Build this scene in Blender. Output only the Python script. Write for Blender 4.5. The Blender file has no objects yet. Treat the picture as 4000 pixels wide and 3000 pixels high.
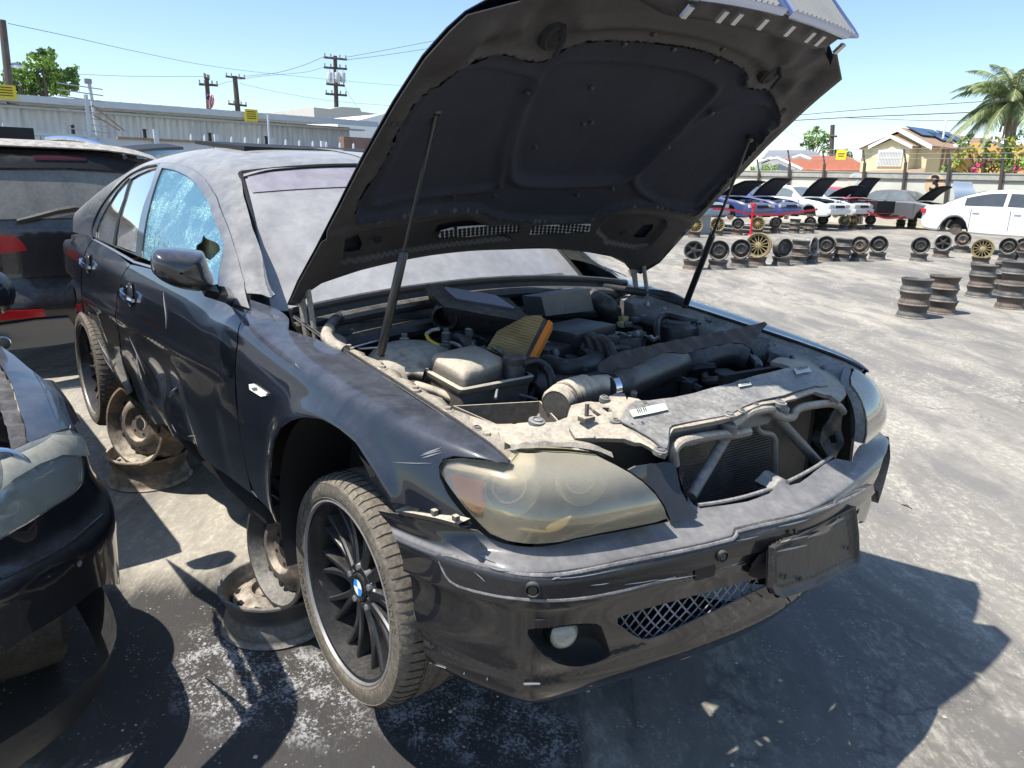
import bpy, bmesh, math, random
import numpy as np
from math import radians, sin, cos, pi
from mathutils import Vector, Matrix
from mathutils.geometry import delaunay_2d_cdt
random.seed(7)
sc = bpy.context.scene
COL = sc.collection
# ------------------------------------------------------------------ camera, world, sun, exposure
CAM = np.array([1.77, -1.69, 1.67]); YAW, PIT, ROL = map(radians, (141.056, 15.16, 1.65)); FPX = 2965.6
FW = np.array([cos(YAW)*cos(PIT), sin(YAW)*cos(PIT), -sin(PIT)])
_R = np.array([sin(YAW), -cos(YAW), 0.0]); _U = np.cross(_R, FW)
RT = cos(ROL)*_R + sin(ROL)*_U; UP = -sin(ROL)*_R + cos(ROL)*_U
cd = bpy.data.cameras.new('camera'); cam = bpy.data.objects.new('camera', cd); COL.objects.link(cam)
cd.sensor_width = 36.0; cd.lens = 36.0*FPX/4000.0; cd.clip_start = 0.05; cd.clip_end = 3000
cam.matrix_world = Matrix((( RT[0], UP[0], -FW[0], CAM[0]), (RT[1], UP[1], -FW[1], CAM[1]), (RT[2], UP[2], -FW[2], CAM[2]), (0, 0, 0, 1)))
sc.camera = cam
SUNV = Vector((0.165, 0.545, -1.0)).normalized()      # direction the light travels
w = bpy.data.worlds.new("World"); sc.world = w; w.use_nodes = True
nt = w.node_tree; bg = nt.nodes['Background']; sky = nt.nodes.new('ShaderNodeTexSky'); sky.sky_type = 'NISHITA'
sky.sun_disc = False; sky.sun_elevation = math.asin(-SUNV.z); sky.sun_rotation = math.atan2(-SUNV.x, -SUNV.y)
sky.air_density = 1.0; sky.dust_density = 0.35; sky.ozone_density = 3.5; sky.altitude = 0
nt.links.new(sky.outputs[0], bg.inputs[0]); bg.inputs[1].default_value = 0.125
sd = bpy.data.lights.new('sun', 'SUN'); so = bpy.data.objects.new('sun', sd); COL.objects.link(so)
sd.energy = 4.2; sd.angle = radians(0.5); sd.color = (1.0, 0.95, 0.87)
so.rotation_euler = SUNV.to_track_quat('-Z', 'Y').to_euler(); so.location = (-3, -8, 14)
sc.view_settings.view_transform = 'Standard'; sc.view_settings.look = 'None'
sc.view_settings.exposure = 0.72; sc.view_settings.gamma = 1.0
sc.cycles.max_bounces = 8; sc.cycles.transparent_max_bounces = 16
# ------------------------------------------------------------------ the photograph's viewing rays (for measuring)
VW = {0:(0,0,.553),1:(0,0,1.4747),2:(2500,400,1.4747),3:(1100,1000,1.4747),4:(2100,1000,1.4747),5:(1400,1600,1.3825),
      6:(2400,1500,1.3825),7:(100,500,1.58),8:(0,1300,1.58),9:(900,1600,1.3827),10:(1100,0,.9617),11:(0,1300,1.185),
      12:(0,350,1.508),13:(1200,1050,2.212),14:(2200,1050,2.212),15:(2300,0,1.4425),16:(2650,600,2.765),17:(3300,200,2.074),18:(3300,700,2.37)}
def V(n, *p):
    x0, y0, k = VW[n]; return [(x0+p[i]/k, y0+p[i+1]/k) for i in range(0, len(p), 2)]
def ray(u, v): return FW + RT*((u-2000)/FPX) - UP*((v-1500)/FPX)
def at(uv, ax, val):
    d = ray(*uv); i = 'xyz'.index(ax); return CAM + d*((val-CAM[i])/d[i])
def on(pts, ax, vals):
    if not hasattr(vals, '__len__'): vals = [vals]*len(pts)
    return [at(p, ax, v) for p, v in zip(pts, vals)]
def onplane(pts, o, n):
    o = np.array(o, float); n = np.array(n, float); r = []
    for p in pts:
        d = ray(*p); r.append(CAM + d*(((o-CAM)@n)/(d@n)))
    return r
def pj(P):
    d = np.asarray(P)-CAM; z = d@FW
    return np.stack([2000+FPX*(d@RT)/z, 1500-FPX*(d@UP)/z], -1)
def smooth(pts, n=4, closed=False):
    P = np.array(pts, float); N = len(P); o = []
    rng = range(N) if closed else range(N-1)
    for i in rng:
        p0, p1, p2, p3 = (P[(i-1) % N] if closed or i > 0 else 2*P[0]-P[1]), P[i], P[(i+1) % N], (P[(i+2) % N] if closed or i+2 < N else 2*P[-1]-P[-2])
        for k in range(n):
            t = k/n; o.append(.5*((2*p1)+(p2-p0)*t+(2*p0-5*p1+4*p2-p3)*t*t+(3*p1-p0-3*p2+p3)*t**3))
    if not closed: o.append(P[-1])
    return [tuple(q) for q in o]
# ------------------------------------------------------------------ object helpers
def tag(o, label=None, cat=None, group=None, kind=None):
    if label: o['label'] = label
    if cat: o['category'] = cat
    if group: o['group'] = group
    if kind: o['kind'] = kind
    return o
def empty(name, loc=(0,0,0), label=None, cat=None, group=None, rz=0):
    o = bpy.data.objects.new(name, None); COL.objects.link(o); o.location = loc; o.rotation_euler = (0,0,rz); o.empty_display_size = .1
    return tag(o, label, cat, group)
def mesh(name, verts, faces, mat, parent=None, smooth_=True, normals=None, mats=None, fm=None, sharp=None):
    """world-space geometry; if parent is given it is stored relative to the parent's frame"""
    V_ = np.array(verts, float).reshape(-1, 3)
    if parent is not None:
        M = parent_matrix(parent).inverted(); Mn = np.array(M)
        V_ = V_ @ Mn[:3,:3].T + Mn[:3,3]
        if normals is not None: normals = np.array(normals) @ Mn[:3,:3].T
    me = bpy.data.meshes.new(name); me.from_pydata([tuple(v) for v in V_], [], [tuple(int(i) for i in f) for f in faces]); 
    for m in (mats or [mat]): me.materials.append(m)
    if fm is not None: me.polygons.foreach_set('material_index', fm)
    if smooth_: me.polygons.foreach_set('use_smooth', [True]*len(me.polygons))
    me.update()
    if sharp and smooth_ and normals is None:
        try: me.set_sharp_from_angle(angle=radians(sharp))
        except Exception: pass
    if normals is not None: me.normals_split_custom_set_from_vertices([tuple(n) for n in normals])
    o = bpy.data.objects.new(name, me); COL.objects.link(o); o.parent = parent
    return o
def parent_matrix(o):
    M = Matrix.LocRotScale(o.location, o.rotation_euler, o.scale)
    return parent_matrix(o.parent) @ M if o.parent else M
class MB:
    """collects simple solids and links them as one mesh object"""
    def __init__(s): s.v = []; s.f = []; s.m = []
    def add(s, v, f, m=0):
        b = len(s.v); s.v += [tuple(map(float, q)) for q in v]; s.f += [tuple(b+i for i in q) for q in f]; s.m += [m]*len(f); return s
    def box(s, c, d, m=0, R=None, bev=0.0):
        c = np.array(c, float); d = np.array(d, float)/2
        bm = bmesh.new(); bmesh.ops.create_cube(bm, size=1.0)
        for v in bm.verts: v.co = Vector((v.co.x*2*d[0], v.co.y*2*d[1], v.co.z*2*d[2]))
        if bev: bmesh.ops.bevel(bm, geom=bm.edges[:], offset=min(bev, min(d)*.9), segments=2, affect='EDGES', profile=.7)
        bm.verts.index_update()
        vs = np.array([v.co[:] for v in bm.verts]); 
        if R is not None: vs = vs @ np.array(R).T
        fs = [[v.index for v in f.verts] for f in bm.faces]; bm.free()
        return s.add(vs+c, fs, m)
    def tube(s, path, r, m=0, n=8, cap=True, closed=False):
        P = np.array(path, float); N = len(P); r = np.full(N, r) if not hasattr(r, '__len__') else np.array(r)
        vs = []; up = None
        for i in range(N):
            a = P[(i+1) % N] if (i+1 < N or closed) else P[i]; b = P[i-1] if (i > 0 or closed) else P[i]
            t = a-b; t /= (np.linalg.norm(t)+1e-9)
            if up is None: up = np.cross(t, [0,0,1]) if abs(t[2]) < .9 else np.cross(t, [1,0,0])
            up = up-t*(up@t); up /= (np.linalg.norm(up)+1e-9); q = np.cross(t, up)
            for k in range(n):
                a_ = 2*pi*k/n; vs.append(P[i]+r[i]*(cos(a_)*up+sin(a_)*q))
        fs = []
        for i in range(N if closed else N-1):
            for k in range(n):
                j = (i+1) % N; fs.append((i*n+k, i*n+(k+1) % n, j*n+(k+1) % n, j*n+k))
        if cap and not closed: fs.append(tuple(range(n))[::-1]); fs.append(tuple((N-1)*n+k for k in range(n)))
        return s.add(vs, fs, m)
    def lathe(s, prof, o, axis, n=32, m=0, e1=None, ms=None):
        """prof: list of (radius, along-axis)"""
        a = np.array(axis, float); a /= np.linalg.norm(a)
        if e1 is None: e1 = np.cross(a, [0,0,1]) if abs(a[2]) < .9 else np.array([1.,0,0])
        e1 = np.array(e1, float); e1 -= a*(a@e1); e1 /= np.linalg.norm(e1); e2 = np.cross(a, e1); o = np.array(o, float)
        vs = []; fs = []; K = len(prof)
        for r_, h in prof:
            for k in range(n): t = 2*pi*k/n; vs.append(o+a*h+r_*(cos(t)*e1+sin(t)*e2))
        for i in range(K-1):
            for k in range(n): fs.append((i*n+k, i*n+(k+1) % n, (i+1)*n+(k+1) % n, (i+1)*n+k))
        b = len(s.v); s.v += [tuple(map(float, q)) for q in vs]; s.f += [tuple(b+i for i in q) for q in fs]
        s.m += [m]*len(fs) if ms is None else [ms[j//n] for j in range(len(fs))]
        return s
    def prism(s, poly, vec, m=0):
        """poly: 3-D polygon, extruded by vec"""
        P = [np.array(q, float) for q in poly]; n = len(P); v = P+[q+np.array(vec) for q in P]
        f = [tuple(range(n)), tuple(range(2*n-1, n-1, -1))]+[(i, (i+1) % n, n+(i+1) % n, n+i)[::-1] for i in range(n)]
        return s.add(v, f, m)
    def loft(s, rings, m=0, closed=True, cap=False):
        n = len(rings[0]); vs = [q for r in rings for q in r]; fs = []
        for i in range(len(rings)-1):
            for k in range(n if closed else n-1): fs.append((i*n+k, i*n+(k+1) % n, (i+1)*n+(k+1) % n, (i+1)*n+k))
        if cap: fs.append(tuple(range(n))[::-1]); fs.append(tuple((len(rings)-1)*n+k for k in range(n)))
        return s.add(vs, fs, m)
    def build(s, name, mats, parent=None, smooth_=True, sharp=35):
        if not isinstance(mats, (list, tuple)): mats = [mats]
        return mesh(name, s.v, s.f, None, parent, smooth_, mats=mats, fm=s.m, sharp=sharp)
def copy_tree(o, parent=None):
    c = o.copy(); COL.objects.link(c); c.parent = parent
    for ch in [x for x in bpy.data.objects if x.parent == o]: copy_tree(ch, c)
    return c
# ------------------------------------------------------------------ surfaces
class Surf:
    """a smooth surface given by a function (s,t arrays) -> points; invertible through the photograph's rays"""
    def __init__(S, fn, s0, s1, t0, t1, ns=60, nt=40):
        S.fn = fn; S.b = (s0, s1, t0, t1); S.S, S.T = np.meshgrid(np.linspace(s0, s1, ns), np.linspace(t0, t1, nt), indexing='ij')
        G = fn(S.S.ravel(), S.T.ravel()); S.px = pj(G); S.dep = (G-CAM)@FW
        e = 1e-3; a = fn(S.S.ravel()+e, S.T.ravel()); b = fn(S.S.ravel(), S.T.ravel()+e)
        S.ks = np.median(np.linalg.norm(a-G, axis=1))/e; S.kt = np.median(np.linalg.norm(b-G, axis=1))/e
    def inv(S, uv):
        uv = np.array(uv); d = np.linalg.norm(S.px-uv, axis=1)+np.maximum(S.dep-S.dep.min(), 0)*12.0
        i = d.argmin(); q = np.array([S.S.ravel()[i], S.T.ravel()[i]])
        for _ in range(12):
            f = lambda a: pj(S.fn(np.array([a[0]]), np.array([a[1]])))[0]
            r = f(q)-uv; e = 1e-3
            J = np.stack([(f(q+[e, 0])-r-uv)/e, (f(q+[0, e])-r-uv)/e], 1)
            st = np.linalg.lstsq(J, -r, rcond=1e-3)[0]; lim = np.array([(S.b[1]-S.b[0])*.08, (S.b[3]-S.b[2])*.08])
            q = np.clip(q+np.clip(st, -lim, lim), [S.b[0], S.b[2]], [S.b[1], S.b[3]])
        return tuple(q)
    def invs(S, pts): return [S.inv(p) for p in pts]
    def normal(S, s, t, fn=None):
        fn = fn or S.fn; e = 2e-3
        n = np.cross(fn(s+e, t)-fn(s-e, t), fn(s, t+e)-fn(s, t-e)); return n/(np.linalg.norm(n, axis=1)[:, None]+1e-12)
def cm1(P, x):
    """catmull-rom through rows of P at float positions x"""
    P = np.asarray(P); N = len(P); x = np.clip(x, -1, N); i = np.clip(np.floor(x).astype(int), 0, N-2); t = (x-i)
    g = lambda k: P[np.clip(k, 0, N-1)]
    p0 = np.where((i > 0)[(...,)+(None,)*(P.ndim-1)], g(i-1), 2*g(i)-g(i+1)); p1 = g(i); p2 = g(i+1)
    p3 = np.where((i+2 < N)[(...,)+(None,)*(P.ndim-1)], g(i+2), 2*g(i+1)-g(i))
    t = t[(...,)+(None,)*(P.ndim-1)]
    return .5*((2*p1)+(p2-p0)*t+(2*p0-5*p1+4*p2-p3)*t*t+(3*p1-p0-3*p2+p3)*t**3)
def grid_surf(ctrl, **k):
    C_ = np.array(ctrl, float); ns, nt_ = C_.shape[:2]
    def fn(s, t):
        s = np.asarray(s, float); t = np.asarray(t, float)
        R_ = cm1(C_, s)                                     # (n, nt, 3)
        i = np.clip(np.floor(t).astype(int), 0, nt_-2); f = (t-i)[:, None]; a = np.arange(len(s))
        p1 = R_[a, i]; p2 = R_[a, i+1]
        p0 = np.where((i > 0)[:, None], R_[a, np.clip(i-1, 0, None)], 2*p1-p2); p3 = np.where((i+2 < nt_)[:, None], R_[a, np.clip(i+2, None, nt_-1)], 2*p2-p1)
        return .5*((2*p1)+(p2-p0)*f+(2*p0-5*p1+4*p2-p3)*f*f+(3*p1-p0-3*p2+p3)*f**3)
    return Surf(fn, 0, ns-1, 0, nt_-1, **k)
def inpoly(P, poly):
    P = np.asarray(P); x, y = P[:, 0], P[:, 1]; c = np.zeros(len(P), bool); n = len(poly)
    for i in range(n):
        x1, y1 = poly[i]; x2, y2 = poly[(i+1) % n]
        m = ((y1 > y) != (y2 > y))
        with np.errstate(divide='ignore', invalid='ignore'): xx = (x2-x1)*(y-y1)/(y2-y1+1e-15)+x1
        c ^= m & (x < xx)
    return c
def dist_poly(P, poly, closed=True):
    P = np.asarray(P, float); d = np.full(len(P), 1e9); n = len(poly)
    for i in range(n if closed else n-1):
        a = np.array(poly[i]); b = np.array(poly[(i+1) % n]); ab = b-a
        t = np.clip(((P-a)@ab)/(ab@ab+1e-12), 0, 1); d = np.minimum(d, np.linalg.norm(P-a-t[:, None]*ab, axis=1))
    return d
def resample(poly, step, sc_):
    o = []
    for i in range(len(poly)):
        a = np.array(poly[i]); b = np.array(poly[(i+1) % len(poly)]); n = max(1, int(np.linalg.norm((b-a)*sc_)/step))
        for k in range(n): o.append(tuple(a+(b-a)*k/n))
    return o
def panel(name, S, outline, mat, parent=None, holes=(), step=.02, thick=.0, relief=None, st=False, sm=True, flip=None, off=0.0, inset=None, rim_mat=None, hsm=None):
    """a sheet on surface S inside a traced outline; relief(s,t,P)->height along the normal"""
    def prep(o, sflag):
        if not st: o = S.invs(smooth(o, 3, True) if sflag else o)
        elif sflag: o = smooth(o, 3, True)
        return o
    k = np.array([S.ks, S.kt])
    out = resample(prep(outline, sm), step, k); hs = [resample(prep(h, sm if hsm is None else hsm), step, k) for h in holes]
    O = np.array(out); lo = O.min(0); hi = O.max(0)
    gs, gt = np.meshgrid(np.arange(lo[0], hi[0], step/k[0]), np.arange(lo[1], hi[1], step/k[1]), indexing='ij')
    G = np.stack([gs.ravel(), gt.ravel()], 1); G[:, 1] += (np.arange(gs.shape[0]) % 2).repeat(gs.shape[1])*step/k[1]*.5
    m = inpoly(G, out)
    for h in hs: m &= ~inpoly(G, h)
    G = G[m]
    for l in [out]+hs:
        if len(G): G = G[dist_poly(G*k, [tuple(np.array(q)*k) for q in l]) > step*.35]
    pts = [Vector((q[0]*k[0], q[1]*k[1])) for q in out]; edges = [(i, (i+1) % len(out)) for i in range(len(out))]
    for h in hs:
        b = len(pts); pts += [Vector((q[0]*k[0], q[1]*k[1])) for q in h]; edges += [(b+i, b+(i+1) % len(h)) for i in range(len(h))]
    pts += [Vector((q[0]*k[0], q[1]*k[1])) for q in G]
    vv, ee, ff, *_ = delaunay_2d_cdt(pts, edges, [], 0, 1e-6)
    VV = np.array([v[:] for v in vv])/k; F = np.array([f for f in ff if len(f) == 3])
    cen = VV[F].mean(1); ok = inpoly(cen, out)
    for h in hs: ok &= ~inpoly(cen, h)
    F = F[ok]
    used = np.unique(F); mp = -np.ones(len(VV), int); mp[used] = np.arange(len(used)); VV = VV[used]; F = mp[F]
    s, t = VV[:, 0], VV[:, 1]
    sgn = 1.0
    if flip is None:        # normals towards the camera
        P0 = S.fn(s, t); n0 = S.normal(s, t); sgn = 1.0 if ((CAM-P0)*n0).sum() > 0 else -1.0
    elif flip: sgn = -1.0
    def full(s_, t_):
        P = S.fn(s_, t_); h = np.full(len(P), off)
        if relief is not None: h = h+relief(s_, t_, P)
        return P+S.normal(s_, t_)*(sgn*h)[:, None] if (relief is not None or off) else P
    P = full(s, t); n = S.normal(s, t, full)*sgn
    # orient faces
    fn_ = np.cross(P[F[:, 1]]-P[F[:, 0]], P[F[:, 2]]-P[F[:, 0]]); w_ = (fn_*n[F[:, 0]]).sum(1) < 0
    F[w_] = F[w_][:, [0, 2, 1]]
    verts = [P]; norms = [n]; faces = [tuple(f) for f in F]
    if thick:
        N = len(P); Q = P-n*thick; verts.append(Q); norms.append(-n); faces += [(f[2]+N, f[1]+N, f[0]+N) for f in F]
        ec = {}
        for f in F:
            for a, b in ((f[0], f[1]), (f[1], f[2]), (f[2], f[0])):
                ec[(a, b)] = 1
        B_ = [(a, b) for (a, b) in ec if (b, a) not in ec]
        rv = []; rn = []; base = 2*N
        for a, b in B_:
            d = P[b]-P[a]; nn = np.cross(d, n[a]); nn /= np.linalg.norm(nn)+1e-12
            i = base+len(rv); rv += [P[a], P[b], Q[b], Q[a]]; rn += [nn]*4; faces.append((i+1, i, i+3, i+2))
        verts.append(np.array(rv)); norms.append(np.array(rn))
    return mesh(name, np.concatenate(verts), faces, mat, parent, True, np.concatenate(norms))
def plane_surf(o, n, size=3.0):
    """a flat Surf through o with normal n, metric parameters"""
    n = np.array(n, float); n /= np.linalg.norm(n); o = np.array(o, float)
    e1 = np.cross([0,0,1], n) if abs(n[2]) < .95 else np.array([1.,0,0]); e1 -= n*(n@e1); e1 /= np.linalg.norm(e1); e2 = np.cross(n, e1)
    return Surf(lambda s, t: o+np.asarray(s)[:, None]*e1+np.asarray(t)[:, None]*e2, -size, size, -size, size, 40, 40)
def lerp(a, b, t): return a+(b-a)*t
def sstep(a, b, x): t = np.clip((x-a)/(b-a), 0, 1); return t*t*(3-2*t)
# ------------------------------------------------------------------ materials
def newmat(name):
    m = bpy.data.materials.new(name); m.use_nodes = True; n = m.node_tree; n.nodes.clear()
    return m, n.nodes, n.links
def N_(nodes, typ, **k):
    n = nodes.new(typ)
    for a, b in k.items():
        if a.startswith('i_'): n.inputs[a[2:].replace('_', ' ')].default_value = b
        else: setattr(n, a, b)
    return n
def c4(c): return (c[0], c[1], c[2], 1.0)
def noise(nd, ln, scale=5, detail=4, rough=.55, coord='Object', dist=0.0, vec=None, sx=None):
    if vec is None:
        tc = nd.new('ShaderNodeTexCoord'); vec = tc.outputs[coord]
    if sx is not None:
        mp = nd.new('ShaderNodeMapping'); mp.inputs['Scale'].default_value = sx; ln.new(vec, mp.inputs['Vector']); vec = mp.outputs[0]
    n = nd.new('ShaderNodeTexNoise'); n.inputs['Scale'].default_value = scale; n.inputs['Detail'].default_value = detail
    n.inputs['Roughness'].default_value = rough; n.inputs['Distortion'].default_value = dist; ln.new(vec, n.inputs['Vector']); return n.outputs['Fac']
def ramp(nd, ln, fac, stops):
    r = nd.new('ShaderNodeValToRGB'); e = r.color_ramp.elements
    while len(e) < len(stops): e.new(.5)
    for q, (p, c) in zip(e, stops): q.position = p; q.color = c4(c) if hasattr(c, '__len__') else (c, c, c, 1)
    ln.new(fac, r.inputs[0]); return r.outputs[0]
def mth(nd, ln, op, a, b=None, clamp=False):
    m = nd.new('ShaderNodeMath'); m.operation = op; m.use_clamp = clamp
    for i, x in enumerate((a, b)):
        if x is None: continue
        if isinstance(x, (int, float)): m.inputs[i].default_value = x
        else: ln.new(x, m.inputs[i])
    return m.outputs[0]
def mixc(nd, ln, f, a, b):
    m = nd.new('ShaderNodeMix'); m.data_type = 'RGBA'
    for s_, x in ((m.inputs[0], f), (m.inputs[6], a), (m.inputs[7], b)):
        if isinstance(x, (int, float)): s_.default_value = x
        elif hasattr(x, '__len__'): s_.default_value = c4(x)
        else: ln.new(x, s_)
    return m.outputs[2]
def upness(nd, ln, lo=.1, hi=.9):
    """how far a surface faces up (settled dust lies there)"""
    g = nd.new('ShaderNodeNewGeometry'); s_ = nd.new('ShaderNodeSeparateXYZ'); ln.new(g.outputs['Normal'], s_.inputs[0])
    mr = nd.new('ShaderNodeMapRange'); mr.inputs['From Min'].default_value = lo; mr.inputs['From Max'].default_value = hi; mr.interpolation_type = 'SMOOTHSTEP'
    ln.new(s_.outputs['Z'], mr.inputs['Value']); return mr.outputs[0]
DUST = (.36, .33, .285)
def dusty(name, col, rough=.5, metal=0.0, coat=0.0, base=.06, top=.6, lo=.1, hi=.9, scale=6, contrast=(.35, .65), dust=DUST, floor=.35, speck=0.0, bump=0.0, bscale=40, smear=None, spec=.5, flake=0.0):
    m, nd, ln = newmat(name); out = nd.new('ShaderNodeOutputMaterial')
    b = N_(nd, 'ShaderNodeBsdfPrincipled'); b.inputs['Base Color'].default_value = c4(col); b.inputs['Roughness'].default_value = rough
    b.inputs['Metallic'].default_value = metal; b.inputs['Coat Weight'].default_value = coat; b.inputs['Coat Roughness'].default_value = .04; b.inputs['Specular IOR Level'].default_value = spec
    n1 = noise(nd, ln, scale, 6, .6, dist=.4)
    pat = ramp(nd, ln, n1, [(contrast[0], 0), (contrast[1], 1)])
    n2 = noise(nd, ln, scale*9, 4, .7); pat2 = ramp(nd, ln, n2, [(.3, .35+.5*max(0, floor-.35)/.65), (.7, 1)])
    u = upness(nd, ln, lo, hi)
    amt = mth(nd, ln, 'ADD', mth(nd, ln, 'MULTIPLY', u, top), base)
    p = mth(nd, ln, 'ADD', mth(nd, ln, 'MULTIPLY', pat, 1-floor), floor)
    f = mth(nd, ln, 'MULTIPLY', mth(nd, ln, 'MULTIPLY', amt, p), pat2, True)
    if smear:     # wiped streaks
        n3 = noise(nd, ln, smear, 3, .5, dist=1.5, sx=(1, 1, .35)); wipe = ramp(nd, ln, n3, [(.40, .25), (.5, 1)])
        f = mth(nd, ln, 'MULTIPLY', f, wipe)
    if speck:
        vt = nd.new('ShaderNodeTexVoronoi'); vt.inputs['Scale'].default_value = 260; tc = nd.new('ShaderNodeTexCoord'); ln.new(tc.outputs['Object'], vt.inputs['Vector'])
        sp = ramp(nd, ln, vt.outputs['Distance'], [(.12, 1), (.22, 0)]); n4 = noise(nd, ln, 30, 3); sp2 = mth(nd, ln, 'MULTIPLY', sp, ramp(nd, ln, n4, [(.45, 0), (.6, 1)]))
        f = mth(nd, ln, 'ADD', f, mth(nd, ln, 'MULTIPLY', sp2, speck), True)
    d = N_(nd, 'ShaderNodeBsdfPrincipled'); d.inputs['Roughness'].default_value = .95; d.inputs['Specular IOR Level'].default_value = .1
    ln.new(mixc(nd, ln, n2, tuple(x*.8 for x in dust), tuple(min(1, x*1.15) for x in dust)), d.inputs['Base Color'])
    mx = nd.new('ShaderNodeMixShader'); ln.new(f, mx.inputs[0]); ln.new(b.outputs[0], mx.inputs[1]); ln.new(d.outputs[0], mx.inputs[2])
    if bump:
        bn = noise(nd, ln, bscale, 5, .6); bp_ = nd.new('ShaderNodeBump'); bp_.inputs['Strength'].default_value = bump; bp_.inputs['Distance'].default_value = .01
        ln.new(bn, bp_.inputs['Height']); ln.new(bp_.outputs[0], b.inputs['Normal']); ln.new(bp_.outputs[0], d.inputs['Normal'])
    ln.new(mx.outputs[0], out.inputs[0]); return m
def plain(name, col, rough=.5, metal=0.0, var=.15, scale=12, spec=.5, emis=None, bump=0.0):
    m, nd, ln = newmat(name); out = nd.new('ShaderNodeOutputMaterial'); b = nd.new('ShaderNodeBsdfPrincipled')
    n1 = noise(nd, ln, scale, 5, .6); ln.new(mixc(nd, ln, n1, tuple(x*(1-var) for x in col), tuple(min(1, x*(1+var)) for x in col)), b.inputs['Base Color'])
    b.inputs['Roughness'].default_value = rough; b.inputs['Metallic'].default_value = metal; b.inputs['Specular IOR Level'].default_value = spec
    if bump:
        bp_ = nd.new('ShaderNodeBump'); bp_.inputs['Strength'].default_value = bump; bp_.inputs['Distance'].default_value = .01
        ln.new(noise(nd, ln, scale*3, 5, .6), bp_.inputs['Height']); ln.new(bp_.outputs[0], b.inputs['Normal'])
    ln.new(b.outputs[0], out.inputs[0]); return m
def glassy(name, tint, dust=.3, trans=.6, rough=.02, dcol=DUST, scale=7, top=0.0, refl=1.6):
    """thin glass: reflection over a see-through tint, with a film of dust"""
    m, nd, ln = newmat(name); out = nd.new('ShaderNodeOutputMaterial')
    tr = nd.new('ShaderNodeBsdfTransparent'); tr.inputs[0].default_value = c4(tuple(x*trans for x in tint))
    gl = nd.new('ShaderNodeBsdfGlossy'); gl.inputs['Roughness'].default_value = rough; gl.inputs[0].default_value = (1,1,1,1)
    fr = nd.new('ShaderNodeFresnel'); fr.inputs[0].default_value = 1.6
    m1 = nd.new('ShaderNodeMixShader'); ln.new(mth(nd, ln, 'MULTIPLY', fr.outputs[0], refl, True), m1.inputs[0]); ln.new(tr.outputs[0], m1.inputs[1]); ln.new(gl.outputs[0], m1.inputs[2])
    df = nd.new('ShaderNodeBsdfDiffuse'); df.inputs[0].default_value = c4(dcol)
    n1 = noise(nd, ln, scale, 5, .6, dist=.6); n2 = noise(nd, ln, scale*12, 3, .7)
    f = mth(nd, ln, 'MULTIPLY', ramp(nd, ln, n1, [(.3, .65), (.7, 1.15)]), ramp(nd, ln, n2, [(.3, .8), (.7, 1.1)])); f = mth(nd, ln, 'MULTIPLY', f, dust, True)
    if top: f = mth(nd, ln, 'ADD', f, mth(nd, ln, 'MULTIPLY', upness(nd, ln, .45, .9), top), True)
    m2 = nd.new('ShaderNodeMixShader'); ln.new(f, m2.inputs[0]); ln.new(m1.outputs[0], m2.inputs[1]); ln.new(df.outputs[0], m2.inputs[2])
    ln.new(m2.outputs[0], out.inputs[0]); return m
M = {}
M['paint'] = dusty('black_metallic_paint', (.0065, .0085, .014), rough=.3, metal=.0, coat=1.0, spec=.12, base=.010, top=.32, floor=.55, lo=.25, hi=1.0, scale=2.0, contrast=(.3, .75), speck=.16, smear=2.0, dust=(.26,.28,.33))
M['paint_side'] = dusty('black_door_paint', (.0065, .0080, .012), rough=.3, metal=.0, coat=1.0, spec=.12, base=.010, top=.40, lo=.2, hi=1.0, scale=2.5, speck=.08, smear=2.2, dust=(.28,.29,.31))
M['paint_roof'] = dusty('dusty_roof_paint', (.010, .013, .020), rough=.32, metal=.2, coat=1.0, base=.03, top=.80, lo=.38, hi=.92, scale=1.6, contrast=(.2, .6), floor=.72, dust=(.38,.37,.35))
M['bumper'] = dusty('black_bumper_paint', (.008, .0085, .011), rough=.3, metal=.0, coat=1.0, spec=.12, base=.012, top=.85, lo=.3, hi=.95, scale=2.5, contrast=(.2, .6), floor=.75, speck=.16, dust=(.31,.30,.29), smear=None)
M['strip'] = dusty('black_strip_plastic', (.009, .010, .013), rough=.35, coat=.6, spec=.2, base=.02, top=.5, lo=.3, hi=.95, scale=9, speck=.14)
M['plastic'] = dusty('dusty_black_plastic', (.014, .015, .018), rough=.42, base=.08, top=.55, lo=.2, hi=1.0, scale=7, contrast=(.3, .75), bump=.15)
M['plastic_hi'] = dusty('very_dusty_plastic', (.02, .02, .022), rough=.6, base=.16, top=1.05, lo=.0, hi=.6, scale=9, contrast=(.1, .45), floor=.7, bump=.15, dust=(.50,.44,.345), speck=.1)
M['metal_dusty'] = dusty('dusty_support_metal', (.06, .06, .062), rough=.45, base=.30, top=.95, lo=-.1, hi=.75, scale=10, contrast=(.30, .55), floor=.6, bump=.12, dust=(.50,.44,.35))
M['metal_grey'] = dusty('dusty_grey_support', (.05, .052, .058), rough=.4, base=.20, top=.75, lo=-.1, hi=.9, scale=9, contrast=(.35, .62), floor=.5, bump=.08, dust=(.46,.44,.40))
M['hood_in'] = dusty('hood_inner_frame', (.022, .021, .021), rough=.55, base=.30, top=.1, scale=7, contrast=(.3, .7), bump=.25, bscale=14, dust=(.17,.15,.15))
M['liner'] = plain('hood_liner_felt', (.017, .020, .032), rough=.85, var=.5, scale=5, bump=.5)
M['black'] = plain('matt_black', (.008, .008, .009), rough=.7, var=.3)
M['rubber'] = dusty('rubber_hose', (.012, .013, .015), rough=.45, base=.04, top=.25, lo=.3, hi=1, scale=12, bump=.1)
M['chrome'] = plain('chrome', (.75, .77, .80), rough=.12, metal=1.0, var=.05)
M['steel'] = plain('bare_steel', (.45, .45, .46), rough=.35, metal=.8, var=.2, scale=30)
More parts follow.
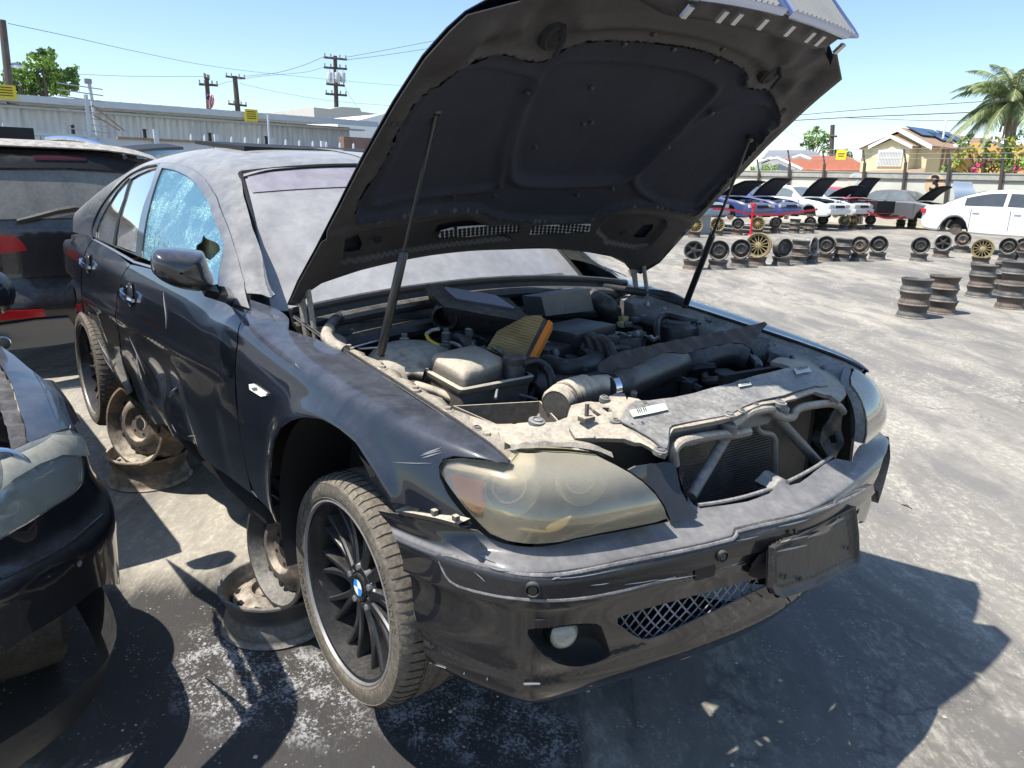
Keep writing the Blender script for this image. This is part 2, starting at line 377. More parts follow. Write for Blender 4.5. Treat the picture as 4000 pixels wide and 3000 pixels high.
M['dustwhite'] = plain('settled_pale_dust', (.44, .40, .34), rough=.95, var=.35, scale=25, bump=.4)
M['white'] = plain('white_sticker', (.72, .73, .64), rough=.6, var=.12, scale=60)
M['lensback'] = plain('headlight_reflector', (.17, .16, .11), rough=.4, metal=.2, var=.2)
M['lensdark'] = plain('headlight_bezel', (.36, .33, .21), rough=.5, var=.2)
M['lensring'] = plain('headlight_ring', (.88, .86, .74), rough=.3, metal=.3, var=.1)
M['amber'] = plain('amber_reflector', (.90, .30, .07), rough=.4, var=.25, scale=90)
M['tyre'] = dusty('dusty_tyre', (.018, .017, .016), rough=.8, base=.40, top=.45, lo=-.4, hi=.8, scale=9, contrast=(.15, .6), bump=.3, bscale=60, dust=(.33,.285,.22))
M['rimblack'] = dusty('black_alloy', (.010, .011, .013), rough=.35, coat=.3, base=.03, top=.3, lo=.2, hi=1., scale=9, dust=(.30,.28,.25))
M['rust'] = None
def mk_rust():
    m, nd, ln = newmat('rusty_steel_rim'); out = nd.new('ShaderNodeOutputMaterial'); b = nd.new('ShaderNodeBsdfPrincipled')
    n1 = noise(nd, ln, 7, 6, .65, dist=.5); c = ramp(nd, ln, n1, [(.35, (.035, .033, .032)), (.5, (.07, .055, .045)), (.6, (.20, .13, .08)), (.75, (.30, .22, .15))])
    u = upness(nd, ln, .0, .8); n2 = noise(nd, ln, 22, 5, .6)
    f = mth(nd, ln, 'MULTIPLY', mth(nd, ln, 'ADD', u, .15), ramp(nd, ln, n2, [(.35, .2), (.6, .9)]), True)
    ln.new(mixc(nd, ln, f, c, (.42, .36, .28)), b.inputs['Base Color']); b.inputs['Roughness'].default_value = .7
    bp_ = nd.new('ShaderNodeBump'); bp_.inputs['Strength'].default_value = .3; bp_.inputs['Distance'].default_value = .01; ln.new(n2, bp_.inputs['Height']); ln.new(bp_.outputs[0], b.inputs['Normal'])
    ln.new(b.outputs[0], out.inputs[0]); return m
M['rust'] = mk_rust()
M['ws'] = glassy('dusty_windshield', (.30, .32, .36), dust=.74, trans=.7, rough=.05, dcol=(.50, .49, .48), scale=.9, refl=2.2)
M['wsband'] = glassy('tinted_sun_band', (.2, .15, .35), dust=.72, trans=.3, rough=.05, dcol=(.42, .395, .44), scale=1.2, refl=1.5)
M['glass'] = glassy('side_glass', (.55, .62, .60), dust=.14, trans=.45, dcol=(.42,.42,.38), scale=2.5, refl=5.0)
M['lens'] = glassy('hazed_headlight_lens', (.95, .90, .78), dust=.14, trans=.94, rough=.09, dcol=(.60, .545, .41), scale=11, top=.32)
M['clear'] = glassy('clear_lens', (.9, .95, .97), dust=.34, trans=.95, rough=.05, dcol=(.52,.54,.48), refl=1.2)
def mk_shatter():
    m, nd, ln = newmat('shattered_green_glass'); out = nd.new('ShaderNodeOutputMaterial'); tc = nd.new('ShaderNodeTexCoord')
    v = nd.new('ShaderNodeTexVoronoi'); v.feature = 'DISTANCE_TO_EDGE'; v.inputs['Scale'].default_value = 95; ln.new(tc.outputs['Object'], v.inputs['Vector'])
    crack = ramp(nd, ln, v.outputs['Distance'], [(.03, 1), (.10, 0)])
    n1 = noise(nd, ln, 9, 4, .7); big = ramp(nd, ln, n1, [(.45, .04), (.68, 1)])
    v2 = nd.new('ShaderNodeTexVoronoi'); v2.inputs['Scale'].default_value = 95; ln.new(tc.outputs['Object'], v2.inputs['Vector'])
    n_ = nd.new('ShaderNodeNewGeometry'); pr = nd.new('ShaderNodeVectorMath'); pr.operation = 'SCALE'; pr.inputs['Scale'].default_value = .11
    sb = nd.new('ShaderNodeVectorMath'); sb.operation = 'SUBTRACT'; ln.new(v2.outputs['Color'], sb.inputs[0]); sb.inputs[1].default_value = (.5, .5, .5); ln.new(sb.outputs[0], pr.inputs[0])
    ad = nd.new('ShaderNodeVectorMath'); ad.operation = 'ADD'; ln.new(pr.outputs[0], ad.inputs[0]); ln.new(n_.outputs['Normal'], ad.inputs[1])
    nm = nd.new('ShaderNodeVectorMath'); nm.operation = 'NORMALIZE'; ln.new(ad.outputs[0], nm.inputs[0])
    gl = nd.new('ShaderNodeBsdfGlossy'); gl.inputs['Roughness'].default_value = .04; ln.new(nm.outputs[0], gl.inputs['Normal'])
    df = nd.new('ShaderNodeBsdfDiffuse'); df.inputs[0].default_value = (.07, .17, .23, 1)
    dg = nd.new('ShaderNodeBsdfDiffuse'); dg.inputs[0].default_value = (.45, .72, .66, 1)
    m1 = nd.new('ShaderNodeMixShader'); m1.inputs[0].default_value = .30; ln.new(df.outputs[0], m1.inputs[1]); ln.new(gl.outputs[0], m1.inputs[2])
    m2 = nd.new('ShaderNodeMixShader'); ln.new(mth(nd, ln, 'MULTIPLY', crack, big), m2.inputs[0]); ln.new(m1.outputs[0], m2.inputs[1]); ln.new(dg.outputs[0], m2.inputs[2])
    ln.new(m2.outputs[0], out.inputs[0]); return m
M['shatter'] = mk_shatter()
def mk_ground():
    m, nd, ln = newmat('stained_concrete_yard'); out = nd.new('ShaderNodeOutputMaterial'); b = nd.new('ShaderNodeBsdfPrincipled')
    tc = nd.new('ShaderNodeTexCoord'); P = tc.outputs['Object']
    rot = nd.new('ShaderNodeMapping'); rot.inputs['Rotation'].default_value = (0, 0, radians(-52)); ln.new(P, rot.inputs['Vector']); PR = rot.outputs[0]
    big = noise(nd, ln, .5, 5, .6, vec=PR, sx=(1, .35, 1), dist=.3); mid = noise(nd, ln, 2.2, 7, .68, vec=PR, sx=(1.2, .4, 1), dist=.6); fine = noise(nd, ln, 26, 8, .78, vec=PR, sx=(1.2, .6, 1))
    c = ramp(nd, ln, big, [(.36, (.225, .210, .182)), (.5, (.325, .300, .250)), (.62, (.43, .392, .320))])
    c = mixc(nd, ln, ramp(nd, ln, mid, [(.38, .75), (.52, 0)]), c, (.19, .182, .17))
    c = mixc(nd, ln, ramp(nd, ln, mth(nd, ln, 'MULTIPLY', mid, fine), [(.27, 0), (.36, .7)]), c, (.56, .515, .425))
    c = mixc(nd, ln, ramp(nd, ln, fine, [(.35, .30), (.6, 0)]), c, (.17, .163, .155))
    # oil-soaked dark patch around the sedan, with pale crusty spots breaking through
    sp = nd.new('ShaderNodeSeparateXYZ'); ln.new(P, sp.inputs[0])
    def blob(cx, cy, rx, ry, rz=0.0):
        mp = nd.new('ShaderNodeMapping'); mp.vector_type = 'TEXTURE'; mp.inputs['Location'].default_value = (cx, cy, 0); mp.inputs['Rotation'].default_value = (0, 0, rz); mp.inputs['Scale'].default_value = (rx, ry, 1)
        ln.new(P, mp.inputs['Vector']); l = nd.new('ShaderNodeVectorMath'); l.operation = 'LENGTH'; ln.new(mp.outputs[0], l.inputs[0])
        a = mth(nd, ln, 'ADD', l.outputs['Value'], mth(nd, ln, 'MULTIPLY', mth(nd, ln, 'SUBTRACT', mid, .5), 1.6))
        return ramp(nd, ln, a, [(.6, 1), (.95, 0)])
    oil = blob(-.15, -.75, 1.15, .95, .5); oil2 = blob(-.9, -1.35, .8, .7); oil = mth(nd, ln, 'MAXIMUM', oil, oil2); oil3 = mth(nd, ln, 'MULTIPLY', blob(.55, .5, 1.2, 1.4), .40); refl_dark = mth(nd, ln, 'MULTIPLY', blob(3.2, -1.1, 2.3, 2.1), .85); oil = mth(nd, ln, 'MAXIMUM', mth(nd, ln, 'MAXIMUM', oil, oil3), refl_dark)  # last blob: unseen dark ground added to darken the bumper's reflections
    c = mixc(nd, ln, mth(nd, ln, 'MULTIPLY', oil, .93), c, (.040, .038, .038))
    crust = mth(nd, ln, 'MAXIMUM', blob(-.50, -.93, .50, .30, .3), blob(.14, -.42, .42, .24, .5)); n3 = noise(nd, ln, 75, 6, .8, vec=P); n4 = noise(nd, ln, 9, 5, .7, vec=P)
    cr = mth(nd, ln, 'MULTIPLY', ramp(nd, ln, mth(nd, ln, 'ADD', mth(nd, ln, 'MULTIPLY', n3, .6), mth(nd, ln, 'MULTIPLY', n4, .4)), [(.505, 0), (.56, 1)]), crust)
    c = mixc(nd, ln, cr, c, (.40, .395, .39))
    vs_ = nd.new('ShaderNodeTexVoronoi'); vs_.inputs['Scale'].default_value = 55; ln.new(P, vs_.inputs['Vector']); grit = mth(nd, ln, 'MULTIPLY', ramp(nd, ln, vs_.outputs['Distance'], [(.16, 1), (.24, 0)]), ramp(nd, ln, noise(nd, ln, 7, 4, .6, vec=P), [(.5, 0), (.62, 1)]))
    c = mixc(nd, ln, mth(nd, ln, 'MULTIPLY', grit, .8), c, (.50, .48, .44))
    # cracks
    vr = nd.new('ShaderNodeTexVoronoi'); vr.feature = 'DISTANCE_TO_EDGE'; vr.inputs['Scale'].default_value = .35
    wv = nd.new('ShaderNodeVectorMath'); wv.operation = 'ADD'; nz = nd.new('ShaderNodeTexNoise'); nz.inputs['Scale'].default_value = 1.5; nz.inputs['Detail'].default_value = 6; ln.new(P, nz.inputs['Vector']); ln.new(P, wv.inputs[0]); ln.new(nz.outputs['Color'], wv.inputs[1]); ln.new(wv.outputs[0], vr.inputs['Vector'])
    ck = ramp(nd, ln, vr.outputs['Distance'], [(.0, .8), (.006, 0)]); c = mixc(nd, ln, mth(nd, ln, 'MULTIPLY', ck, ramp(nd, ln, mid, [(.45, 0), (.6, 1)])), c, (.10, .095, .09))
    ln.new(c, b.inputs['Base Color']); ln.new(ramp(nd, ln, oil, [(0, .92), (1, .62)]), b.inputs['Roughness']); b.inputs['Specular IOR Level'].default_value = .25
    bp_ = nd.new('ShaderNodeBump'); bp_.inputs['Strength'].default_value = .5; bp_.inputs['Distance'].default_value = .01; ln.new(mth(nd, ln, 'ADD', fine, mth(nd, ln, 'MULTIPLY', mid, 1.5)), bp_.inputs['Height']); ln.new(bp_.outputs[0], b.inputs['Normal'])
    ln.new(b.outputs[0], out.inputs[0]); return m
M['ground'] = mk_ground()
g = MB(); g.add([(-900,-900,0),(900,-900,0),(900,900,0),(-900,900,0)], [(0,1,2,3)]); tag(g.build('ground', M['ground'], smooth_=False), kind='structure')
# ================================================================== the black sedan
car = empty('black_sedan', (-1.5, 0, 0), 'dusty black sedan with open bonnet and shattered side window, propped on rims', 'car')
# ---- side shell (right-hand side, Y < 0): stations along x
def Wd(x): return np.interp(x, [-4.25,-4.1,-3.9,-3.5,-3.0,-2.0,-.5,0,.2,.35,.5,.62,.75], [.70,.80,.87,.92,.943,.95,.95,.945,.927,.907,.872,.83,.74])
def side_station(x):
    W = float(Wd(x)); fz = float(sstep(-.95, -.45, x))
    zt = float(np.interp(x, [-4.25,-3.9,-3.4,-2.8,-1.8,-.95,-.7,-.5,-.3,-.1,.17,.4,.54,.6,.75], [1.27,1.295,1.30,1.31,1.305,1.295,1.275,1.24,1.21,1.19,1.16,1.133,1.112,1.095,1.02]))
    y7 = lerp(W-.075, np.interp(x, [-.95,-.7,-.5,.6,.75], [.87,.80,.757,.75,.72]), fz)
    if x < -3.3: y7 = W-.075-.16*float(sstep(-3.3, -4.1, x))
    y6 = lerp(W-.028, W-.062, fz); z6 = lerp(zt-.085, zt-.010, fz); z5 = lerp(1.105, zt-.085, fz); y5 = lerp(W-.008, W-.018, fz)
    k = float(sstep(.3, .7, x))
    return [(x,-(W-.11),.47),(x,-(W-.065),.53),(x,-(W-.032),.64),(x,-(W-.010),.80),(x,-W,.95+.0*k),(x,-y5,z5),(x,-y6,z6),(x,-y7,zt)]
XS = [-4.25,-4.1,-3.9,-3.6,-3.3,-3.0,-2.7,-2.4,-2.1,-1.8,-1.5,-1.2,-.95,-.8,-.65,-.5,-.35,-.2,-.05,.1,.22,.34,.44,.52,.58,.64,.70,.75]
SIDE = grid_surf([side_station(x) for x in XS], ns=120, nt=50)
# ---- nose shell: stations round the corner, mirrored
NB = [(.02,-.948),(.16,-.938),(.30,-.922),(.42,-.898),(.526,-.868),(.612,-.832),(.688,-.790),(.738,-.735),(.775,-.645),(.80,-.54),(.826,-.42),(.852,-.28),(.872,-.14),(.880,0)]
NB = NB+[(x, -y) for x, y in NB[-2::-1]]
def plan_normals(B):
    B = np.array(B); t = np.zeros_like(B); t[1:-1] = B[2:]-B[:-2]; t[0] = B[1]-B[0]; t[-1] = B[-1]-B[-2]
    n = np.stack([t[:, 1], -t[:, 0]], 1); n /= np.linalg.norm(n, axis=1)[:, None]
    for _ in range(3): n[1:-1] = (n[:-2]+2*n[1:-1]+n[2:])/4
    return n/np.linalg.norm(n, axis=1)[:, None]
NN = plan_normals(NB)
def nose_station(i):
    (x, y), n = NB[i], NN[i]; c = float(sstep(.62, .30, abs(y))); e = float(sstep(.80, .92, abs(y)))
    prof = [(.455,.23),(.47,.16),(.50,.105),(.56,.068),(.66,.048),(.785,.030),(.797,.010),(.808,.002),(.862,0),(.878,.006),(.890,.018),(.908,lerp(.045,.075,c)*(1-.7*e)),(.930,lerp(.060,.112,c)*(1-.75*e)),(.97,lerp(.068,.13,c)*(1-.7*e)),(1.03,lerp(.085,.145,c)*(1-.6*e)),(1.09,lerp(.125,.165,c)*(1-.6*e)),(1.13,lerp(.185,.20,c)*(1-.4*e))]
    return [(x-n[0]*o, y-n[1]*o, z) for z, o in prof]
NOSE = grid_surf([nose_station(i) for i in range(len(NB))], ns=140, nt=70)
def lens_station(i):
    (x, y), n = NB[i], NN[i]; e = float(np.interp(abs(y), [.70,.84,.90,.95], [0,.45,.85,1]))
    prof = [(.90,.040),(.94,.030),(.98,.030),(1.02,.045),(1.055,.075),(1.08,.115),(1.10,.165),(1.115,.22),(1.12,.28)]
    return [(x-n[0]*o*(1-.8*e)-n[0]*.01, y-n[1]*o*(1-.8*e)-n[1]*.01, z) for z, o in prof]
LENS = grid_surf([lens_station(i) for i in range(1, 13)], ns=80, nt=40)
LENSB = grid_surf([[tuple(np.array(p)+np.array([-.11,.05,-.0])) for p in lens_station(i)] for i in range(1, 13)], ns=60, nt=30)
LENSL = grid_surf([lens_station(i) for i in range(len(NB)-2, len(NB)-14, -1)], ns=80, nt=40)
# ---- glasshouse (right-hand side) and roof as one shell; t runs belt -> roof centre
def gh_station(x):
    zr = float(np.interp(x, [-4.2,-3.9,-3.5,-3.1,-2.6,-2.1,-1.75,-1.5,-1.31,-1.1,-.9,-.7,-.55], [1.31,1.38,1.535,1.648,1.722,1.738,1.722,1.695,1.655,1.565,1.455,1.32,1.27]))
    f = float(np.interp(x, [-1.31,-.6], [1,0])); g_ = float(np.interp(x, [-4.1,-3.0], [.0,1])); f = min(f, 1)*(.35+.65*g_)
    zb = float(np.interp(x, [-4.2,-3.4,-2.8,-.95,-.7,-.55], [1.28,1.295,1.305,1.29,1.26,1.22]))
    ys = [.878, lerp(.865,.825,f), lerp(.84,.745,f), lerp(.81,.655,f), lerp(.79,.57,f), lerp(.76,.46,f), lerp(.5,.28,f), .0]
    zs = [zb, lerp(zb,zr,.33), lerp(zb,zr,.66), lerp(zb,zr,.90), zr, zr+.028, zr+.045, zr+.052]
    return [(x, -y, z) for y, z in zip(ys, zs)]
GX = [-4.2,-3.9,-3.6,-3.3,-3.0,-2.7,-2.4,-2.1,-1.85,-1.65,-1.48,-1.31,-1.15,-1.0,-.85,-.7,-.55]
GH = grid_surf([gh_station(x) for x in GX], ns=110, nt=60)
def ws_fn(s, t):   # windscreen: s across -1..1, t 0 base .. 1 header
    s = np.asarray(s); t = np.asarray(t); yb = .74*s; yt = .585*s
    xb = -.56-.16*s*s; xt = -1.27-.07*s*s; zb = 1.215-.0*s; zt_ = 1.700-.045*s*s
    b = .028*np.sin(np.pi*t)
    return np.stack([lerp(xb, xt, t)+b*.5, lerp(yb, yt, t), lerp(zb, zt_, t)+b], -1)
WS = Surf(ws_fn, -1.05, 1.05, -.1, 1.05, 60, 40)
# ---- bonnet: y across, w from the hinges to the nose
HA = radians(39.7); HD = np.array([cos(HA), 0, sin(HA)]); HN = np.array([-sin(HA), 0, cos(HA)]); HO = np.array([-.47, 0, 1.285])
def hood_fn(y, w):
    y = np.asarray(y, float); w = np.asarray(w, float)
    k = .10*(1-(y/.76)**2)+.015*np.sin(np.pi*np.clip(w/1.15, 0, 1))-.35*np.clip(w-1.0, 0, 1)**2
    return HO+np.stack([0*y, y, 0*y], -1)+w[:, None]*HD+k[:, None]*HN
HOOD = Surf(hood_fn, -.86, .86, -.08, 1.42, 90, 70)
HOODI = Surf(lambda y, w: hood_fn(y, w)-.030*HN, -.86, .86, -.08, 1.42, 90, 70)
# ================== side panels
ARCH = V(9,880,490, 820,380, 755,265, 700,180, 610,105, 520,55, 430,40, 345,62, 290,100, 256,165, 240,260, 232,360, 232,450, 246,540, 272,606)
arch_st = SIDE.invs(smooth(ARCH, 3)); KS = np.array([SIDE.ks, SIDE.kt])
arch_k = [tuple(np.array(q)*KS) for q in arch_st]
def rel_side(s, t, P):
    d = dist_poly(np.stack([s, t], 1)*KS, arch_k, False)
    h = .012*np.exp(-(d/.035)**2)
    x, z = P[:, 0], P[:, 2]
    h = h+.006*np.exp(-((z-(1.035+.03*(x+1)))/.022)**2)*sstep(-3.6, -3.3, x)*(1-sstep(-.62, -.5, x))     # character line
    dent = sstep(-2.15, -1.75, x)*(1-sstep(-1.25, -.95, x))*(1-sstep(.72, .98, z))
    h = h-dent*(.016+.014*np.sin(x*13+z*7)*np.cos(z*11-x*4))+.004*np.sin(x*9+z*5)*(1-sstep(.85, 1.1, z))*(1-sstep(-.72, -.62, x))
    return h
fend = V(7,1382,1118, 1366,1022, 1540,1030, 1566,1105, 1625,1180)+V(3,40,425, 200,478, 380,566, 540,662, 700,775, 850,872, 1000,958, 1130,1045, 1240,1125, 1318,1192)+V(3,1240,1188, 1100,1160, 990,1150, 930,1168, 905,1210, 912,1285, 955,1375, 1015,1458, 1078,1525)+V(3,1090,1547, 950,1512, 800,1460, 655,1412)+ARCH[0:]+V(9,150,480, 122,430, 100,370, 60,180, 42,0)+V(8,1455,260, 1455,100)+V(7,1297,1500, 1312,1330, 1335,1200)
fender = panel('fender', SIDE, fend, M['paint'], car, step=.013, thick=.004, relief=rel_side, sm=False)
FD = V(7,650,842, 860,893, 1120,1008, 1290,1088, 1376,1122, 1328,1200, 1304,1330, 1289,1500, 1293,1640)+V(8,1447,330, 1468,520, 1515,810, 1550,975, 1585,1018, 1450,915, 1300,802, 1200,725, 1070,640, 980,580, 882,520, 838,400, 800,290, 752,160, 735,20)+V(7,571,1250, 562,1130, 574,1000, 605,905)
panel('front_door', SIDE, FD, M['paint_side'], car, step=.013, thick=.004, relief=rel_side, sm=False)
fdoor = bpy.data.objects['front_door']
RD = V(7,645,842, 600,905, 568,1000, 556,1130, 565,1250)+V(8,729,20, 746,160, 790,290, 815,360, 770,385, 690,290, 640,190, 590,80, 560,0)+V(7,398,1240, 372,1180, 352,1080, 346,960, 350,850, 375,760, 415,688, 520,738)
rdoor = panel('rear_door', SIDE, RD, M['paint_side'], car, step=.015, thick=.004, relief=rel_side, sm=False)
QP = V(7,410,688, 370,760, 345,850, 341,960, 347,1080, 366,1180, 392,1240)+V(8,550,-10, 575,60, 560,40, 520,-40, 470,-110)+V(7,320,1040, 300,985, 270,960, 248,965, 238,1010, 224,940, 216,850, 222,740, 245,690, 290,645, 350,655)
panel('rear_quarter_panel', SIDE, QP, M['paint_side'], car, step=.03, thick=.004, sm=False)
# rocker panel and under-body
mb = MB(); mb.box((-1.60,-.78,.53), (2.0,.12,.07), bev=.02); mb.box((-1.7,0,.56), (4.2,1.50,.10)); mb.box((-3.3,0,.75), (1.6,1.3,.3), bev=.05)
for x in (-.72,-2.3): mb.box((x,-.70,.50), (.12,.06,.09), bev=.01)
mb.build('underbody', M['black'], car)
mb = MB(); mb.box((-2.6,0,.95), (2.9,1.62,.6), bev=.1); mb.box((-1.25,0,.85), (1.1,1.62,.5), bev=.1); mb.build('cabin_floor', M['black'], car)
# far (left-hand) side of the shell, closed so that it reads from other positions
def mirror_pts(pts): return [(p[0], -p[1], p[2]) for p in pts]
SIDEL = grid_surf([mirror_pts(side_station(x)) for x in XS], ns=60, nt=30)
lf = [(15.5,1.5),(15.5,7),(18,7),(21,7),(23,7),(24.6,6.9),(24.4,6.0),(23,4.6),(21.6,3.2),(20.6,3.6),(19.6,4.6),(18.6,4.8),(17.5,4.4),(16.8,3.4),(16.6,2.2),(16.3,1.4)]
lfender = panel('fender', SIDEL, lf, M['paint'], car, step=.03, thick=.004, st=True, sm=False, flip=False)
panel('door', SIDEL, [(4.5,1.5),(4.5,7),(15.45,7),(15.45,1.5)], M['paint_side'], car, step=.08, st=True, sm=False, thick=.004, flip=False)
# tail: boot lid, rear bumper
mb = MB(); R_ = []
for x, y, z in [(-3.5,.72,1.32),(-3.8,.74,1.335),(-4.05,.73,1.34),(-4.17,.70,1.35),(-4.2,.68,1.30),(-4.18,.72,1.1),(-4.22,.78,.95),(-4.2,.78,.62)]:
    R_.append([(x+.06*abs(np.sin(a))-.06, y*np.sin(a), z+.035*np.cos(a)) for a in np.linspace(-pi/2, pi/2, 17)])
mb.loft(R_, closed=False); mb.build('boot_lid', M['paint_side'], car)
# ================== glasshouse
frame_o = V(7,650,842, 415,688, 405,640, 430,560, 480,470, 560,365, 650,285, 745,240, 830,222)
rear_glass = V(7,440,676, 441,630, 470,550, 530,450, 620,330, 640,312, 640,330, 600,450, 560,560, 543,690, 540,718)
panel('quarter_glass', GH, rear_glass, M['glass'], car, step=.03, sm=False, off=-.004)
panel('rear_window', GH, V(7,557,724, 562,660, 580,560, 615,440, 650,325, 700,290, 765,262, 812,250, 760,400, 725,500, 705,600, 692,700, 682,770), M['glass'], car, step=.03, sm=False, off=-.004)
HOLE = V(7,1092,655, 1078,700, 1050,720, 1035,770, 1110,800, 1130,812, 1160,790, 1195,750, 1190,720, 1165,700, 1138,690, 1110,680)
FGL = V(7,845,250, 920,262, 1000,300, 1060,355, 1110,430, 1150,520, 1185,610, 1215,680, 1225,715, 1215,800, 1195,900, 1188,960, 1150,965, 960,880, 862,858, 715,840, 722,760, 740,620, 765,500, 800,370)
wg = panel('shattered_window', GH, FGL, M['shatter'], fdoor, step=.03, sm=False, thick=.004, off=-.004, holes=[HOLE], hsm=False)
# upper door frames, B-pillar
FF = V(7,832,222, 940,226, 1040,262, 1110,320, 1160,400, 1200,490, 1260,640, 1310,800, 1350,950, 1386,1118, 1330,1100, 1290,1085, 1255,1065, 1200,985, 1200,900, 1222,800, 1228,715, 1215,680, 1185,610, 1150,520, 1110,430, 1060,355, 1000,300, 920,262, 845,250, 800,370, 765,500, 740,620, 722,760, 715,840, 672,826, 690,700, 705,600, 730,490, 775,370, 815,250)
panel('window_frame', GH, FF, M['paint_roof'], fdoor, step=.02, thick=.006, sm=False, off=.004)
RF = V(7,415,688, 408,640, 430,560, 480,470, 560,365, 650,285, 745,240, 828,222, 812,250, 765,262, 700,290, 655,318, 615,440, 580,560, 562,660, 556,722, 680,772, 668,825, 665,775, 520,735)
RF = V(7,418,688, 408,640, 430,560, 480,470, 560,365, 650,285, 745,240, 828,222, 812,248, 765,260, 700,288, 655,315, 640,312, 560,400, 500,500, 460,575, 438,640, 438,676, 540,720, 620,755, 682,772, 674,826, 640,812, 540,752)
panel('window_frame', GH, RF, M['paint_roof'], rdoor, step=.02, thick=.006, sm=False, off=.003)
panel('window_divider', GH, V(7,648,308, 655,318, 615,440, 580,560, 560,660, 552,724, 538,718, 545,680, 566,560, 606,440), M['black'], rdoor, step=.02, thick=.006, sm=False, off=.002)
for pth in (V(7,415,684, 540,752, 668,826), V(7,668,828, 860,884, 1120,1000, 1260,1072)):
    mb = MB(); mb.tube([SIDE.fn(np.array([a]), np.array([b]))[0] for a, b in SIDE.invs(pth)], .007, n=6); mb.build('belt_trim', M['steel'], car)
# chrome-grey line round the side windows
mb = MB(); mb.tube([GH.fn(np.array([a]), np.array([b]))[0]+np.array([0,-.006,.002]) for a, b in GH.invs(smooth(V(7,425,688, 415,640, 438,560, 488,470, 566,372, 655,292, 745,250, 815,235)))], .006, n=6); mb.build('window_trim', M['black'], rdoor)
# A-pillar + cant rail + C-pillar + roof as one body piece
RO = V(7,1540,1028, 1366,1020, 1350,960, 1310,800, 1262,640, 1230,560, 1200,480, 1160,395, 1110,318, 1040,258, 940,222, 832,216, 745,232, 650,278, 560,358, 478,462, 425,556, 402,640, 408,686, 350,655, 290,645)
ro_st = GH.invs(RO)
ro_st = ro_st+[(.3,4.2),(1.0,5.2),(2.0,6.2),(3.0,6.6),(4.0,7.0),(11.2,7.0),(11.15,6.0),(11.05,5.0)]
hd = GH.invs(V(7,1322,306, 1345,420, 1400,620, 1470,850))
panel('roof', GH, ro_st+hd, M['paint_roof'], car, step=.03, st=True, sm=False, thick=.004)
GHL = grid_surf([mirror_pts(gh_station(x)) for x in GX], ns=40, nt=30)
panel('roof', GHL, [(.3,4.2),(1,5.2),(2,6.2),(3,6.6),(4,7),(11.2,7),(11.15,6),(11.05,5),(11.6,4.4),(13.5,4.3),(15.6,4),(16,2.6),(14.8,2.6),(12.8,3.1),(11.2,3.25),(6,3.3),(3.6,3.0),(2.5,1.2),(1.6,.1),(.3,.1)], M['paint_roof'], car, step=.05, st=True, sm=False, thick=.004, flip=False)
panel('side_glass', GHL, [(2.5,.2),(3.6,3),(6,3.3),(11.2,3.25),(12.8,3.1),(14.8,2.6),(15.4,.1)], M['glass'], car, step=.06, st=True, sm=False, flip=False)
# header seal and windscreen
panel('sun_band', Surf(lambda s, t: ws_fn(s, t)+np.array([.002,0,.004]), -1.05, 1.05, -.1, 1.05, 60, 40), [(-.97,.80),(0,.80),(.97,.80),(.97,.98),(0,.98),(-.97,.98)], M['wsband'], car, step=.04, st=True, sm=False)
panel('windshield', WS, [(-1,0),(0,0),(1,0),(1,1),(0,1),(-1,1)], M['ws'], car, step=.04, st=True, sm=False, thick=.005)
mb = MB(); mb.tube([ws_fn(np.array([s]), np.array([1.0]))[0]+np.array([-.004,0,.006]) for s in np.linspace(-1, 1, 20)], .010, n=6)
mb.tube([ws_fn(np.array([-1.0]), np.array([t]))[0]+np.array([0,-.004,.004]) for t in np.linspace(0, 1, 12)], .010, n=6)
mb.tube([ws_fn(np.array([1.0]), np.array([t]))[0]+np.array([0,.004,.004]) for t in np.linspace(0, 1, 12)], .010, n=6); mb.build('windshield_seal', M['black'], car)
# sun-roof slab
mb = MB(); mb.add([(-1.75,-.42,1.752),(-1.75,.42,1.752),(-2.45,.42,1.795),(-2.45,-.42,1.795),(-1.75,-.42,1.775),(-1.75,.42,1.775),(-2.45,.42,1.812),(-2.45,-.42,1.812)], [(0,1,2,3),(4,5,6,7),(0,1,5,4),(1,2,6,5),(2,3,7,6),(3,0,4,7)])
mb.build('sunroof_panel', M['black'], car, smooth_=False)
# rear window
mb = MB(); mb.add([(-3.05,-.52,1.68),(-3.05,.52,1.68),(-3.85,.66,1.37),(-3.85,-.66,1.37)], [(0,1,2,3)]); mb.build('rear_windscreen', M['glass'], car)
# interior: seats seen through the broken window
for x, y in ((-1.75,-.40),(-1.75,.40)):
    mb = MB(); mb.box((x-.32,y,1.22), (.16,.50,.72), R=Matrix.Rotation(radians(-18), 3, 'Y'), bev=.06); mb.box((x-.43,y,1.55), (.10,.26,.16), bev=.04); mb.box((x,y,.98), (.52,.50,.16), bev=.05)
    mb.build('seat', plain('cream_leather', (.55,.50,.34), rough=.6), car)
c_ = at(V(7,1125,752)[0], 'y', -.755); mb = MB(); mb.box(c_, (.19,.05,.12), bev=.024); mb.build('side_airbag', plain('cream_cloth', (.80,.72,.42), rough=.8), car)
mb = MB(); mb.box((-2.9,0,1.22), (.18,1.25,.5), bev=.06); mb.build('rear_seat', M['black'], car)
mb = MB(); mb.box((-.95,0,1.16), (.45,1.45,.18), bev=.05); mb.tube([(-1.22+.0*a,.38+.19*cos(a),1.2+.19*sin(a)) for a in np.linspace(0, 2*pi, 24)], .016, n=6); mb.build('dashboard', M['black'], car)
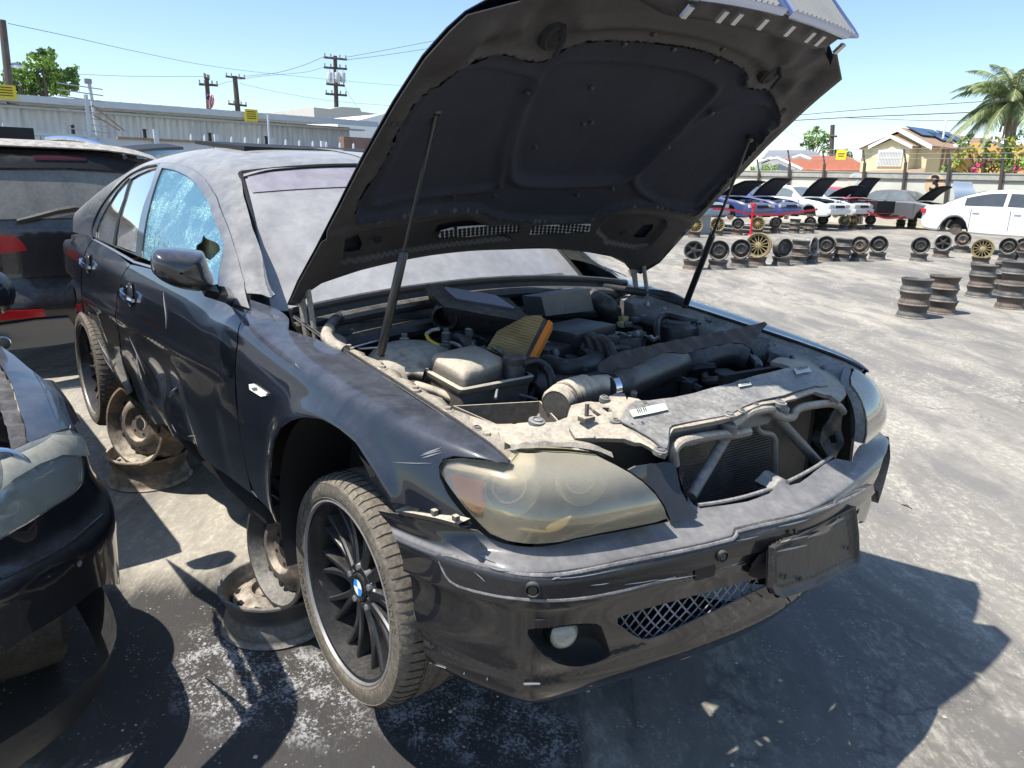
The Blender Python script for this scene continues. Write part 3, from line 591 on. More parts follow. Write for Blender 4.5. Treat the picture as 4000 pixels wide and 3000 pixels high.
# ================== bumper
def clipy(pts): return pts
bump_top = V(5,105,545, 200,560, 400,606, 560,640, 640,652, 700,692, 780,722, 850,735, 930,742, 1010,738, 1090,725, 1180,700, 1300,678, 1450,650, 1600,620, 1675,605)
arm = V(5,1655,520, 1600,440, 1530,375, 1462,325, 1500,305, 1600,290, 1712,292, 1722,350, 1738,430, 1775,510)
low_gr = V(6,398,610, 428,652, 465,672, 600,654, 720,634, 835,592, 862,562, 905,525, 940,548, 1000,534, 1080,474, 1150,424, 1192,402)
right_ = V(6,1290,420, 1330,330, 1365,180, 1410,230, 1480,300, 1475,340, 1452,400, 1440,460, 1380,500, 1330,545, 1240,610, 1170,650)
rim_front = V(6,1270,640, 1390,600, 1400,700, 1350,790, 1320,830, 1300,870, 1290,960, 1250,1000, 1050,1110, 800,1240, 400,1425, 0,1540)
bot = V(5,1600,1370, 1400,1430, 1200,1470, 1050,1495, 900,1502, 750,1490, 600,1455, 450,1400, 385,1368, 350,1280, 300,1080, 240,820, 190,680, 130,580)
side_px = V(5,385,1362, 345,1280, 300,1080, 240,820, 190,680, 130,580)
BO = NOSE.invs(bump_top+arm+low_gr+right_[:7]+V(6,1425,560, 1412,640, 1390,720, 1350,790))+[(22.6,4.0),(22.3,2.6),(21.6,1.5)]+[(s_, 1.15) for s_ in np.arange(21, 4.2, -.5)]+NOSE.invs(side_px)
GRL = V(6,18,1262, 300,1178, 560,1108, 830,1035, 880,1022, 880,1062, 830,1085, 700,1150, 590,1205, 420,1285, 300,1342, 200,1385, 130,1375, 60,1325)
FOG = V(5,915,1190, 1030,1180, 1160,1162, 1290,1160, 1322,1200, 1355,1300, 1340,1340, 1200,1385, 1080,1370, 990,1315, 935,1250)
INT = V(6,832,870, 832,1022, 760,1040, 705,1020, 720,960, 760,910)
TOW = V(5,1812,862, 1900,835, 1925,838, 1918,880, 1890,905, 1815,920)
def rel_bump(s, t, P):
    z, y = P[:, 2], np.abs(P[:, 1])
    return -.010*np.exp(-((z-.60)/.03)**2)*sstep(.30, .5, y)+.006*np.exp(-((z-.565)/.02)**2)*sstep(.5, .3, y)
bumper = panel('front_bumper', NOSE, BO, M['bumper'], car, step=.013, thick=.004, st=True, sm=False, holes=[NOSE.invs(smooth(h, 2, True)) for h in (GRL, FOG)], hsm=False, relief=rel_bump)
for h_, nm_ in ((INT,'broken_opening_patch'),(TOW,'tow_eye_patch')): panel(nm_, NOSE, h_, M['black'], bumper, step=.01, sm=False, off=.012 if h_ is INT else .004, thick=.001)  # black patches on the skin, painted as the dark of openings
# impact strip
ST = V(5,432,790, 500,790, 640,830, 760,862, 860,880, 1000,885, 1150,868, 1400,818, 1700,758, 2000,690)+V(6,640,790, 800,750, 1000,700, 1200,625, 1330,560, 1380,540, 1400,565, 1398,630, 1300,690, 1280,720)+V(6,1230,745, 1000,820, 830,880, 640,930)+V(5,1990,800, 1700,885, 1500,935, 1250,990, 1050,1008, 900,1003, 720,980, 580,945, 500,915, 460,860)
NS2 = Surf(lambda s, t: NOSE.fn(s, t)+0, *NOSE.b, 140, 60)
strip = panel('rub_strip', NOSE, ST, M['strip'], bumper, step=.014, thick=.010, sm=False, off=.009)
edge = smooth(V(5,436,792, 500,795, 640,836, 760,868, 860,888, 1000,895, 1150,880, 1400,828, 1700,770, 2000,700)+V(6,640,800, 800,760, 1000,712, 1200,640, 1330,572), 2)
mb = MB(); mb.tube([NOSE.fn(np.array([a]), np.array([b]))[0]+np.array([.010,0,.004]) for a, b in NOSE.invs(edge)], .0045, n=6)
edge2 = smooth(V(5,436,800, 470,880, 540,938, 720,985, 900,1008, 1050,1014, 1250,996, 1500,942, 1700,892), 2)
mb.tube([NOSE.fn(np.array([a]), np.array([b]))[0]+np.array([.008,-.004,-.002]) for a, b in NOSE.invs(edge2)], .004, n=6); mb.build('strip_edge', dusty('scuffed_strip_edge', (.05,.05,.055), rough=.5, base=.55, top=.4, scale=30, dust=(.42,.41,.40)), bumper)
# parking sensor rings
for c_, nm in ((V(5,943,957), .016), (V(5,1945,780), .014)):
    s_, t_ = NOSE.inv(c_[0]); p = NOSE.fn(np.array([s_]), np.array([t_]))[0]; n_ = NOSE.normal(np.array([s_]), np.array([t_]))[0]
    if n_@(CAM-p) < 0: n_ = -n_
    mb = MB(); mb.lathe([(.001,.014),(nm*.6,.014),(nm*.75,.010),(nm*.85,.016),(nm,.014),(nm*1.05,.006)], p+n_*.002, n_, n=20); mb.build('parking_sensor', M['strip'], bumper)
# number-plate holder
pc = on(V(6,835,860, 1270,660, 1300,960, 880,1155), 'x', [.897,.897,.882,.882])
PO = np.mean(pc, 0); PN = np.array([.98, .06, .12])
PLT = plane_surf(PO+np.array([.0,0,0]), PN, 1.0)
pl_o = V(6,838,880, 1280,655, 1298,800, 1304,950, 1290,975, 1080,1085, 890,1150, 845,1125, 832,1100)
def rel_pl(s, t, P):
    d = dist_poly(np.stack([s, t], 1), plo_, True); return .012*np.exp(-(d/.012)**2)+.004*np.exp(-((d-.03)/.004)**2)
plo_ = PLT.invs(pl_o)
plate = panel('plate_holder', PLT, pl_o, dusty('scuffed_plate_holder', (.013,.013,.015), rough=.45, base=.07, top=.5, scale=10, contrast=(.45,.7), bump=.25, speck=.4, dust=(.30,.28,.25)), bumper, step=.008, thick=.016, sm=False, relief=rel_pl)
for q in V(6,1262,885, 922,1040, 1003,1052, 1200,715, 1218,712, 985,800, 960,805):
    p = onplane([q], PO+PN*.006, PN)[0]; mb = MB(); mb.lathe([(.0005,.002),(.006,.002),(.007,0)], p, PN, n=10); mb.build('screw_hole', M['black'], plate)
mb = MB()
for a, b in zip(V(6,900,855, 915,900, 880,905, 1045,830, 1150,770), V(6,1045,820, 1040,870, 990,880, 1120,800, 1240,725)):
    p, q = onplane([a, b], PO+PN*.009, PN); mb.tube([p, (p+q)/2+np.array([0,0,.001]), q], [.001,.003,.001], n=5)
mb.build('scrape_marks', M['dustwhite'], plate)
# lower mesh grille and black sheets painted as the dark behind the openings
def deeper(S_, d): return Surf(lambda s, t: S_.fn(s, t)-np.array([d, 0, 0]), *S_.b, 120, 50)
ND = deeper(NOSE, .022)
g_st = NOSE.invs(GRL); GS_ = np.array(g_st); kk = np.array([NOSE.ks, NOSE.kt]); cx0, cy0 = GS_.min(0)*kk, GS_.max(0)*kk
mb = MB(); _tm = np.mean([q[1] for q in g_st]); g_st = [(q[0]+(.12 if q[1] < _tm else 0), q[1]-.55 if q[1] < _tm else q[1]+.1) for q in g_st]
GS_ = np.array(g_st); cx0, cy0 = GS_.min(0)*kk, GS_.max(0)*kk; poly = [tuple(np.array(q)*kk) for q in g_st]
for sg in (1, -1):
    for a in np.arange(-1.2, 2.4, .030):
        ts = np.linspace(0, 1, 160); X = cx0[0]+(cy0[0]-cx0[0])*ts; Y = cx0[1]+(X-cx0[0]-a)*.62*sg
        P2 = np.stack([X, Y], 1); ins = inpoly(P2, poly); seg = []
        for i in range(len(P2)+1):
            if i < len(P2) and ins[i]: seg.append(P2[i]/kk)
            else:
                if len(seg) > 1: mb.tube(ND.fn(np.array([q[0] for q in seg[::3]+[seg[-1]]]), np.array([q[1] for q in seg[::3]+[seg[-1]]])), .0022, n=4)
                seg = []
mb.build('mesh_grille', dusty('dusty_mesh', (.06,.064,.07), rough=.5, base=.8, top=.5, scale=12, dust=(.46,.48,.52)), bumper)
NDD = deeper(NOSE, .13)
panel('dark_sheet', deeper(NOSE, .10), V(6,-60,1200, 300,1100, 860,970, 1250,850, 1280,1000, 830,1160, 420,1340, 200,1440, 20,1400), M['black'], bumper, step=.05, sm=False)
panel('dark_sheet', deeper(NOSE, .03), V(6,360,830, 900,700, 900,1080, 640,1060, 360,960), M['black'], bumper, step=.05, sm=False)
# fog-lamp pocket and lamp
fs = NOSE.invs(FOG); fc = np.mean(fs, 0); rings = []
nf = NOSE.normal(np.array([fc[0]]), np.array([fc[1]]))[0]; pf = NOSE.fn(np.array([fc[0]]), np.array([fc[1]]))[0]
if nf@(CAM-pf) < 0: nf = -nf
for sc_f, dp in ((1.0, -.002), (.97, .012), (.86, .045), (.55, .055)):
    rings.append([NOSE.fn(np.array([lerp(fc[0], a, sc_f)]), np.array([lerp(fc[1], b, sc_f)]))[0]-nf*dp for a, b in smooth(fs, 2, True)])
mb = MB(); mb.loft(rings, cap=False); mb.add(rings[-1], [tuple(range(len(rings[-1])))])
fog = mb.build('fog_light', M['black'], bumper, sharp=60)
fl = on(V(5,1140,1262), 'x', .60)[0]; tgt = NOSE.fn(*[np.array([q]) for q in NOSE.inv(V(5,1140,1262)[0])])[0]; fl = tgt-nf*.030
ax_ = np.array([.96,-.25,.06])
mb = MB(); mb.lathe([(.001,.016),(.014,.0155),(.026,.011),(.033,.003),(.035,0),(.037,-.006),(.040,-.05)], fl, ax_, n=28, ms=[0,0,0,0,1,1]); mb.build('lamp_lens', [dusty('yellowed_fog_lens', (.26,.27,.24), rough=.2, base=.30, top=.5, coat=.8, scale=20, dust=(.46,.42,.30)), M['strip']], fog)
# loosened black trim hanging at the far end of the bumper
mb = MB()
a = on(V(6,1478,330, 1480,400, 1465,470, 1440,560, 1420,620), 'y', [.83,.84,.84,.83,.82]); mb.loft([[p+np.array([0,.012,-.02]), p+np.array([.006,0,0]), p+np.array([0,-.004,.03]), p+np.array([-.03,-.01,.03]), p+np.array([-.03,.01,-.02])] for p in smooth(a, 3)])
mb.build('loose_trim', M['plastic_hi'], bumper)
# bumper side bracket under the fender
mb = MB(); pth = on(V(5,200,548, 300,566, 420,590, 540,622, 620,640), 'y', [-.89,-.888,-.88,-.872,-.86]); mb.loft([[p+np.array([0,0,.002]), p+np.array([.0,.030,.006]), p+np.array([0,.030,-.012]), p+np.array([0,.006,-.010])] for p in pth[:-1]])
for q in V(5,300,560, 385,580, 500,612): p = at(q, 'y', -.885); mb.box(p+np.array([0,.012,.008]), (.014,.012,.012), bev=.002)
mb.build('bumper_bracket', M['plastic_hi'], car)
# ================== headlights
LO = V(5,440,292, 470,268, 560,262, 700,275, 822,292, 868,232, 1000,228, 1150,235, 1290,250, 1390,300, 1470,345, 1540,395, 1605,460, 1650,530, 1666,588, 1600,610, 1450,640, 1300,668, 1180,692, 1100,712, 1000,722, 900,722, 800,706, 710,668, 640,600, 560,510, 480,400, 445,340)
lens = panel('headlight', LENS, LO, M['lens'], car, step=.018, thick=.003, sm=False)
tag(lens, label='right-hand headlight with a hazy, dusty lens')
hl = lens
# housing bowl behind the lens
def shr(f, dx):
    ls = LENS.invs(LO); c_ = np.mean(ls, 0); return [LENS.fn(np.array([lerp(c_[0], a, f)]), np.array([lerp(c_[1], b, f)]))[0]+np.array(dx) for a, b in ls]
mb = MB(); rg = [shr(1.0, (-.004,.002,0)), shr(.985, (-.06,.03,-.01)), shr(.93, (-.13,.06,-.02)), shr(.5, (-.17,.08,-.03)), shr(.02, (-.18,.08,-.03))]; mb.loft(rg); mb.build('lamp_housing', M['lensdark'], hl)
def ringlamp(px, dep, R_, nm, mat, w_=.03):
    R_ = R_*1.0
    p = LENS.fn(*[np.array([q]) for q in LENS.inv(px)])[0]+np.array([-dep, dep*.35, -.0]); a = np.array([.90,-.42,.10])
    mb = MB(); mb.lathe([(R_*.80,-.03),(R_*.82,.012),(R_*.90,.020),(R_*1.0,.016),(R_*1.04,-.05)], p, a, n=40); mb.lathe([(R_*.48,-.03),(R_*.52,.0),(R_*.60,.0),(R_*.62,-.03)], p, a, n=30); mb.lathe([(.001,-.006),(R_*.25,-.010),(R_*.48,-.03),(R_*.80,-.034)], p, a, n=30, m=1)
    return mb.build(nm, [mat, M['lensback']], hl)
ringlamp(V(5,905,520)[0], .100, .066, 'projector_lamp', M['lensring']); ringlamp(V(5,1305,470)[0], .095, .058, 'projector_lamp', M['lensring'])
AM = V(5,492,345, 560,360, 680,385, 672,440, 690,520, 660,570, 600,540, 545,470, 505,400)
panel('turn_signal', deeper(LENS, .004), AM, M['amber'], hl, step=.02, sm=False)
# eyebrow band across the lens
panel('brow_band', deeper(LENS, .010), V(5,470,285, 620,285, 760,300, 830,330, 860,372, 720,360, 560,330, 480,320), M['dustwhite'], hl, step=.03, sm=False)
# far headlight
ls = LENS.invs(LO); c_ = np.mean(ls, 0)
l2 = panel('headlight', LENSL, ls, M['lens'], car, step=.02, thick=.003, st=True, sm=False, flip=None); tag(l2, label='left-hand headlight seen edge-on beyond the grille opening')
mb = MB(); mb.loft([[LENSL.fn(np.array([lerp(c_[0], a, f)]), np.array([lerp(c_[1], b, f)]))[0]+np.array([-dx,-dx*.4,-dx*.1]) for a, b in ls] for f, dx in ((1,.004),(.97,.03),(.8,.055),(.02,.06))]); mb.build('lamp_housing', M['metal_grey'], l2)
# ================== bonnet
near = V(10,22,1146, 60,1058, 130,930, 210,775, 300,595, 420,380, 530,210, 620,108, 690,45)
far_ = V(15,1395,270, 1428,447, 1350,512, 1200,642, 1000,832, 750,1097, 640,1217, 560,1302, 400,1482, 292,1545)
rear_e = V(10,1310,1015, 1288,990, 1240,965, 1150,948, 1000,934, 850,938, 700,944, 560,960, 450,980, 300,1015, 150,1065, 85,1108, 62,1150)
fr = [(y, 1.135+.19*(1-(abs(y)/.70)**2.2)) for y in np.linspace(-.70, .70, 17)]
ho = HOOD.invs(near)+fr[1:-1]+HOOD.invs(far_)+HOOD.invs(rear_e)
hood = panel('bonnet', HOOD, ho, M['paint'], car, step=.035, thick=.003, st=True, sm=False, off=.0)
hi_o = HOODI.invs(V(10,32,1140, 68,1062, 138,935, 220,780, 312,600, 432,388, 540,222, 630,122, 700,58))+[(y, w_-.025) for y, w_ in fr[1:-1]]+HOODI.invs(V(15,1388,280, 1415,440, 1335,505, 1185,635, 985,825, 735,1090, 620,1210, 545,1295, 390,1472, 295,1530))+HOODI.invs(V(10,1310,1008, 1288,984, 1240,960, 1150,944, 1000,930, 850,934, 700,940, 560,956, 450,976, 300,1011, 150,1060, 90,1100, 70,1140))
LINER = V(10,585,312, 630,272, 700,236, 780,212, 840,202, 900,222, 960,228, 1010,215, 1060,178, 1150,152, 1300,150, 1500,170, 1650,212, 1745,268, 1740,300, 1745,325, 1790,335, 1835,350, 1862,395, 1865,465, 1820,490, 1700,640, 1600,760, 1560,800, 1530,798, 1400,772, 1280,775, 1180,815, 1120,832, 960,828, 830,822, 760,795, 700,782, 580,790, 440,808, 285,830, 285,760, 330,680, 400,570, 450,450, 520,360)
lin = HOODI.invs(smooth(LINER, 2, True)); k_ = np.array([HOODI.ks, HOODI.kt]); ks_ = lambda L: [tuple(np.array(q)*k_) for q in L]
RIDGE = ks_(HOODI.invs(smooth(V(10,862,640, 880,520, 940,350, 985,270, 1080,228, 1300,228, 1500,258, 1610,298, 1640,340, 1560,430, 1420,560, 1340,640, 1270,690, 1150,700, 1000,705, 890,692), 3, True)))
RIDGE2 = ks_(HOODI.invs(smooth(V(10,1330,700, 1345,650, 1420,570, 1560,460, 1700,400, 1820,395, 1850,450, 1740,580, 1600,730, 1540,780, 1400,755), 3, True)))
RIDGE3 = ks_(HOODI.invs(smooth(V(10,640,290, 760,250, 880,270, 960,300, 900,400, 840,560, 820,690, 760,720, 480,750, 340,770, 400,640, 500,430), 3, True)))
FRONTR = ks_(HOODI.invs(smooth(V(10,1130,90, 1300,80, 1480,100, 1650,140, 1780,200, 1830,255), 3)))
REARR = ks_(HOODI.invs(smooth(V(10,160,890, 300,850, 500,820, 640,800, 720,805, 800,845, 1000,850, 1150,855, 1260,800, 1400,800, 1500,820, 1560,850), 3)))
POCK1 = ks_(HOODI.invs(V(10,222,1000, 232,900, 300,868, 420,850, 560,830, 700,822, 800,850, 880,905, 700,925, 500,950, 300,990)))
POCK2 = ks_(HOODI.invs(V(10,1180,870, 1240,810, 1320,800, 1440,825, 1450,850, 1380,930, 1330,940, 1220,920)))
LINK = ks_(lin)
KNOBS = [tuple(np.array(HOODI.inv(q))*k_) for q in V(10,760,180, 740,130, 1000,60, 900,100, 1850,330, 1960,240, 1990,200, 1930,320, 2000,280, 1900,220, 1830,170, 660,200, 1960,330)]
def rel_hood(s, t, P):
    q = np.stack([s, t], 1)*k_; h = np.zeros(len(s))
    d = dist_poly(q, LINK); ins = inpoly(q, LINK); h += np.where(ins, -.012*sstep(0, .02, d), .006*np.exp(-(d/.02)**2))
    for R_, a, wd in ((RIDGE, .012, .016), (RIDGE2, .010, .014), (RIDGE3, .009, .016)): h += a*np.exp(-(dist_poly(q, R_)/wd)**2)
    h += np.where(inpoly(q, RIDGE), -.008*sstep(0, .05, dist_poly(q, RIDGE)), 0)
    h += .012*np.exp(-(dist_poly(q, FRONTR, False)/.022)**2)+.008*np.exp(-(dist_poly(q, REARR, False)/.015)**2)
    for R_ in (POCK1, POCK2): h += np.where(inpoly(q, R_), -.014*sstep(0, .014, dist_poly(q, R_)), 0)
    for i, c_ in enumerate(KNOBS): h += (.010 if i % 2 else -.012)*np.exp(-((q-np.array(c_))**2).sum(1)/(.030+.01*(i % 3))**2)
    return h*1.25
HOL = [V(10,245,968, 252,915, 298,896, 314,932, 306,958, 270,966), V(10,585,890, 596,862, 640,850, 760,842, 890,840, 893,868, 800,876, 700,886), V(10,930,878, 940,842, 1050,838, 1160,838, 1156,866, 1050,874), V(10,1325,900, 1365,858, 1402,855, 1398,872, 1368,908, 1335,908)]
inner = panel('inner_frame', HOODI, hi_o, M['hood_in'], hood, step=.011, thick=.003, st=False if False else True, sm=False, relief=rel_hood, holes=[HOODI.invs(h) for h in HOL])
panel('liner', Surf(lambda y, w_: hood_fn(y, w_)-.030*HN, -.86, .86, -.08, 1.42, 90, 70), lin, M['liner'], hood, step=.012, st=True, sm=False, relief=lambda s, t, P: rel_hood(s, t, P)+.003, thick=.002)
# vent mesh in the two slots
for h in HOL[1:3]:
    panel('vent_mesh', HOODI, h, None or M.setdefault('ventmesh', plain('bright_vent_mesh', (.62,.64,.66), rough=.4, var=.3, scale=60)), hood, step=.02, sm=False, off=.004)
    o_ = HOODI.invs(h); mb = MB(); ko = ks_(o_); lo = np.min(o_, 0); hi_ = np.max(o_, 0)
    for j, b in enumerate(np.arange(lo[1], hi_[1], .016)):
        for a in np.arange(lo[0]+(j % 2)*.009, hi_[0], .018):
            if inpoly([(a*k_[0], b*k_[1])], ko)[0]: mb.lathe([(.001,.006),(.0055,.006),(.006,0)], HOODI.fn(np.array([a]), np.array([b]))[0]-HN*.004, -HN, n=8)
    mb.build('vent_holes', M['black'], hood)
for c_ in V(10,672,230, 628,268, 1880,415, 360,897, 1283,872):
    s_, t_ = HOODI.inv(c_); mb = MB(); mb.lathe([(.001,.008),(.013,.008),(.014,.0)], HOODI.fn(np.array([s_]), np.array([t_]))[0], -HN, n=14); mb.build('access_hole', M['black'], hood)
for c_ in V(10,1015,132, 1832,272):
    s_, t_ = HOODI.inv(c_); p = HOODI.fn(np.array([s_]), np.array([t_]))[0]; mb = MB(); mb.lathe([(.001,.012),(.035,.012),(.04,.0)], p, -HN, n=9); mb.tube([p-HN*.01+np.array([0,.02*cos(a),0])+HD*.03*sin(a) for a in np.linspace(0, 5.5, 12)], .006, n=6); mb.tube([p-HN*.012+HD*.03, p-HN*.04+HD*.02, p-HN*.045-HD*.02], .006, n=6)
    mb.build('striker', M['black'], hood)
for c_ in V(10,1285,160, 1470,180, 1630,222, 920,345, 1130,462, 1160,455, 950,550, 820,700, 1110,730, 1240,708, 1450,550, 1615,420, 1160,325, 645,740, 800,735, 420,460, 1395,122, 1655,180):
    s_, t_ = HOODI.inv(c_); p = HOODI.fn(np.array([s_]), np.array([t_]))[0]; mb = MB(); mb.lathe([(.001,.006),(.008,.004),(.009,-.004)], p-HN*.004, -HN, n=10); mb.build('liner_clip', M['plastic'], hood)
# kidney grille surrounds carried on the bonnet's nose
def nose_pt(y, h, dw=0.0):
    k = max(0.0, (abs(y)-.31)/.035) if dw < -.003 and abs(y) < .3451 else 0.0
    h = lerp(h, -.02, min(1, k)); dw = lerp(dw, -.09, min(1, k))
    return HO+np.array([0, y, 0])+HD*(1.357-.16*y*y+dw)+HN*h
fwd = HD
mb = MB(); ys = np.linspace(-.345, .345, 25)
mb.loft([[nose_pt(y, -.120, -.0041), nose_pt(y, -.112, -.05), nose_pt(y, -.085, -.085), nose_pt(y, .0, -.12), nose_pt(y, .05, -.06), nose_pt(y, .04, -.01), nose_pt(y, -.03, -.02), nose_pt(y, -.12, -.0041)] for y in ys], closed=False)
carrier = mb.build('nose_carrier', M['hood_in'], hood, sharp=50)
bchr = plain('blue_tinged_chrome', (.38,.44,.60), rough=.2, metal=.9, var=.05); slm = plain('grey_slats', (.34,.34,.33), rough=.4, var=.2)
for sg in (-1, 1):
    ys = np.linspace(.012, .342, 17); loop = [(y*sg, -.128) for y in ys]+[(.350*sg, -.10)]+[(y*sg, .055-.05*((y-.012)/.37)**3) for y in ys[::-1]]; cy = .19*sg; ch = -.035
    sc3 = lambda f, dw: [nose_pt(lerp(cy, y, f), lerp(ch, h, f+.0), dw) for y, h in loop]
    mb = MB(); mb.loft([sc3(1.0, -.005), sc3(1.0, .008), sc3(.985, .014), sc3(.95, .010), sc3(.94, -.012), sc3(1.0, -.005)]); kg = mb.build('kidney_grille', bchr, hood)
    mb = MB(); mb.prism([nose_pt(.02*sg, -.115, -.012), nose_pt(.33*sg, -.10, -.012), nose_pt(.33*sg, .01, -.012), nose_pt(.02*sg, .045, -.012)], -HD*.004); mb.build('sun_stop_plate', M['black'], kg, smooth_=False)  # added plate, stops sunlight leaking through the slats
    mb = MB()
    for k in range(15):
        y = lerp(.03, .325, k/14)*sg; a, b = nose_pt(y, -.110, .004), nose_pt(y, .035, .004); mb.box((a+b)/2, (.010,.006,np.linalg.norm(b-a)), R=np.stack([HD, [0,1,0], HN], 1))
    mb.build('slats', slm, kg, smooth_=False)
    for y in np.array([.055,.15,.20,.31])*sg:
        mb = MB(); mb.box(nose_pt(y, -.128, -.035), (.030,.016,.008), R=np.stack([HD, [0,1,0], HN], 1)); mb.build('clip_tab', M['steel'], carrier, smooth_=False)
# hinges
for sy, q in ((-1, V(3,95,290)), (1, V(14,640,60))):
    y = .745*sy; mb = MB(); b = np.array([-.40,y,1.16]); t_ = np.array([-.44,y,1.31])
    mb.tube([b, b+np.array([-.02,0,.06]), t_], .012, n=6); mb.tube([b+np.array([.06,0,0]), t_+np.array([.05,0,.03])], .009, n=6); mb.box(t_+np.array([.03,0,.02]), (.12,.02,.03), R=Matrix.Rotation(-HA, 3, 'Y')); mb.box(b, (.10,.03,.02)); mb.build('bonnet_hinge', M['metal_dusty'], car)
# gas struts
for sy, a, b in ((-1, (822,765), (942,240)), (1, (1480,660), (1620,300))):
    pa = at((a[0]/.553, a[1]/.553), 'y', .67*sy); pb = at((b[0]/.553, b[1]/.553), 'y', .62*sy); m_ = lerp(pa, pb, .46)
    mb = MB(); mb.tube([pa, lerp(pa, m_, .03), m_-(m_-pa)*.02, m_], [.009,.0125,.0125,.008], n=12); mb.tube([m_, pb], .0052, n=8); mb.lathe([(.001,-.012),(.012,-.008),(.012,.008),(.001,.012)], pb, (0,1,0), n=10); mb.lathe([(.001,-.012),(.011,-.008),(.011,.008),(.001,.012)], pa, (0,1,0), n=10)
    mb.build('gas_strut', M['rimblack'], car)
# scratches and scuffs down to primer; on the doors also highlights painted as strokes
def scuffs(S_, parent, L, off_, name='scratch_or_glint'):
    for v_, pts, r_ in L:
        mb = MB(); q = [S_.inv(p) for p in smooth(V(v_, *pts), 3)]; P_ = [S_.fn(np.array([a]), np.array([b]))[0] for a, b in q]; n_ = S_.normal(np.array([q[0][0]]), np.array([q[0][1]]))[0]; n_ = n_ if n_@(CAM-P_[0]) > 0 else -n_
        rr = .8*r_*np.sin(np.linspace(.15, pi-.15, len(P_))); mb.tube([p+n_*(off_-r_*.4) for p in P_], rr, n=4); mb.build(name, M['scuff'], parent)
M['scuff'] = plain('primer_and_glint_grey', (.17,.175,.185), rough=.8, var=.3, scale=60)
scuffs(NOSE, bumper, [(5,(1040,918,1200,905,1420,862),.0016),(5,(1560,912,1680,902,1812,880),.0022),(5,(1240,935,1300,930,1340,922),.0014),(5,(1420,930,1520,918,1600,902),.0012),(5,(640,870,680,905,700,925),.0015),(5,(700,850,760,870,820,880),.0035),(6,(540,985,600,970,680,945),.0020),(6,(330,1045,380,1042,420,1030),.0016),(6,(640,850,700,840,760,825),.0018),(6,(865,778,950,760,1040,735),.0028),(6,(1090,690,1150,665,1200,640),.0050),(6,(1160,655,1170,640,1180,625),.0030),(6,(700,1170,760,1145,830,1120),.0022),(5,(1040,920,1060,912,1090,905),.0030)], .0125)
scuffs(NOSE, bumper, [(5,(385,1365,520,1405,700,1450,900,1478,1150,1465),.0045),(5,(950,1130,980,1130,1010,1130),.0016),(5,(655,790,690,800,740,828),.0060),(5,(300,1080,310,1110,318,1140),.0012)], .0035)
scuffs(SIDE, fender, [(5,(350,240,400,225,450,205),.0030),(5,(335,250,390,236,450,218),.0026),(5,(345,262,390,250,450,232),.0026),(5,(190,285,300,290,400,290),.0014)], .002)
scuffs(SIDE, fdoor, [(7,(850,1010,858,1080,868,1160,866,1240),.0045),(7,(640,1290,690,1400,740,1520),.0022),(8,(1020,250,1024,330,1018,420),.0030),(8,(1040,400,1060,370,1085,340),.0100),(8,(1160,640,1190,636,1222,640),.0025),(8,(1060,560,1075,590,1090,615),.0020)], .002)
scuffs(SIDE, rdoor, [(8,(735,110,740,130,748,150),.0060),(8,(600,30,640,110,690,190),.0060),(8,(620,60,650,160,700,240),.0030)], .002)
# ================== wing mirror
mp = V(7,770,800, 790,765, 830,757, 950,765, 1060,778, 1095,790, 1115,830, 1135,900, 1160,950, 1150,985, 1080,1005, 950,985, 860,950, 800,910, 775,870)
MO = at(V(7,960,880)[0], 'y', -1.05); MN = np.array([.93,-.35,-.12]); MN /= np.linalg.norm(MN)
face = onplane(smooth(mp, 3, True), MO, MN); cen = np.mean(face, 0)
mb = MB(); rr = []
for f, d in ((.05,.055),(.45,.052),(.75,.042),(.92,.022),(1.0,0),(.99,-.03),(.95,-.06),(.90,-.075)): rr.append([lerp(cen, p, f)+MN*d for p in face])
mb.loft(rr); mb.add(rr[-1], [tuple(range(len(rr[-1])))]); mir = mb.build('wing_mirror', dusty('mirror_black', (.008,.009,.012), rough=.3, coat=1, base=.02, top=.25, lo=.3, dust=(.3,.3,.31)), car, sharp=70)
mb = MB(); st_ = onplane(V(7,1100,990, 1180,1010, 1240,1000, 1285,1005), MO, MN); st_[2] = at(V(7,1230,1020)[0], 'y', -.95); st_[3] = at(V(7,1270,1040)[0], 'y', -.88)
mb.loft([[p+np.array([0,0,.02*k]), p+np.array([.03*k,0,0]), p+np.array([0,0,-.03*k]), p+np.array([-.05*k,0,0])] for p, k in zip(st_, (.8,.9,1,1.2))], cap=True); mb.build('mirror_arm', M['strip'], mir)
# mirror triangle
panel('mirror_base', GH, V(7,1225,720, 1262,900, 1330,1098, 1250,1060, 1190,965, 1195,900, 1216,800), M['plastic'], fdoor, step=.03, sm=False, off=.003, thick=.01)
# ================== door handles
def handle(door, c, dx, cup_m, ln=(.17,.055)):
    s_, t_ = SIDE.inv(c); p = SIDE.fn(np.array([s_]), np.array([t_]))[0]
    mb = MB(); mb.lathe([(.052,.001),(.050,.005),(.046,.002),(.001,.0015)], p+np.array([0,-.002,0]), (0,-1,.05), n=28, ms=[0,0,1])
    o = mb.build('handle_cup', [M['paint_side'], M['black']], door)
    mb = MB(); q = [p+np.array([x, -.012-.022*sin(pi*k), -.16*x]) for k, x in zip(np.linspace(0,1,9), np.linspace(-.085,.085,9))]
    mb.loft([[u+np.array([0,-.006,.012*w_]), u+np.array([0,-.010,0]), u+np.array([0,-.004,-.012*w_]), u+np.array([0,.006,-.010*w_]), u+np.array([0,.006,.010*w_])] for u, w_ in zip(q, (.6,1,1.1,1.1,1.1,1.1,1.1,1,.6))], cap=True)
    mb.build('handle', M['chrome'], o)
handle(fdoor, V(7,650,1030)[0], 0, None); handle(rdoor, V(7,388,835)[0], 0, None)
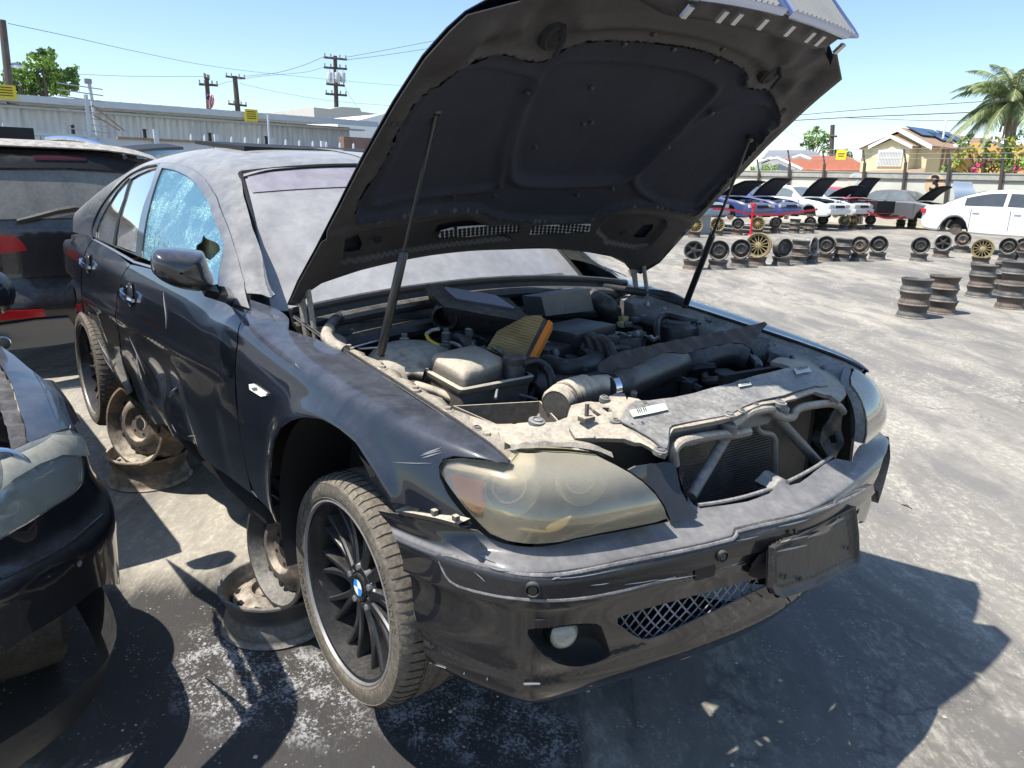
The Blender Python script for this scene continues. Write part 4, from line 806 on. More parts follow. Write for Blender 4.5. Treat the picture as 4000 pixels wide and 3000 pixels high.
# side marker lamp on the fender
mk = panel('side_marker', SIDE, V(8,1545,318, 1570,314, 1655,372, 1650,388, 1620,394, 1550,350), M['white'], fender, step=.01, sm=False, thick=.004, off=.005)
panel('marker_bracket', SIDE, V(8,1565,340, 1600,335, 1600,352, 1575,356), M['steel'], mk, step=.01, sm=False, off=.007)
# loose seam rubber on the arch edge
mb = MB(); mb.tube([SIDE.fn(np.array([a]), np.array([b]))[0]+np.array([0,-.002,0]) for a, b in SIDE.invs(V(9,730,205, 760,260, 800,330, 845,420, 885,492))], .006, n=6); mb.build('arch_trim', M['plastic'], fender)
# arch liner
mb = MB(); th = np.linspace(radians(52), radians(205), 26); mb.loft([[(.03+.365*cos(a), y, .66+.40*sin(a)) for a in th] for y in (-.89,-.86,-.55)], closed=False)
mb.add([(.03+.375*cos(a), -.55, .66+.41*sin(a)) for a in th], [tuple(range(len(th)))]); mb.build('arch_liner', M['black'], car)
mb = MB(); mb.loft([[(-2.98+.38*cos(a), y, .68+.38*sin(a)) for a in th] for y in (-.90,-.60)], closed=False); mb.add([(-2.98+.38*cos(a), -.60, .68+.38*sin(a)) for a in th], [tuple(range(len(th)))]); mb.build('arch_liner', M['black'], car)
# ================== wheels
M['letters'] = plain('scuffed_letters', (.10,.09,.07), rough=.8)
def wheel(C_, parent, sy, roll=0.0, logo=True, name='wheel'):
    ax = np.array([0, sy, 0.0]); C_ = np.array(C_, float)
    w_ = empty(name, C_-np.array([-1.5,0,0])); w_.parent = parent
    R_, rr = .330, .256
    prof = [(rr,-.108),(.266,-.117),(.292,-.121),(.312,-.117),(.325,-.100),(R_,-.075),(R_+.001,0),(R_,.075),(.325,.100),(.312,.117),(.292,.121),(.280,.120),(.266,.117),(rr,.108),(rr-.002,.10),(rr-.003,-.10),(rr,-.118)]
    mb = MB(); mb.lathe(prof, C_, ax, n=96); 
    for dy in (-.05,0,.05): mb.lathe([(R_+.002,dy-.004),(R_-.004,dy-.003),(R_-.004,dy+.003),(R_+.002,dy+.004)], C_, ax, n=96, m=1)
    for k in range(72):      # sipes across the tread
        a = 2*pi*k/72
        for s2 in (-1, 1):
            q = [C_+np.array([(R_+.0015-d)*cos(a+e), sy*y, (R_+.0015-d)*sin(a+e)]) for y, e, d in ((s2*.052,0,0),(s2*.072,.015,.0005),(s2*.102,.02,.006),(s2*.114,.02,.018))]
            mb.tube(q, .0016, n=4, m=1)
    ty = mb.build('tyre', [M['tyre'], M['black']], w_, sharp=40)
    # raised sidewall lettering and ribs
    mb = MB()
    for rad, r0 in ((.268,.0012),(.310,.0015),(.3045,.001)): mb.tube([C_+np.array([rad*cos(a), sy*(.1175), rad*sin(a)]) for a in np.linspace(0, 2*pi, 97)[:-1]], r0, n=4, closed=True)
    mb.build('sidewall_rib', M['tyre'], ty)
    txt = 'CRUSADER'
    for ti, (word, a0, h_) in enumerate((('CRUSADER', radians(38), .022), ('DIRECTIONAL', radians(150), .010), ('CRUSADER', radians(218), .022))):
        for k, chh in enumerate(word):
            cu = bpy.data.curves.new('letter', 'FONT'); cu.body = chh; cu.size = h_*1.35; cu.extrude = .0008; cu.align_x = 'CENTER'
            o = bpy.data.objects.new('raised_letter', cu); COL.objects.link(o)
            dg = bpy.context.evaluated_depsgraph_get(); me = bpy.data.meshes.new_from_object(o.evaluated_get(dg)); bpy.data.objects.remove(o)
            a = a0-k*h_*1.05/.295; e_r = np.array([cos(a), 0, sin(a)]); e_t = np.array([sin(a), 0, -cos(a)])*(1 if sy < 0 else -1)*-1 if False else np.cross(e_r, -ax)*-1
            vs = [C_+e_r*(.276+v.co.y*1.0)+e_t*v.co.x+ax*(.1212+v.co.z) for v in me.vertices]
            if k == 0: LM = MB()
            LM.add(vs, [tuple(p.vertices) for p in me.polygons]); bpy.data.meshes.remove(me)
        LM.build('raised_word', M['letters'], ty, smooth_=False)
    # rim: stepped lip, deep barrel, 20 thin spokes
    mb = MB(); mb.lathe([(rr,-.108),(rr+.006,.104),(rr+.008,.114),(rr+.001,.116),(rr-.003,.108),(rr-.012,.106),(rr-.02,.060),(rr-.028,-.03),(rr-.032,-.08),(rr-.03,-.11),(.05,-.112)], C_, ax, n=72, ms=[0,0,1,1,0,0,0,0,0,2])
    rim = mb.build('rim', [M['rimblack'], plain('worn_bright_lip', (.24,.235,.23), rough=.5, metal=.3, var=.4, scale=30), M['black']], w_, sharp=40)
    mb = MB()
    for k in range(10):
        for da in (-.085, .085):
            a = 2*pi*k/10+roll; pts = []
            for f in np.linspace(0, 1, 7):
                r_ = lerp(.045, rr-.014, f); aa = a+da*(.55+1.0*f**1.3); h_ = lerp(.066, .070, f**2)-.010*sin(pi*f)
                pts.append((r_, aa, h_, lerp(.013, .0075, f)))
            rings = []
            for r_, aa, h_, wd in pts:
                er = np.array([cos(aa), 0, sin(aa)]); et = np.array([-sin(aa), 0, cos(aa)]); o = C_+er*r_
                rings.append([o+et*wd+ax*(h_-.006), o+et*wd*.6+ax*h_, o-et*wd*.6+ax*h_, o-et*wd+ax*(h_-.006), o-et*wd*.7+ax*(h_-.045), o+et*wd*.7+ax*(h_-.045)])
            mb.loft(rings, cap=True)
    mb.lathe([(.078,-.02),(.075,.050),(.064,.064),(.052,.064),(.046,.050),(.042,.046)], C_, ax, n=40)
    mb.build('spokes', M['rimblack'], rim, sharp=35)
    for k in range(5):
        mb = MB(); a = 2*pi*k/5+roll+.3; mb.lathe([(.001,.070),(.008,.070),(.010,.066),(.010,.040)], C_+np.array([.060*cos(a), 0, .060*sin(a)]), ax, n=6); mb.build('wheel_bolt', M['steel'], rim)
    # round badge: quartered blue and white disc in a dark ring
    mb = MB(); mb.lathe([(.042,.042),(.041,.066),(.036,.069),(.034,.068)], C_, ax, n=40, m=0); mb.lathe([(.034,.068),(.0255,.0695)], C_, ax, n=40, m=0); mb.lathe([(.0255,.0705),(.0240,.0710)], C_, ax, n=40, m=3)
    q = 10
    for k in range(4):
        vs = [C_+ax*.0712]+[C_+ax*.0710+.024*np.array([cos(t), 0, sin(t)]) for t in np.linspace(k*pi/2+.12, (k+1)*pi/2+.12, q)]
        mb.add(vs, [(0, i, i+1) for i in range(1, q)], m=1 if k % 2 else 2)
    mb.build('centre_cap', [M['strip'], plain('badge_blue', (.02,.28,.75), rough=.3, var=.05), plain('badge_white', (.8,.8,.8), rough=.3, var=.05), M['chrome']], rim, sharp=40)
    return w_
wheel((.025,-.745,.548), car, -1, roll=.1)
wheel((-2.97,-.835,.562), car, -1, roll=.3)
def simple_wheel(C_, parent, sy):
    w_ = empty('wheel', np.array(C_)-np.array([-1.5,0,0])); w_.parent = parent; mb = MB(); C_ = np.array(C_, float); ax = (0, sy, 0)
    mb.lathe([(.26,-.12),(.30,-.13),(.333,-.11),(.338,0),(.333,.11),(.30,.13),(.26,.12),(.26,-.12)], C_, ax, n=48); mb.build('tyre', M['tyre'], w_)
    mb = MB(); mb.lathe([(.26,.11),(.24,.06),(.05,.02),(.001,.03)], C_, ax, n=40); mb.lathe([(.26,-.11),(.2,-.1),(.02,-.1)], C_, ax, n=40); mb.build('rim', M['rimblack'], w_)
simple_wheel((.025,.745,.548), car, 1); simple_wheel((-2.985,.835,.560), car, 1)
# ================================================================== engine bay
def P3(view, x, y, z): return at(V(view, x, y)[0], 'z', z)
def hose(name, view, pts, r, mat, parent=car, n=10, ring=0, sm=4):
    """pts: (x, y, world z) along the hose as measured in a view of the photograph"""
    q = smooth([P3(view, *p) for p in pts], sm); mb = MB()
    if ring: 
        q = smooth(q, 3); rr = [r*(1+(.07 if (i//2) % 2 else -.05)) for i in range(len(q))]; mb.tube(q, rr, n=20)
    else: mb.tube(q, (list(r)+[r[-1]]*len(q))[:len(q)] if hasattr(r, '__len__') else r, n=n)
    return mb.build(name, mat, parent, sharp=60)
# aprons, bulkhead, cowl
mb = MB()
for sy in (-1, 1): mb = MB(); mb.prism([(-.52,.64*sy,.60),(.50,.64*sy,.60),(.50,.64*sy,1.04),(-.1,.64*sy,1.10),(-.52,.64*sy,1.14)], (0,.02*sy,0)); mb.build('inner_wing', M['plastic'], car, smooth_=False)
mb = MB(); ys = np.linspace(-.76, .76, 25); arch = lambda y: 1.245+.052*(1-(y/.74)**2)
mb.loft([[(-.50,y,arch(y)),(-.485,y,arch(y)-.03),(-.47,y,arch(y)-.09),(-.47,y,.62)] for y in ys], closed=False); mb.loft([[(-.50,y,arch(y)),(-.58,y,arch(y)-.03),(-.66,y,1.20)] for y in ys], closed=False); mb.build('bulkhead', M['plastic'], car)
mb = MB(); mb.tube([(-.495,y,arch(y)+.004) for y in ys], .013, n=8); mb.build('bulkhead_seal', M['rubber'], car)
mb = MB(); mb.tube([(-.46,y,arch(y)-.045) for y in ys], .022, n=10); mb.tube([(-.42,y,arch(y)-.12) for y in ys[2:-2]], .030, n=10); mb.build('cowl_duct', M['plastic'], car)
# wipers resting on the cowl
for a, b, c_ in (((1350,120),(1650,110),(2200,85)), ((1650,170),(1800,140),(2020,120))):
    mb = MB(); p = [at(V(13,*q)[0], 'x', -.53) for q in (a, b, c_)]; mb.loft([[u+np.array([0,0,.012*k]), u+np.array([.02*k,0,0]), u+np.array([0,0,-.014*k]), u+np.array([-.02*k,0,0])] for u, k in zip(smooth(p, 4), np.linspace(.6,2.0,9))], cap=True); mb.build('wiper_arm', M['plastic'], car)
# pale dusty gutters beside the wings
for sy, sf in ((-1, SIDE), (1, SIDELF := None)):
    xs = np.linspace(-.50, .60, 34); ytop = np.interp(xs, [-.5,.6], [.757,.75]); zt = np.interp(xs, [-.5,-.3,-.1,.17,.4,.54,.6], [1.24,1.21,1.19,1.16,1.133,1.112,1.095])-.006
    rng = np.random.RandomState(3); jit = rng.rand(34)*.014; mb = MB()
    mb.loft([[(x, y*sy, z), (x, (y-.018)*sy, z-.006), (x, (y-.026)*sy, z-.022+j*.5), (x, (y-.060-j)*sy, z-.026+j), (x, (y-.085-j*1.5)*sy, z-.036+j*.6), (x, (y-.10)*sy, z-.10)] for x, y, z, j in zip(xs, ytop, zt, jit)], closed=False)
    mb.build('wing_gutter', M['metal_dusty'] if sy < 0 else M['metal_grey'], car, sharp=60)
    mb = MB()
    mb.tube([(x, (y-.004)*sy, z+.004) for x, y, z in zip(xs, ytop, zt)], .0045, n=6)
    mb.build('gutter_seal', M['strip'], car)
    for x in (-.40,-.22,-.02,.15,.30,.46):
        z = float(np.interp(x, xs, zt)); mb = MB(); mb.lathe([(.001,.012),(.008,.011),(.010,.004),(.016,.003),(.017,0)], (x, .70*sy, z-.020), (0,0,1), n=6); mb.build('gutter_bolt', M['metal_dusty'], car, sharp=40)
# ---- front support panel
def sup_fn(y, x):
    y = np.asarray(y, float); x = np.asarray(x, float)
    z = 1.150-.30*np.maximum(0, x-(.575-.30*y*y))-.055*y*y-.10*np.maximum(0, np.abs(y)-.45)
    return np.stack([x, y, z], -1)
SUP = Surf(sup_fn, -.85, .85, .15, .80, 80, 60)
SO = V(3,1255,1096, 1180,1050, 1110,1000, 1040,945, 985,893, 1100,930, 1225,968, 1440,962, 1570,964, 1645,935, 1668,862, 1755,836, 1850,826, 1925,790, 1975,790, 1990,835)+V(14,560,1112, 690,1150, 740,1165, 800,1140, 850,1165, 950,1150, 1080,1102, 1250,1062, 1400,1030, 1450,1000, 1520,972, 1700,950, 1850,915, 1940,880, 1965,848, 1920,830, 1790,800, 1870,770, 2000,765)+V(4,1480,590, 1560,575, 1640,600, 1700,640, 1760,720, 1778,800, 1740,835, 1690,800, 1600,788, 1500,826, 1400,850, 1290,868, 1210,898, 1130,938, 1000,970, 900,990, 780,1008, 762,1030, 757,1100, 745,1152, 700,1158, 640,1112, 590,1082, 500,1064, 350,1062, 150,1078)+V(3,1600,1082, 1380,1088)
kS = np.array([SUP.ks, SUP.kt])
def LN(path, n=2): return [tuple(np.array(q)*kS) for q in SUP.invs(smooth(path, n))]
LI = [(LN(V(4,440,985, 400,960, 440,900, 540,860, 640,870)), .006, .010), (LN(V(4,480,990, 560,1040, 640,1100, 700,1150)), .010, .012), (LN(V(4,770,1010, 900,990, 1060,960, 1160,915, 1300,860, 1420,830, 1600,770)), .012, .016), (LN(V(4,350,830, 440,870, 450,940, 380,960, 300,900)), -.008, .014), (LN(V(4,0,1080, 180,1075, 350,1062, 500,1064)), .010, .014), (LN(V(3,1000,910, 1200,990, 1500,1010, 1700,940, 1750,880)), .010, .02), (LN(V(4,560,780, 800,790, 1000,740, 1300,690, 1440,650)), .010, .014)]
def rel_sup(s, t, P):
    q = np.stack([s, t], 1)*kS; h = np.zeros(len(s))
    for L, a, wd in LI: h += .6*a*np.exp(-(dist_poly(q, L, False)/wd)**2)
    h += .0022*np.sin(s*22+t*14)*np.cos(t*30-s*9)
    return h
SH = [V(14,330,1195, 400,1185, 430,1230, 385,1240), V(14,230,1195, 330,1260, 300,1270, 225,1215), V(13,1765,1325, 1800,1318, 1818,1332, 1795,1342, 1770,1338), V(4,1120,820, 1145,830, 1150,870, 1135,875, 1125,850), V(4,1195,800, 1218,806, 1222,850, 1208,855, 1198,830)]
panel('front_support', SUP, SO, M['metal_dusty'], car, step=.011, thick=.012, sm=False, relief=rel_sup, holes=SH, hsm=False)
fs_ = bpy.data.objects['front_support']
# cleaner grey centre cover lying on it
CC = V(14,470,1370, 570,1330, 640,1330, 890,1240)+V(4,745,840, 900,830, 1100,790, 1300,740, 1470,700, 1600,660, 1660,690, 1680,760, 1600,770, 1500,805, 1400,835, 1280,850, 1180,885, 1100,930, 960,958, 860,978, 770,1000, 750,1020, 748,1100, 735,1130, 700,1120, 640,1060, 560,1010, 490,990, 450,960, 520,890, 600,850)
CC = V(4,478,985, 470,950, 510,890, 560,850, 640,845, 780,820, 900,795, 1100,750, 1300,700, 1440,660, 1560,650, 1640,690, 1670,755, 1600,765, 1500,800, 1400,830, 1280,848, 1180,880, 1100,925, 960,955, 860,972, 772,992, 752,1012, 748,1090, 738,1128, 705,1118, 640,1060, 560,1012)
panel('support_cover', SUP, CC, M['metal_grey'], fs_, step=.014, sm=False, relief=lambda s, t, P: rel_sup(s, t, P)+.006+.006*np.sin(s*10)*.4, thick=.003)
STK = [(V(14,562,1262, 868,1194, 895,1248, 592,1320), 1), (V(14,1978,895, 2108,872, 2136,910, 2002,942), 0), (V(14,1498,1036, 1604,1015, 1612,1036, 1505,1058), 0)]
for q, big in STK:
    st_ = panel('sticker', SUP, q, M['white'], fs_, step=.005, sm=False, relief=lambda s, t, P: rel_sup(s, t, P)+.013+.006*np.sin(s*10)*.4, thick=.001)
# short black print on the stickers
    e = [SUP.fn(*[np.array([c_]) for c_ in SUP.inv(p)])[0]+np.array([.004,0,.018]) for p in q]; mb = MB()
    for k in range(5 if big else 7):
        f = .16+.05*k+(.02 if k > 2 else 0) if big else .15+.1*k; a = lerp(lerp(e[0], e[1], f), lerp(e[3], e[2], f), .30); b = lerp(lerp(e[0], e[1], f), lerp(e[3], e[2], f), .68); mb.tube([a, b], .0014, n=4)
    mb.build('printed_marks', M['black'], st_, smooth_=False)
for q, r_ in (((4,448,963),.012), ((4,600,980),.006), ((4,540,988),.005), ((4,705,1133),.016), ((3,1860,830),.013), ((3,2030,800),.008), ((3,1470,962),.020), ((3,1125,1005),.012), ((4,1100,925),.016), ((4,1395,855),.018), ((4,1175,905),.010), ((4,1255,868),.010), ((3,1280,1040),.008), ((3,1690,1022),.009), ((3,2090,865),.009), ((4,1560,590),.008), ((4,1465,590),.009), ((4,1640,650),.008)):
    a, b = SUP.inv(V(q[0], q[1], q[2])[0]); p = sup_fn(np.array([a]), np.array([b]))[0]; mb = MB(); mb.lathe([(.001,.003),(r_*.45,.003),(r_*.5,.006),(r_*.62,.006),(r_*.66,.003),(r_,.002),(r_*1.05,-.008)], p+np.array([0,0,.005]), (.2,0,1), n=14); mb.build('support_bolt', M['metal_grey'], fs_, sharp=40)
for q in (V(3,1248,1040, 1290,1020, 1390,1065, 1392,1100, 1275,1100), V(3,1655,1020, 1700,1012, 1795,1048, 1797,1078, 1690,1080)):
    panel('clip_bracket', SUP, q, M['metal_dusty'], fs_, step=.012, sm=False, off=.016, thick=.010)
mb = MB(); p = P3(4,285,870,1.16); mb.box(p-np.array([0,0,.008]), (.008,.008,.034), bev=.002); mb.box(p-np.array([0,0,.028]), (.026,.034,.012), bev=.003); mb.build('bonnet_stop', M['plastic_hi'], car)
mb = MB(); p = P3(4,1462,585,1.13); mb.box(p-np.array([0,0,.008]), (.008,.008,.034), bev=.002); mb.box(p-np.array([0,0,.028]), (.026,.034,.012), bev=.003); mb.build('bonnet_stop', M['plastic'], car)
# moulded lips above the grille opening
def onx(view, x, *p): return on(V(view, *p), 'x', x)
mb = MB(); mb.tube(smooth(onx(4,.695,790,1205, 785,1130, 815,1082, 880,1058, 1040,1030, 1110,1030, 1160,1025, 1215,1012), 3), .0125, n=10); mb.build('grille_lip', M['metal_dusty'], car)
mb = MB(); mb.tube(smooth(onx(4,.700,1120,972, 1160,950, 1230,900, 1340,880, 1355,900, 1400,925, 1465,930, 1490,890, 1530,870, 1620,855, 1690,850, 1740,870, 1760,900), 3), .0115, n=10); mb.build('grille_lip', M['metal_dusty'], car)
for x, y in ((1097,975), (1395,880)): mb = MB(); mb.lathe([(.026,-.02),(.026,.005),(.020,.010),(.001,.011)], at(V(4,x,y)[0], 'x', .685), (.15,0,1), n=20); mb.build('rubber_mount', M['metal_grey'], car)
panel('grille_web', plane_surf((.675,0,1.05), (1,0,.1)), V(4,765,1020, 1060,965, 1130,950, 1230,900, 1350,880, 1350,930, 1330,965, 1240,985, 1210,1015, 1160,1020, 1050,1030, 900,1055, 820,1085, 790,1130, 768,1140), M['metal_grey'], car, step=.04, sm=False, thick=.006)
# condenser and radiator
RP = plane_surf((.60,0,.85), (1,0,.05)); core = V(4,800,1085, 1000,1035, 1335,955, 1350,1010, 1372,1200, 1380,1375, 1180,1425, 900,1462, 870,1400, 790,1280)
rad = panel('radiator', RP, core, M['black'], car, step=.06, sm=False, thick=.03)
mb = MB()
for k in range(28):
    f = k/27; a = at(np.array(V(4,788,1120)[0])*(1-f)+np.array(V(4,868,1462)[0])*f, 'x', .604); b = at(np.array(V(4,1335,968)[0])*(1-f)+np.array(V(4,1378,1365)[0])*f, 'x', .604)
    mb.box((a+b)/2, (.004,np.linalg.norm(b-a),.0045), R=np.stack([[1,0,0], (b-a)/np.linalg.norm(b-a), np.cross([1,0,0], (b-a)/np.linalg.norm(b-a))], 1))
mb.build('cooling_fins', dusty('fin_metal', (.035,.035,.037), rough=.4, base=.25, top=.6, scale=20), rad, smooth_=False)
mb = MB(); mb.box((.55,.17,.86), (.05,.04,.48), bev=.01); mb.box((.57,.235,.86), (.03,.02,.48), bev=.005); mb.box((.52,.33,.86), (.04,.05,.46), bev=.01); mb.box((.5,0,.83), (.04,1.2,.44)); mb.build('radiator_frame', M['plastic'], car)
for a, b in (((1085,1045),(885,1385)), ((1375,925),(1625,1200))):
    p, q = at(V(4,*a)[0], 'x', .66), at(V(4,*b)[0], 'x', .70); mb = MB(); mb.tube([p, q], .0145, n=12); mb.build('cross_brace', M['metal_grey'], car)
mb = MB(); mb.tube(smooth(onx(4,.66,1262,978, 1275,1005, 1300,1020, 1345,1028, 1368,1060, 1368,1100, 1365,1335), 3), .008, n=10); mb.build('latch_rod', M['metal_dusty'], car)
for L in ((935,1448, 1050,1432, 1200,1400, 1355,1352), (1450,1312, 1530,1272, 1620,1220, 1700,1165)):
    pth = [NOSE.fn(*[np.array([c_]) for c_ in NOSE.inv(p)])[0] for p in smooth(V(4,*L), 3)]; mb = MB(); mb.tube([p+np.array([-.006,0,.003]) for p in pth], .0055, n=8); mb.build('grille_rubber', M['metal_grey'], car)
mb = MB(); p = onx(4,.76,1340,1370, 1370,1340, 1400,1310, 1430,1315, 1450,1345, 1470,1375); mb.loft([[u+np.array([.02,0,-.01]), u+np.array([0,0,.012]), u+np.array([-.05,0,.02]), u+np.array([-.05,0,-.02])] for u in smooth(p, 3)]); mb.build('grille_post', M['metal_grey'], car)
mb = MB()      # inner lamp carrier at the far end of the grille opening
q = V(4,1695,900, 1740,860, 1765,900, 1750,1000, 1760,1080, 1720,1165, 1660,1140, 1625,1070, 1640,990); panel('lamp_carrier', plane_surf((.66,.62,.95), (.75,-.65,.1)), q, M['metal_grey'], car, step=.015, sm=False, thick=.03, relief=lambda s, t, P: .012*np.sin(s*60)*np.cos(t*50), holes=[V(4,1685,1040, 1715,1030, 1725,1075, 1695,1085)])
# bumper arms either side of the grille
NA = plane_surf((.735,-.36,1.02), (.86,-.35,.42))
panel('bumper_arm', NA, V(5,1690,604, 1655,520, 1600,440, 1530,375, 1462,322, 1500,303, 1600,292, 1650,282, 1712,292, 1722,345, 1740,430, 1778,505, 1835,555, 1800,590), M['bumper'], bumper, step=.012, sm=False, thick=.012, relief=lambda s, t, P: -.6*np.maximum(0, P[:, 2]-1.075))
# black sheets added as the dark depth between the radiator and the far wing, and the ribbed rail over the headlight
mb = MB(); mb.prism([(.44,.18,.60),(.44,.66,.60),(.44,.66,1.10),(.44,.18,1.12)], (.02,0,0)); mb.prism([(.20,.60,.60),(.62,.72,.60),(.60,.72,1.04),(.20,.62,1.08)], (0,.02,0)); mb.build('dark_backing', M['black'], car, smooth_=False)
mb = MB(); pth = [LENS.fn(*[np.array([c_]) for c_ in LENS.inv(p)])[0]+np.array([-.010,.0,.004]) for p in smooth(V(5,830,236, 900,222, 1000,216, 1150,218, 1290,238, 1380,275), 4)]
mb.loft([[p+np.array([.008,0,.002]), p+np.array([.002,0,.010+.003*(i % 4 < 2)]), p+np.array([-.03,.01,.008]), p+np.array([-.03,.01,-.01])] for i, p in enumerate(pth)], closed=False); mb.build('lamp_rail', M['metal_dusty'], car)
# ================== things in the bay
# suspension dome
mb = MB(); p = P3(13,930,850,1.10); mb.lathe([(.15,-.06),(.148,-.01),(.140,.022),(.115,.050),(.08,.066),(.04,.072),(.001,.074)], p+np.array([-.02,0,.0]), (0,0,1), n=40); mb.build('suspension_dome', dusty('dusty_dome', (.09,.09,.085), rough=.5, base=.45, top=1.0, lo=-.1, hi=.7, scale=4, contrast=(.1,.4), dust=(.47,.43,.35)), car)
mb = MB(); p = P3(14,985,420,1.13); mb.lathe([(.11,-.08),(.11,-.02),(.10,.015),(.075,.035),(.03,.045),(.001,.046)], p, (0,0,1), n=36); mb.build('suspension_dome', M['metal_grey'], car)
# fluid tank: black body, wide dusty flange, domed top, screw cap
fl_ = [P3(13,1000,878,1.13), P3(13,1330,1062,1.13), P3(13,1965,940,1.13), P3(13,1640,770,1.13)]
def rrect(c, f, n=5, r=.07):
    c = np.array(c); o = []
    for i in range(4):
        a, b, d = c[i-1], c[i], c[(i+1) % 4]; p0 = lerp(b, a, r*f); p1 = lerp(b, d, r*f)
        for t in np.linspace(0, 1, n): o.append((1-t)**2*p0+2*t*(1-t)*b+t*t*p1)
    return np.array(o)
def scl(P, k, dz): c = P.mean(0); return [c+(p-c)*k+np.array([0,0,dz]) for p in P]
FLG = rrect(fl_, 1)
mb = MB(); mb.loft([scl(FLG,.86,-.20), scl(FLG,.93,-.015), scl(FLG,.99,-.012), scl(FLG,1.02,-.004), scl(FLG,1.02,.004), scl(FLG,.98,.008), scl(FLG,.95,.006), scl(FLG,.93,.007)], m=0)
mb.build('fluid_tank', M['plastic_hi'], car); tank = mb and bpy.data.objects['fluid_tank']
dome_c = [P3(13,1035,850,1.14), P3(13,1345,1015,1.14), P3(13,1740,895,1.14), P3(13,1450,750,1.14)]; DM = rrect(dome_c, 1, r=.16)
mb = MB(); mb.loft([scl(DM,1.0,-.01), scl(DM,.99,.010), scl(DM,.965,.026), scl(DM,.90,.038), scl(DM,.6,.046), scl(DM,.02,.048)]); mb.build('tank_top', M['plastic_hi'], tank, sharp=70)
p = P3(13,1790,850,1.16); mb = MB(); mb.lathe([(.030,-.04),(.030,.008),(.028,.012)], p, (0,0,1), n=28); mb.lathe([(.033,.012),(.033,.028),(.029,.033),(.024,.034),(.001,.033)], p, (0,0,1), n=14); mb.build('screw_cap', M['plastic'], tank, sharp=30)
mb = MB(); mb.box(P3(13,1890,890,1.13), (.045,.06,.06), bev=.015); mb.build('tank_neck', M['plastic'], tank)
hose('hose', 13, [(1840,830,1.17),(1960,800,1.17),(2060,850,1.15),(2110,960,1.12),(2100,1050,1.09),(2020,1060,1.08),(1960,1000,1.08)], .013, M['rubber'])
hose('foam_hose', 13, [(860,915,1.12),(920,900,1.125),(1010,920,1.12)], .020, M['plastic_hi'])
hose('foam_hose', 13, [(940,1010,1.10),(1040,1040,1.10),(1150,1080,1.09),(1290,1140,1.08)], .014, M['plastic_hi'])
# open air-cleaner tray
tr_ = [P3(13,1272,1185,1.10), P3(13,2010,1145,1.10), P3(13,2180,1330,1.10), P3(13,1900,1350,1.10), P3(13,1650,1350,1.10)]
T_ = np.array(tr_); mb = MB(); mb.loft([scl(T_,1.03,-.01), scl(T_,1.03,.0), scl(T_,.985,.0), scl(T_,.93,-.13)]); mb.add(scl(T_,.93,-.13), [tuple(range(5))]); mb.build('air_cleaner_tray', M['plastic_hi'], car, sharp=30)
panel('tray_wall', plane_surf(P3(13,2080,1240,1.06), (.8,-.5,.35)), V(13,2010,1150, 2120,1130, 2200,1240, 2212,1330, 2060,1335, 2005,1300), M['metal_dusty'], car, step=.04, sm=False, thick=.006)
# intake ducts
hose('bellows', 14, [(-60,1175,1.125),(0,1125,1.13),(60,1090,1.135),(200,1050,1.135)], .041, M['plastic_hi'], ring=2.1)
hose('intake_neck', 14, [(180,1055,1.135),(290,1030,1.135),(390,1030,1.135)], .035, M['plastic_hi'], n=24)
hose('hose_clamp', 14, [(375,1032,1.135),(425,1022,1.135)], .038, M['chrome'], n=24, sm=2)
hose('intake_pipe', 14, [(410,1020,1.135),(520,1000,1.13),(660,950,1.12),(820,880,1.115),(950,830,1.11),(1010,830,1.09),(1030,880,1.05)], [.037]*3+[.045]*30, M['plastic'], n=24)
hose('intake_pipe', 14, [(1010,900,1.04),(1080,850,1.08),(1200,780,1.10),(1340,740,1.105),(1470,740,1.10),(1580,770,1.09)], .046, M['plastic'], n=24)
hose('bellows', 14, [(1560,765,1.09),(1640,745,1.09),(1720,700,1.09)], .046, M['plastic'], ring=2.3)
mb = MB(); mb.lathe([(.041,0),(.038,.005),(.035,-.03),(.001,-.03)], P3(14,-55,1172,1.125), P3(14,-60,1175,1.125)-P3(14,0,1125,1.13), n=24, ms=[0,1,1]); mb.build('duct_mouth', [M['plastic_hi'], M['black']], car)
mb = MB(); mb.lathe([(.135,-.10),(.13,-.03),(.115,.01),(.085,.034),(.04,.045),(.001,.047)], P3(14,1810,690,1.09), (.05,0,1), n=36); mb.build('air_cleaner_canister', M['metal_grey'], car)
for k, (x, y) in enumerate(((800,1020), (690,1090), (1220,960), (1160,900), (1450,900))):
    mb = MB(); mb.box(P3(14,x,y,1.02-.01*k), (.07,.08,.06), bev=.012, R=Matrix.Rotation(.3*k, 3, 'Z')); mb.build('bay_box', M['plastic'], car)
# engine: cam covers, runners, front box
R40 = Matrix.Rotation(radians(8), 3, 'Z')
mb = MB(); mb.box((-.02,-.02,.98), (.62,.50,.20), bev=.05); mb.box((.20,0,.90), (.2,.6,.2), bev=.04); mb.build('engine_block', M['plastic'], car)
mb = MB(); p = P3(14,200,500,1.17); mb.box(p+np.array([-.02,-.03,-.02]), (.17,.26,.05), bev=.008, R=Matrix.Rotation(radians(12), 3, 'Z')); mb.build('engine_cover', dusty('cover_black', (.012,.013,.017), rough=.4, base=.08, top=.5, scale=7, dust=(.30,.31,.33)), car)
mb = MB(); mb.box(P3(13,2100,715,1.11)+np.array([0,0,-.01]), (.11,.16,.07), bev=.01, R=Matrix.Rotation(radians(10), 3, 'Z')); mb.build('coil_box', M['plastic'], car)
for k in range(5):
    p = P3(14,30+k*78,640+k*16-20,1.125); mb = MB(); mb.tube(smooth([p+np.array([-.05,.01,.0]), p+np.array([-.02,0,.024]), p+np.array([.03,-.01,.016]), p+np.array([.07,-.02,-.03])], 3), .021, n=10); mb.build('intake_runner', M['plastic'], car)
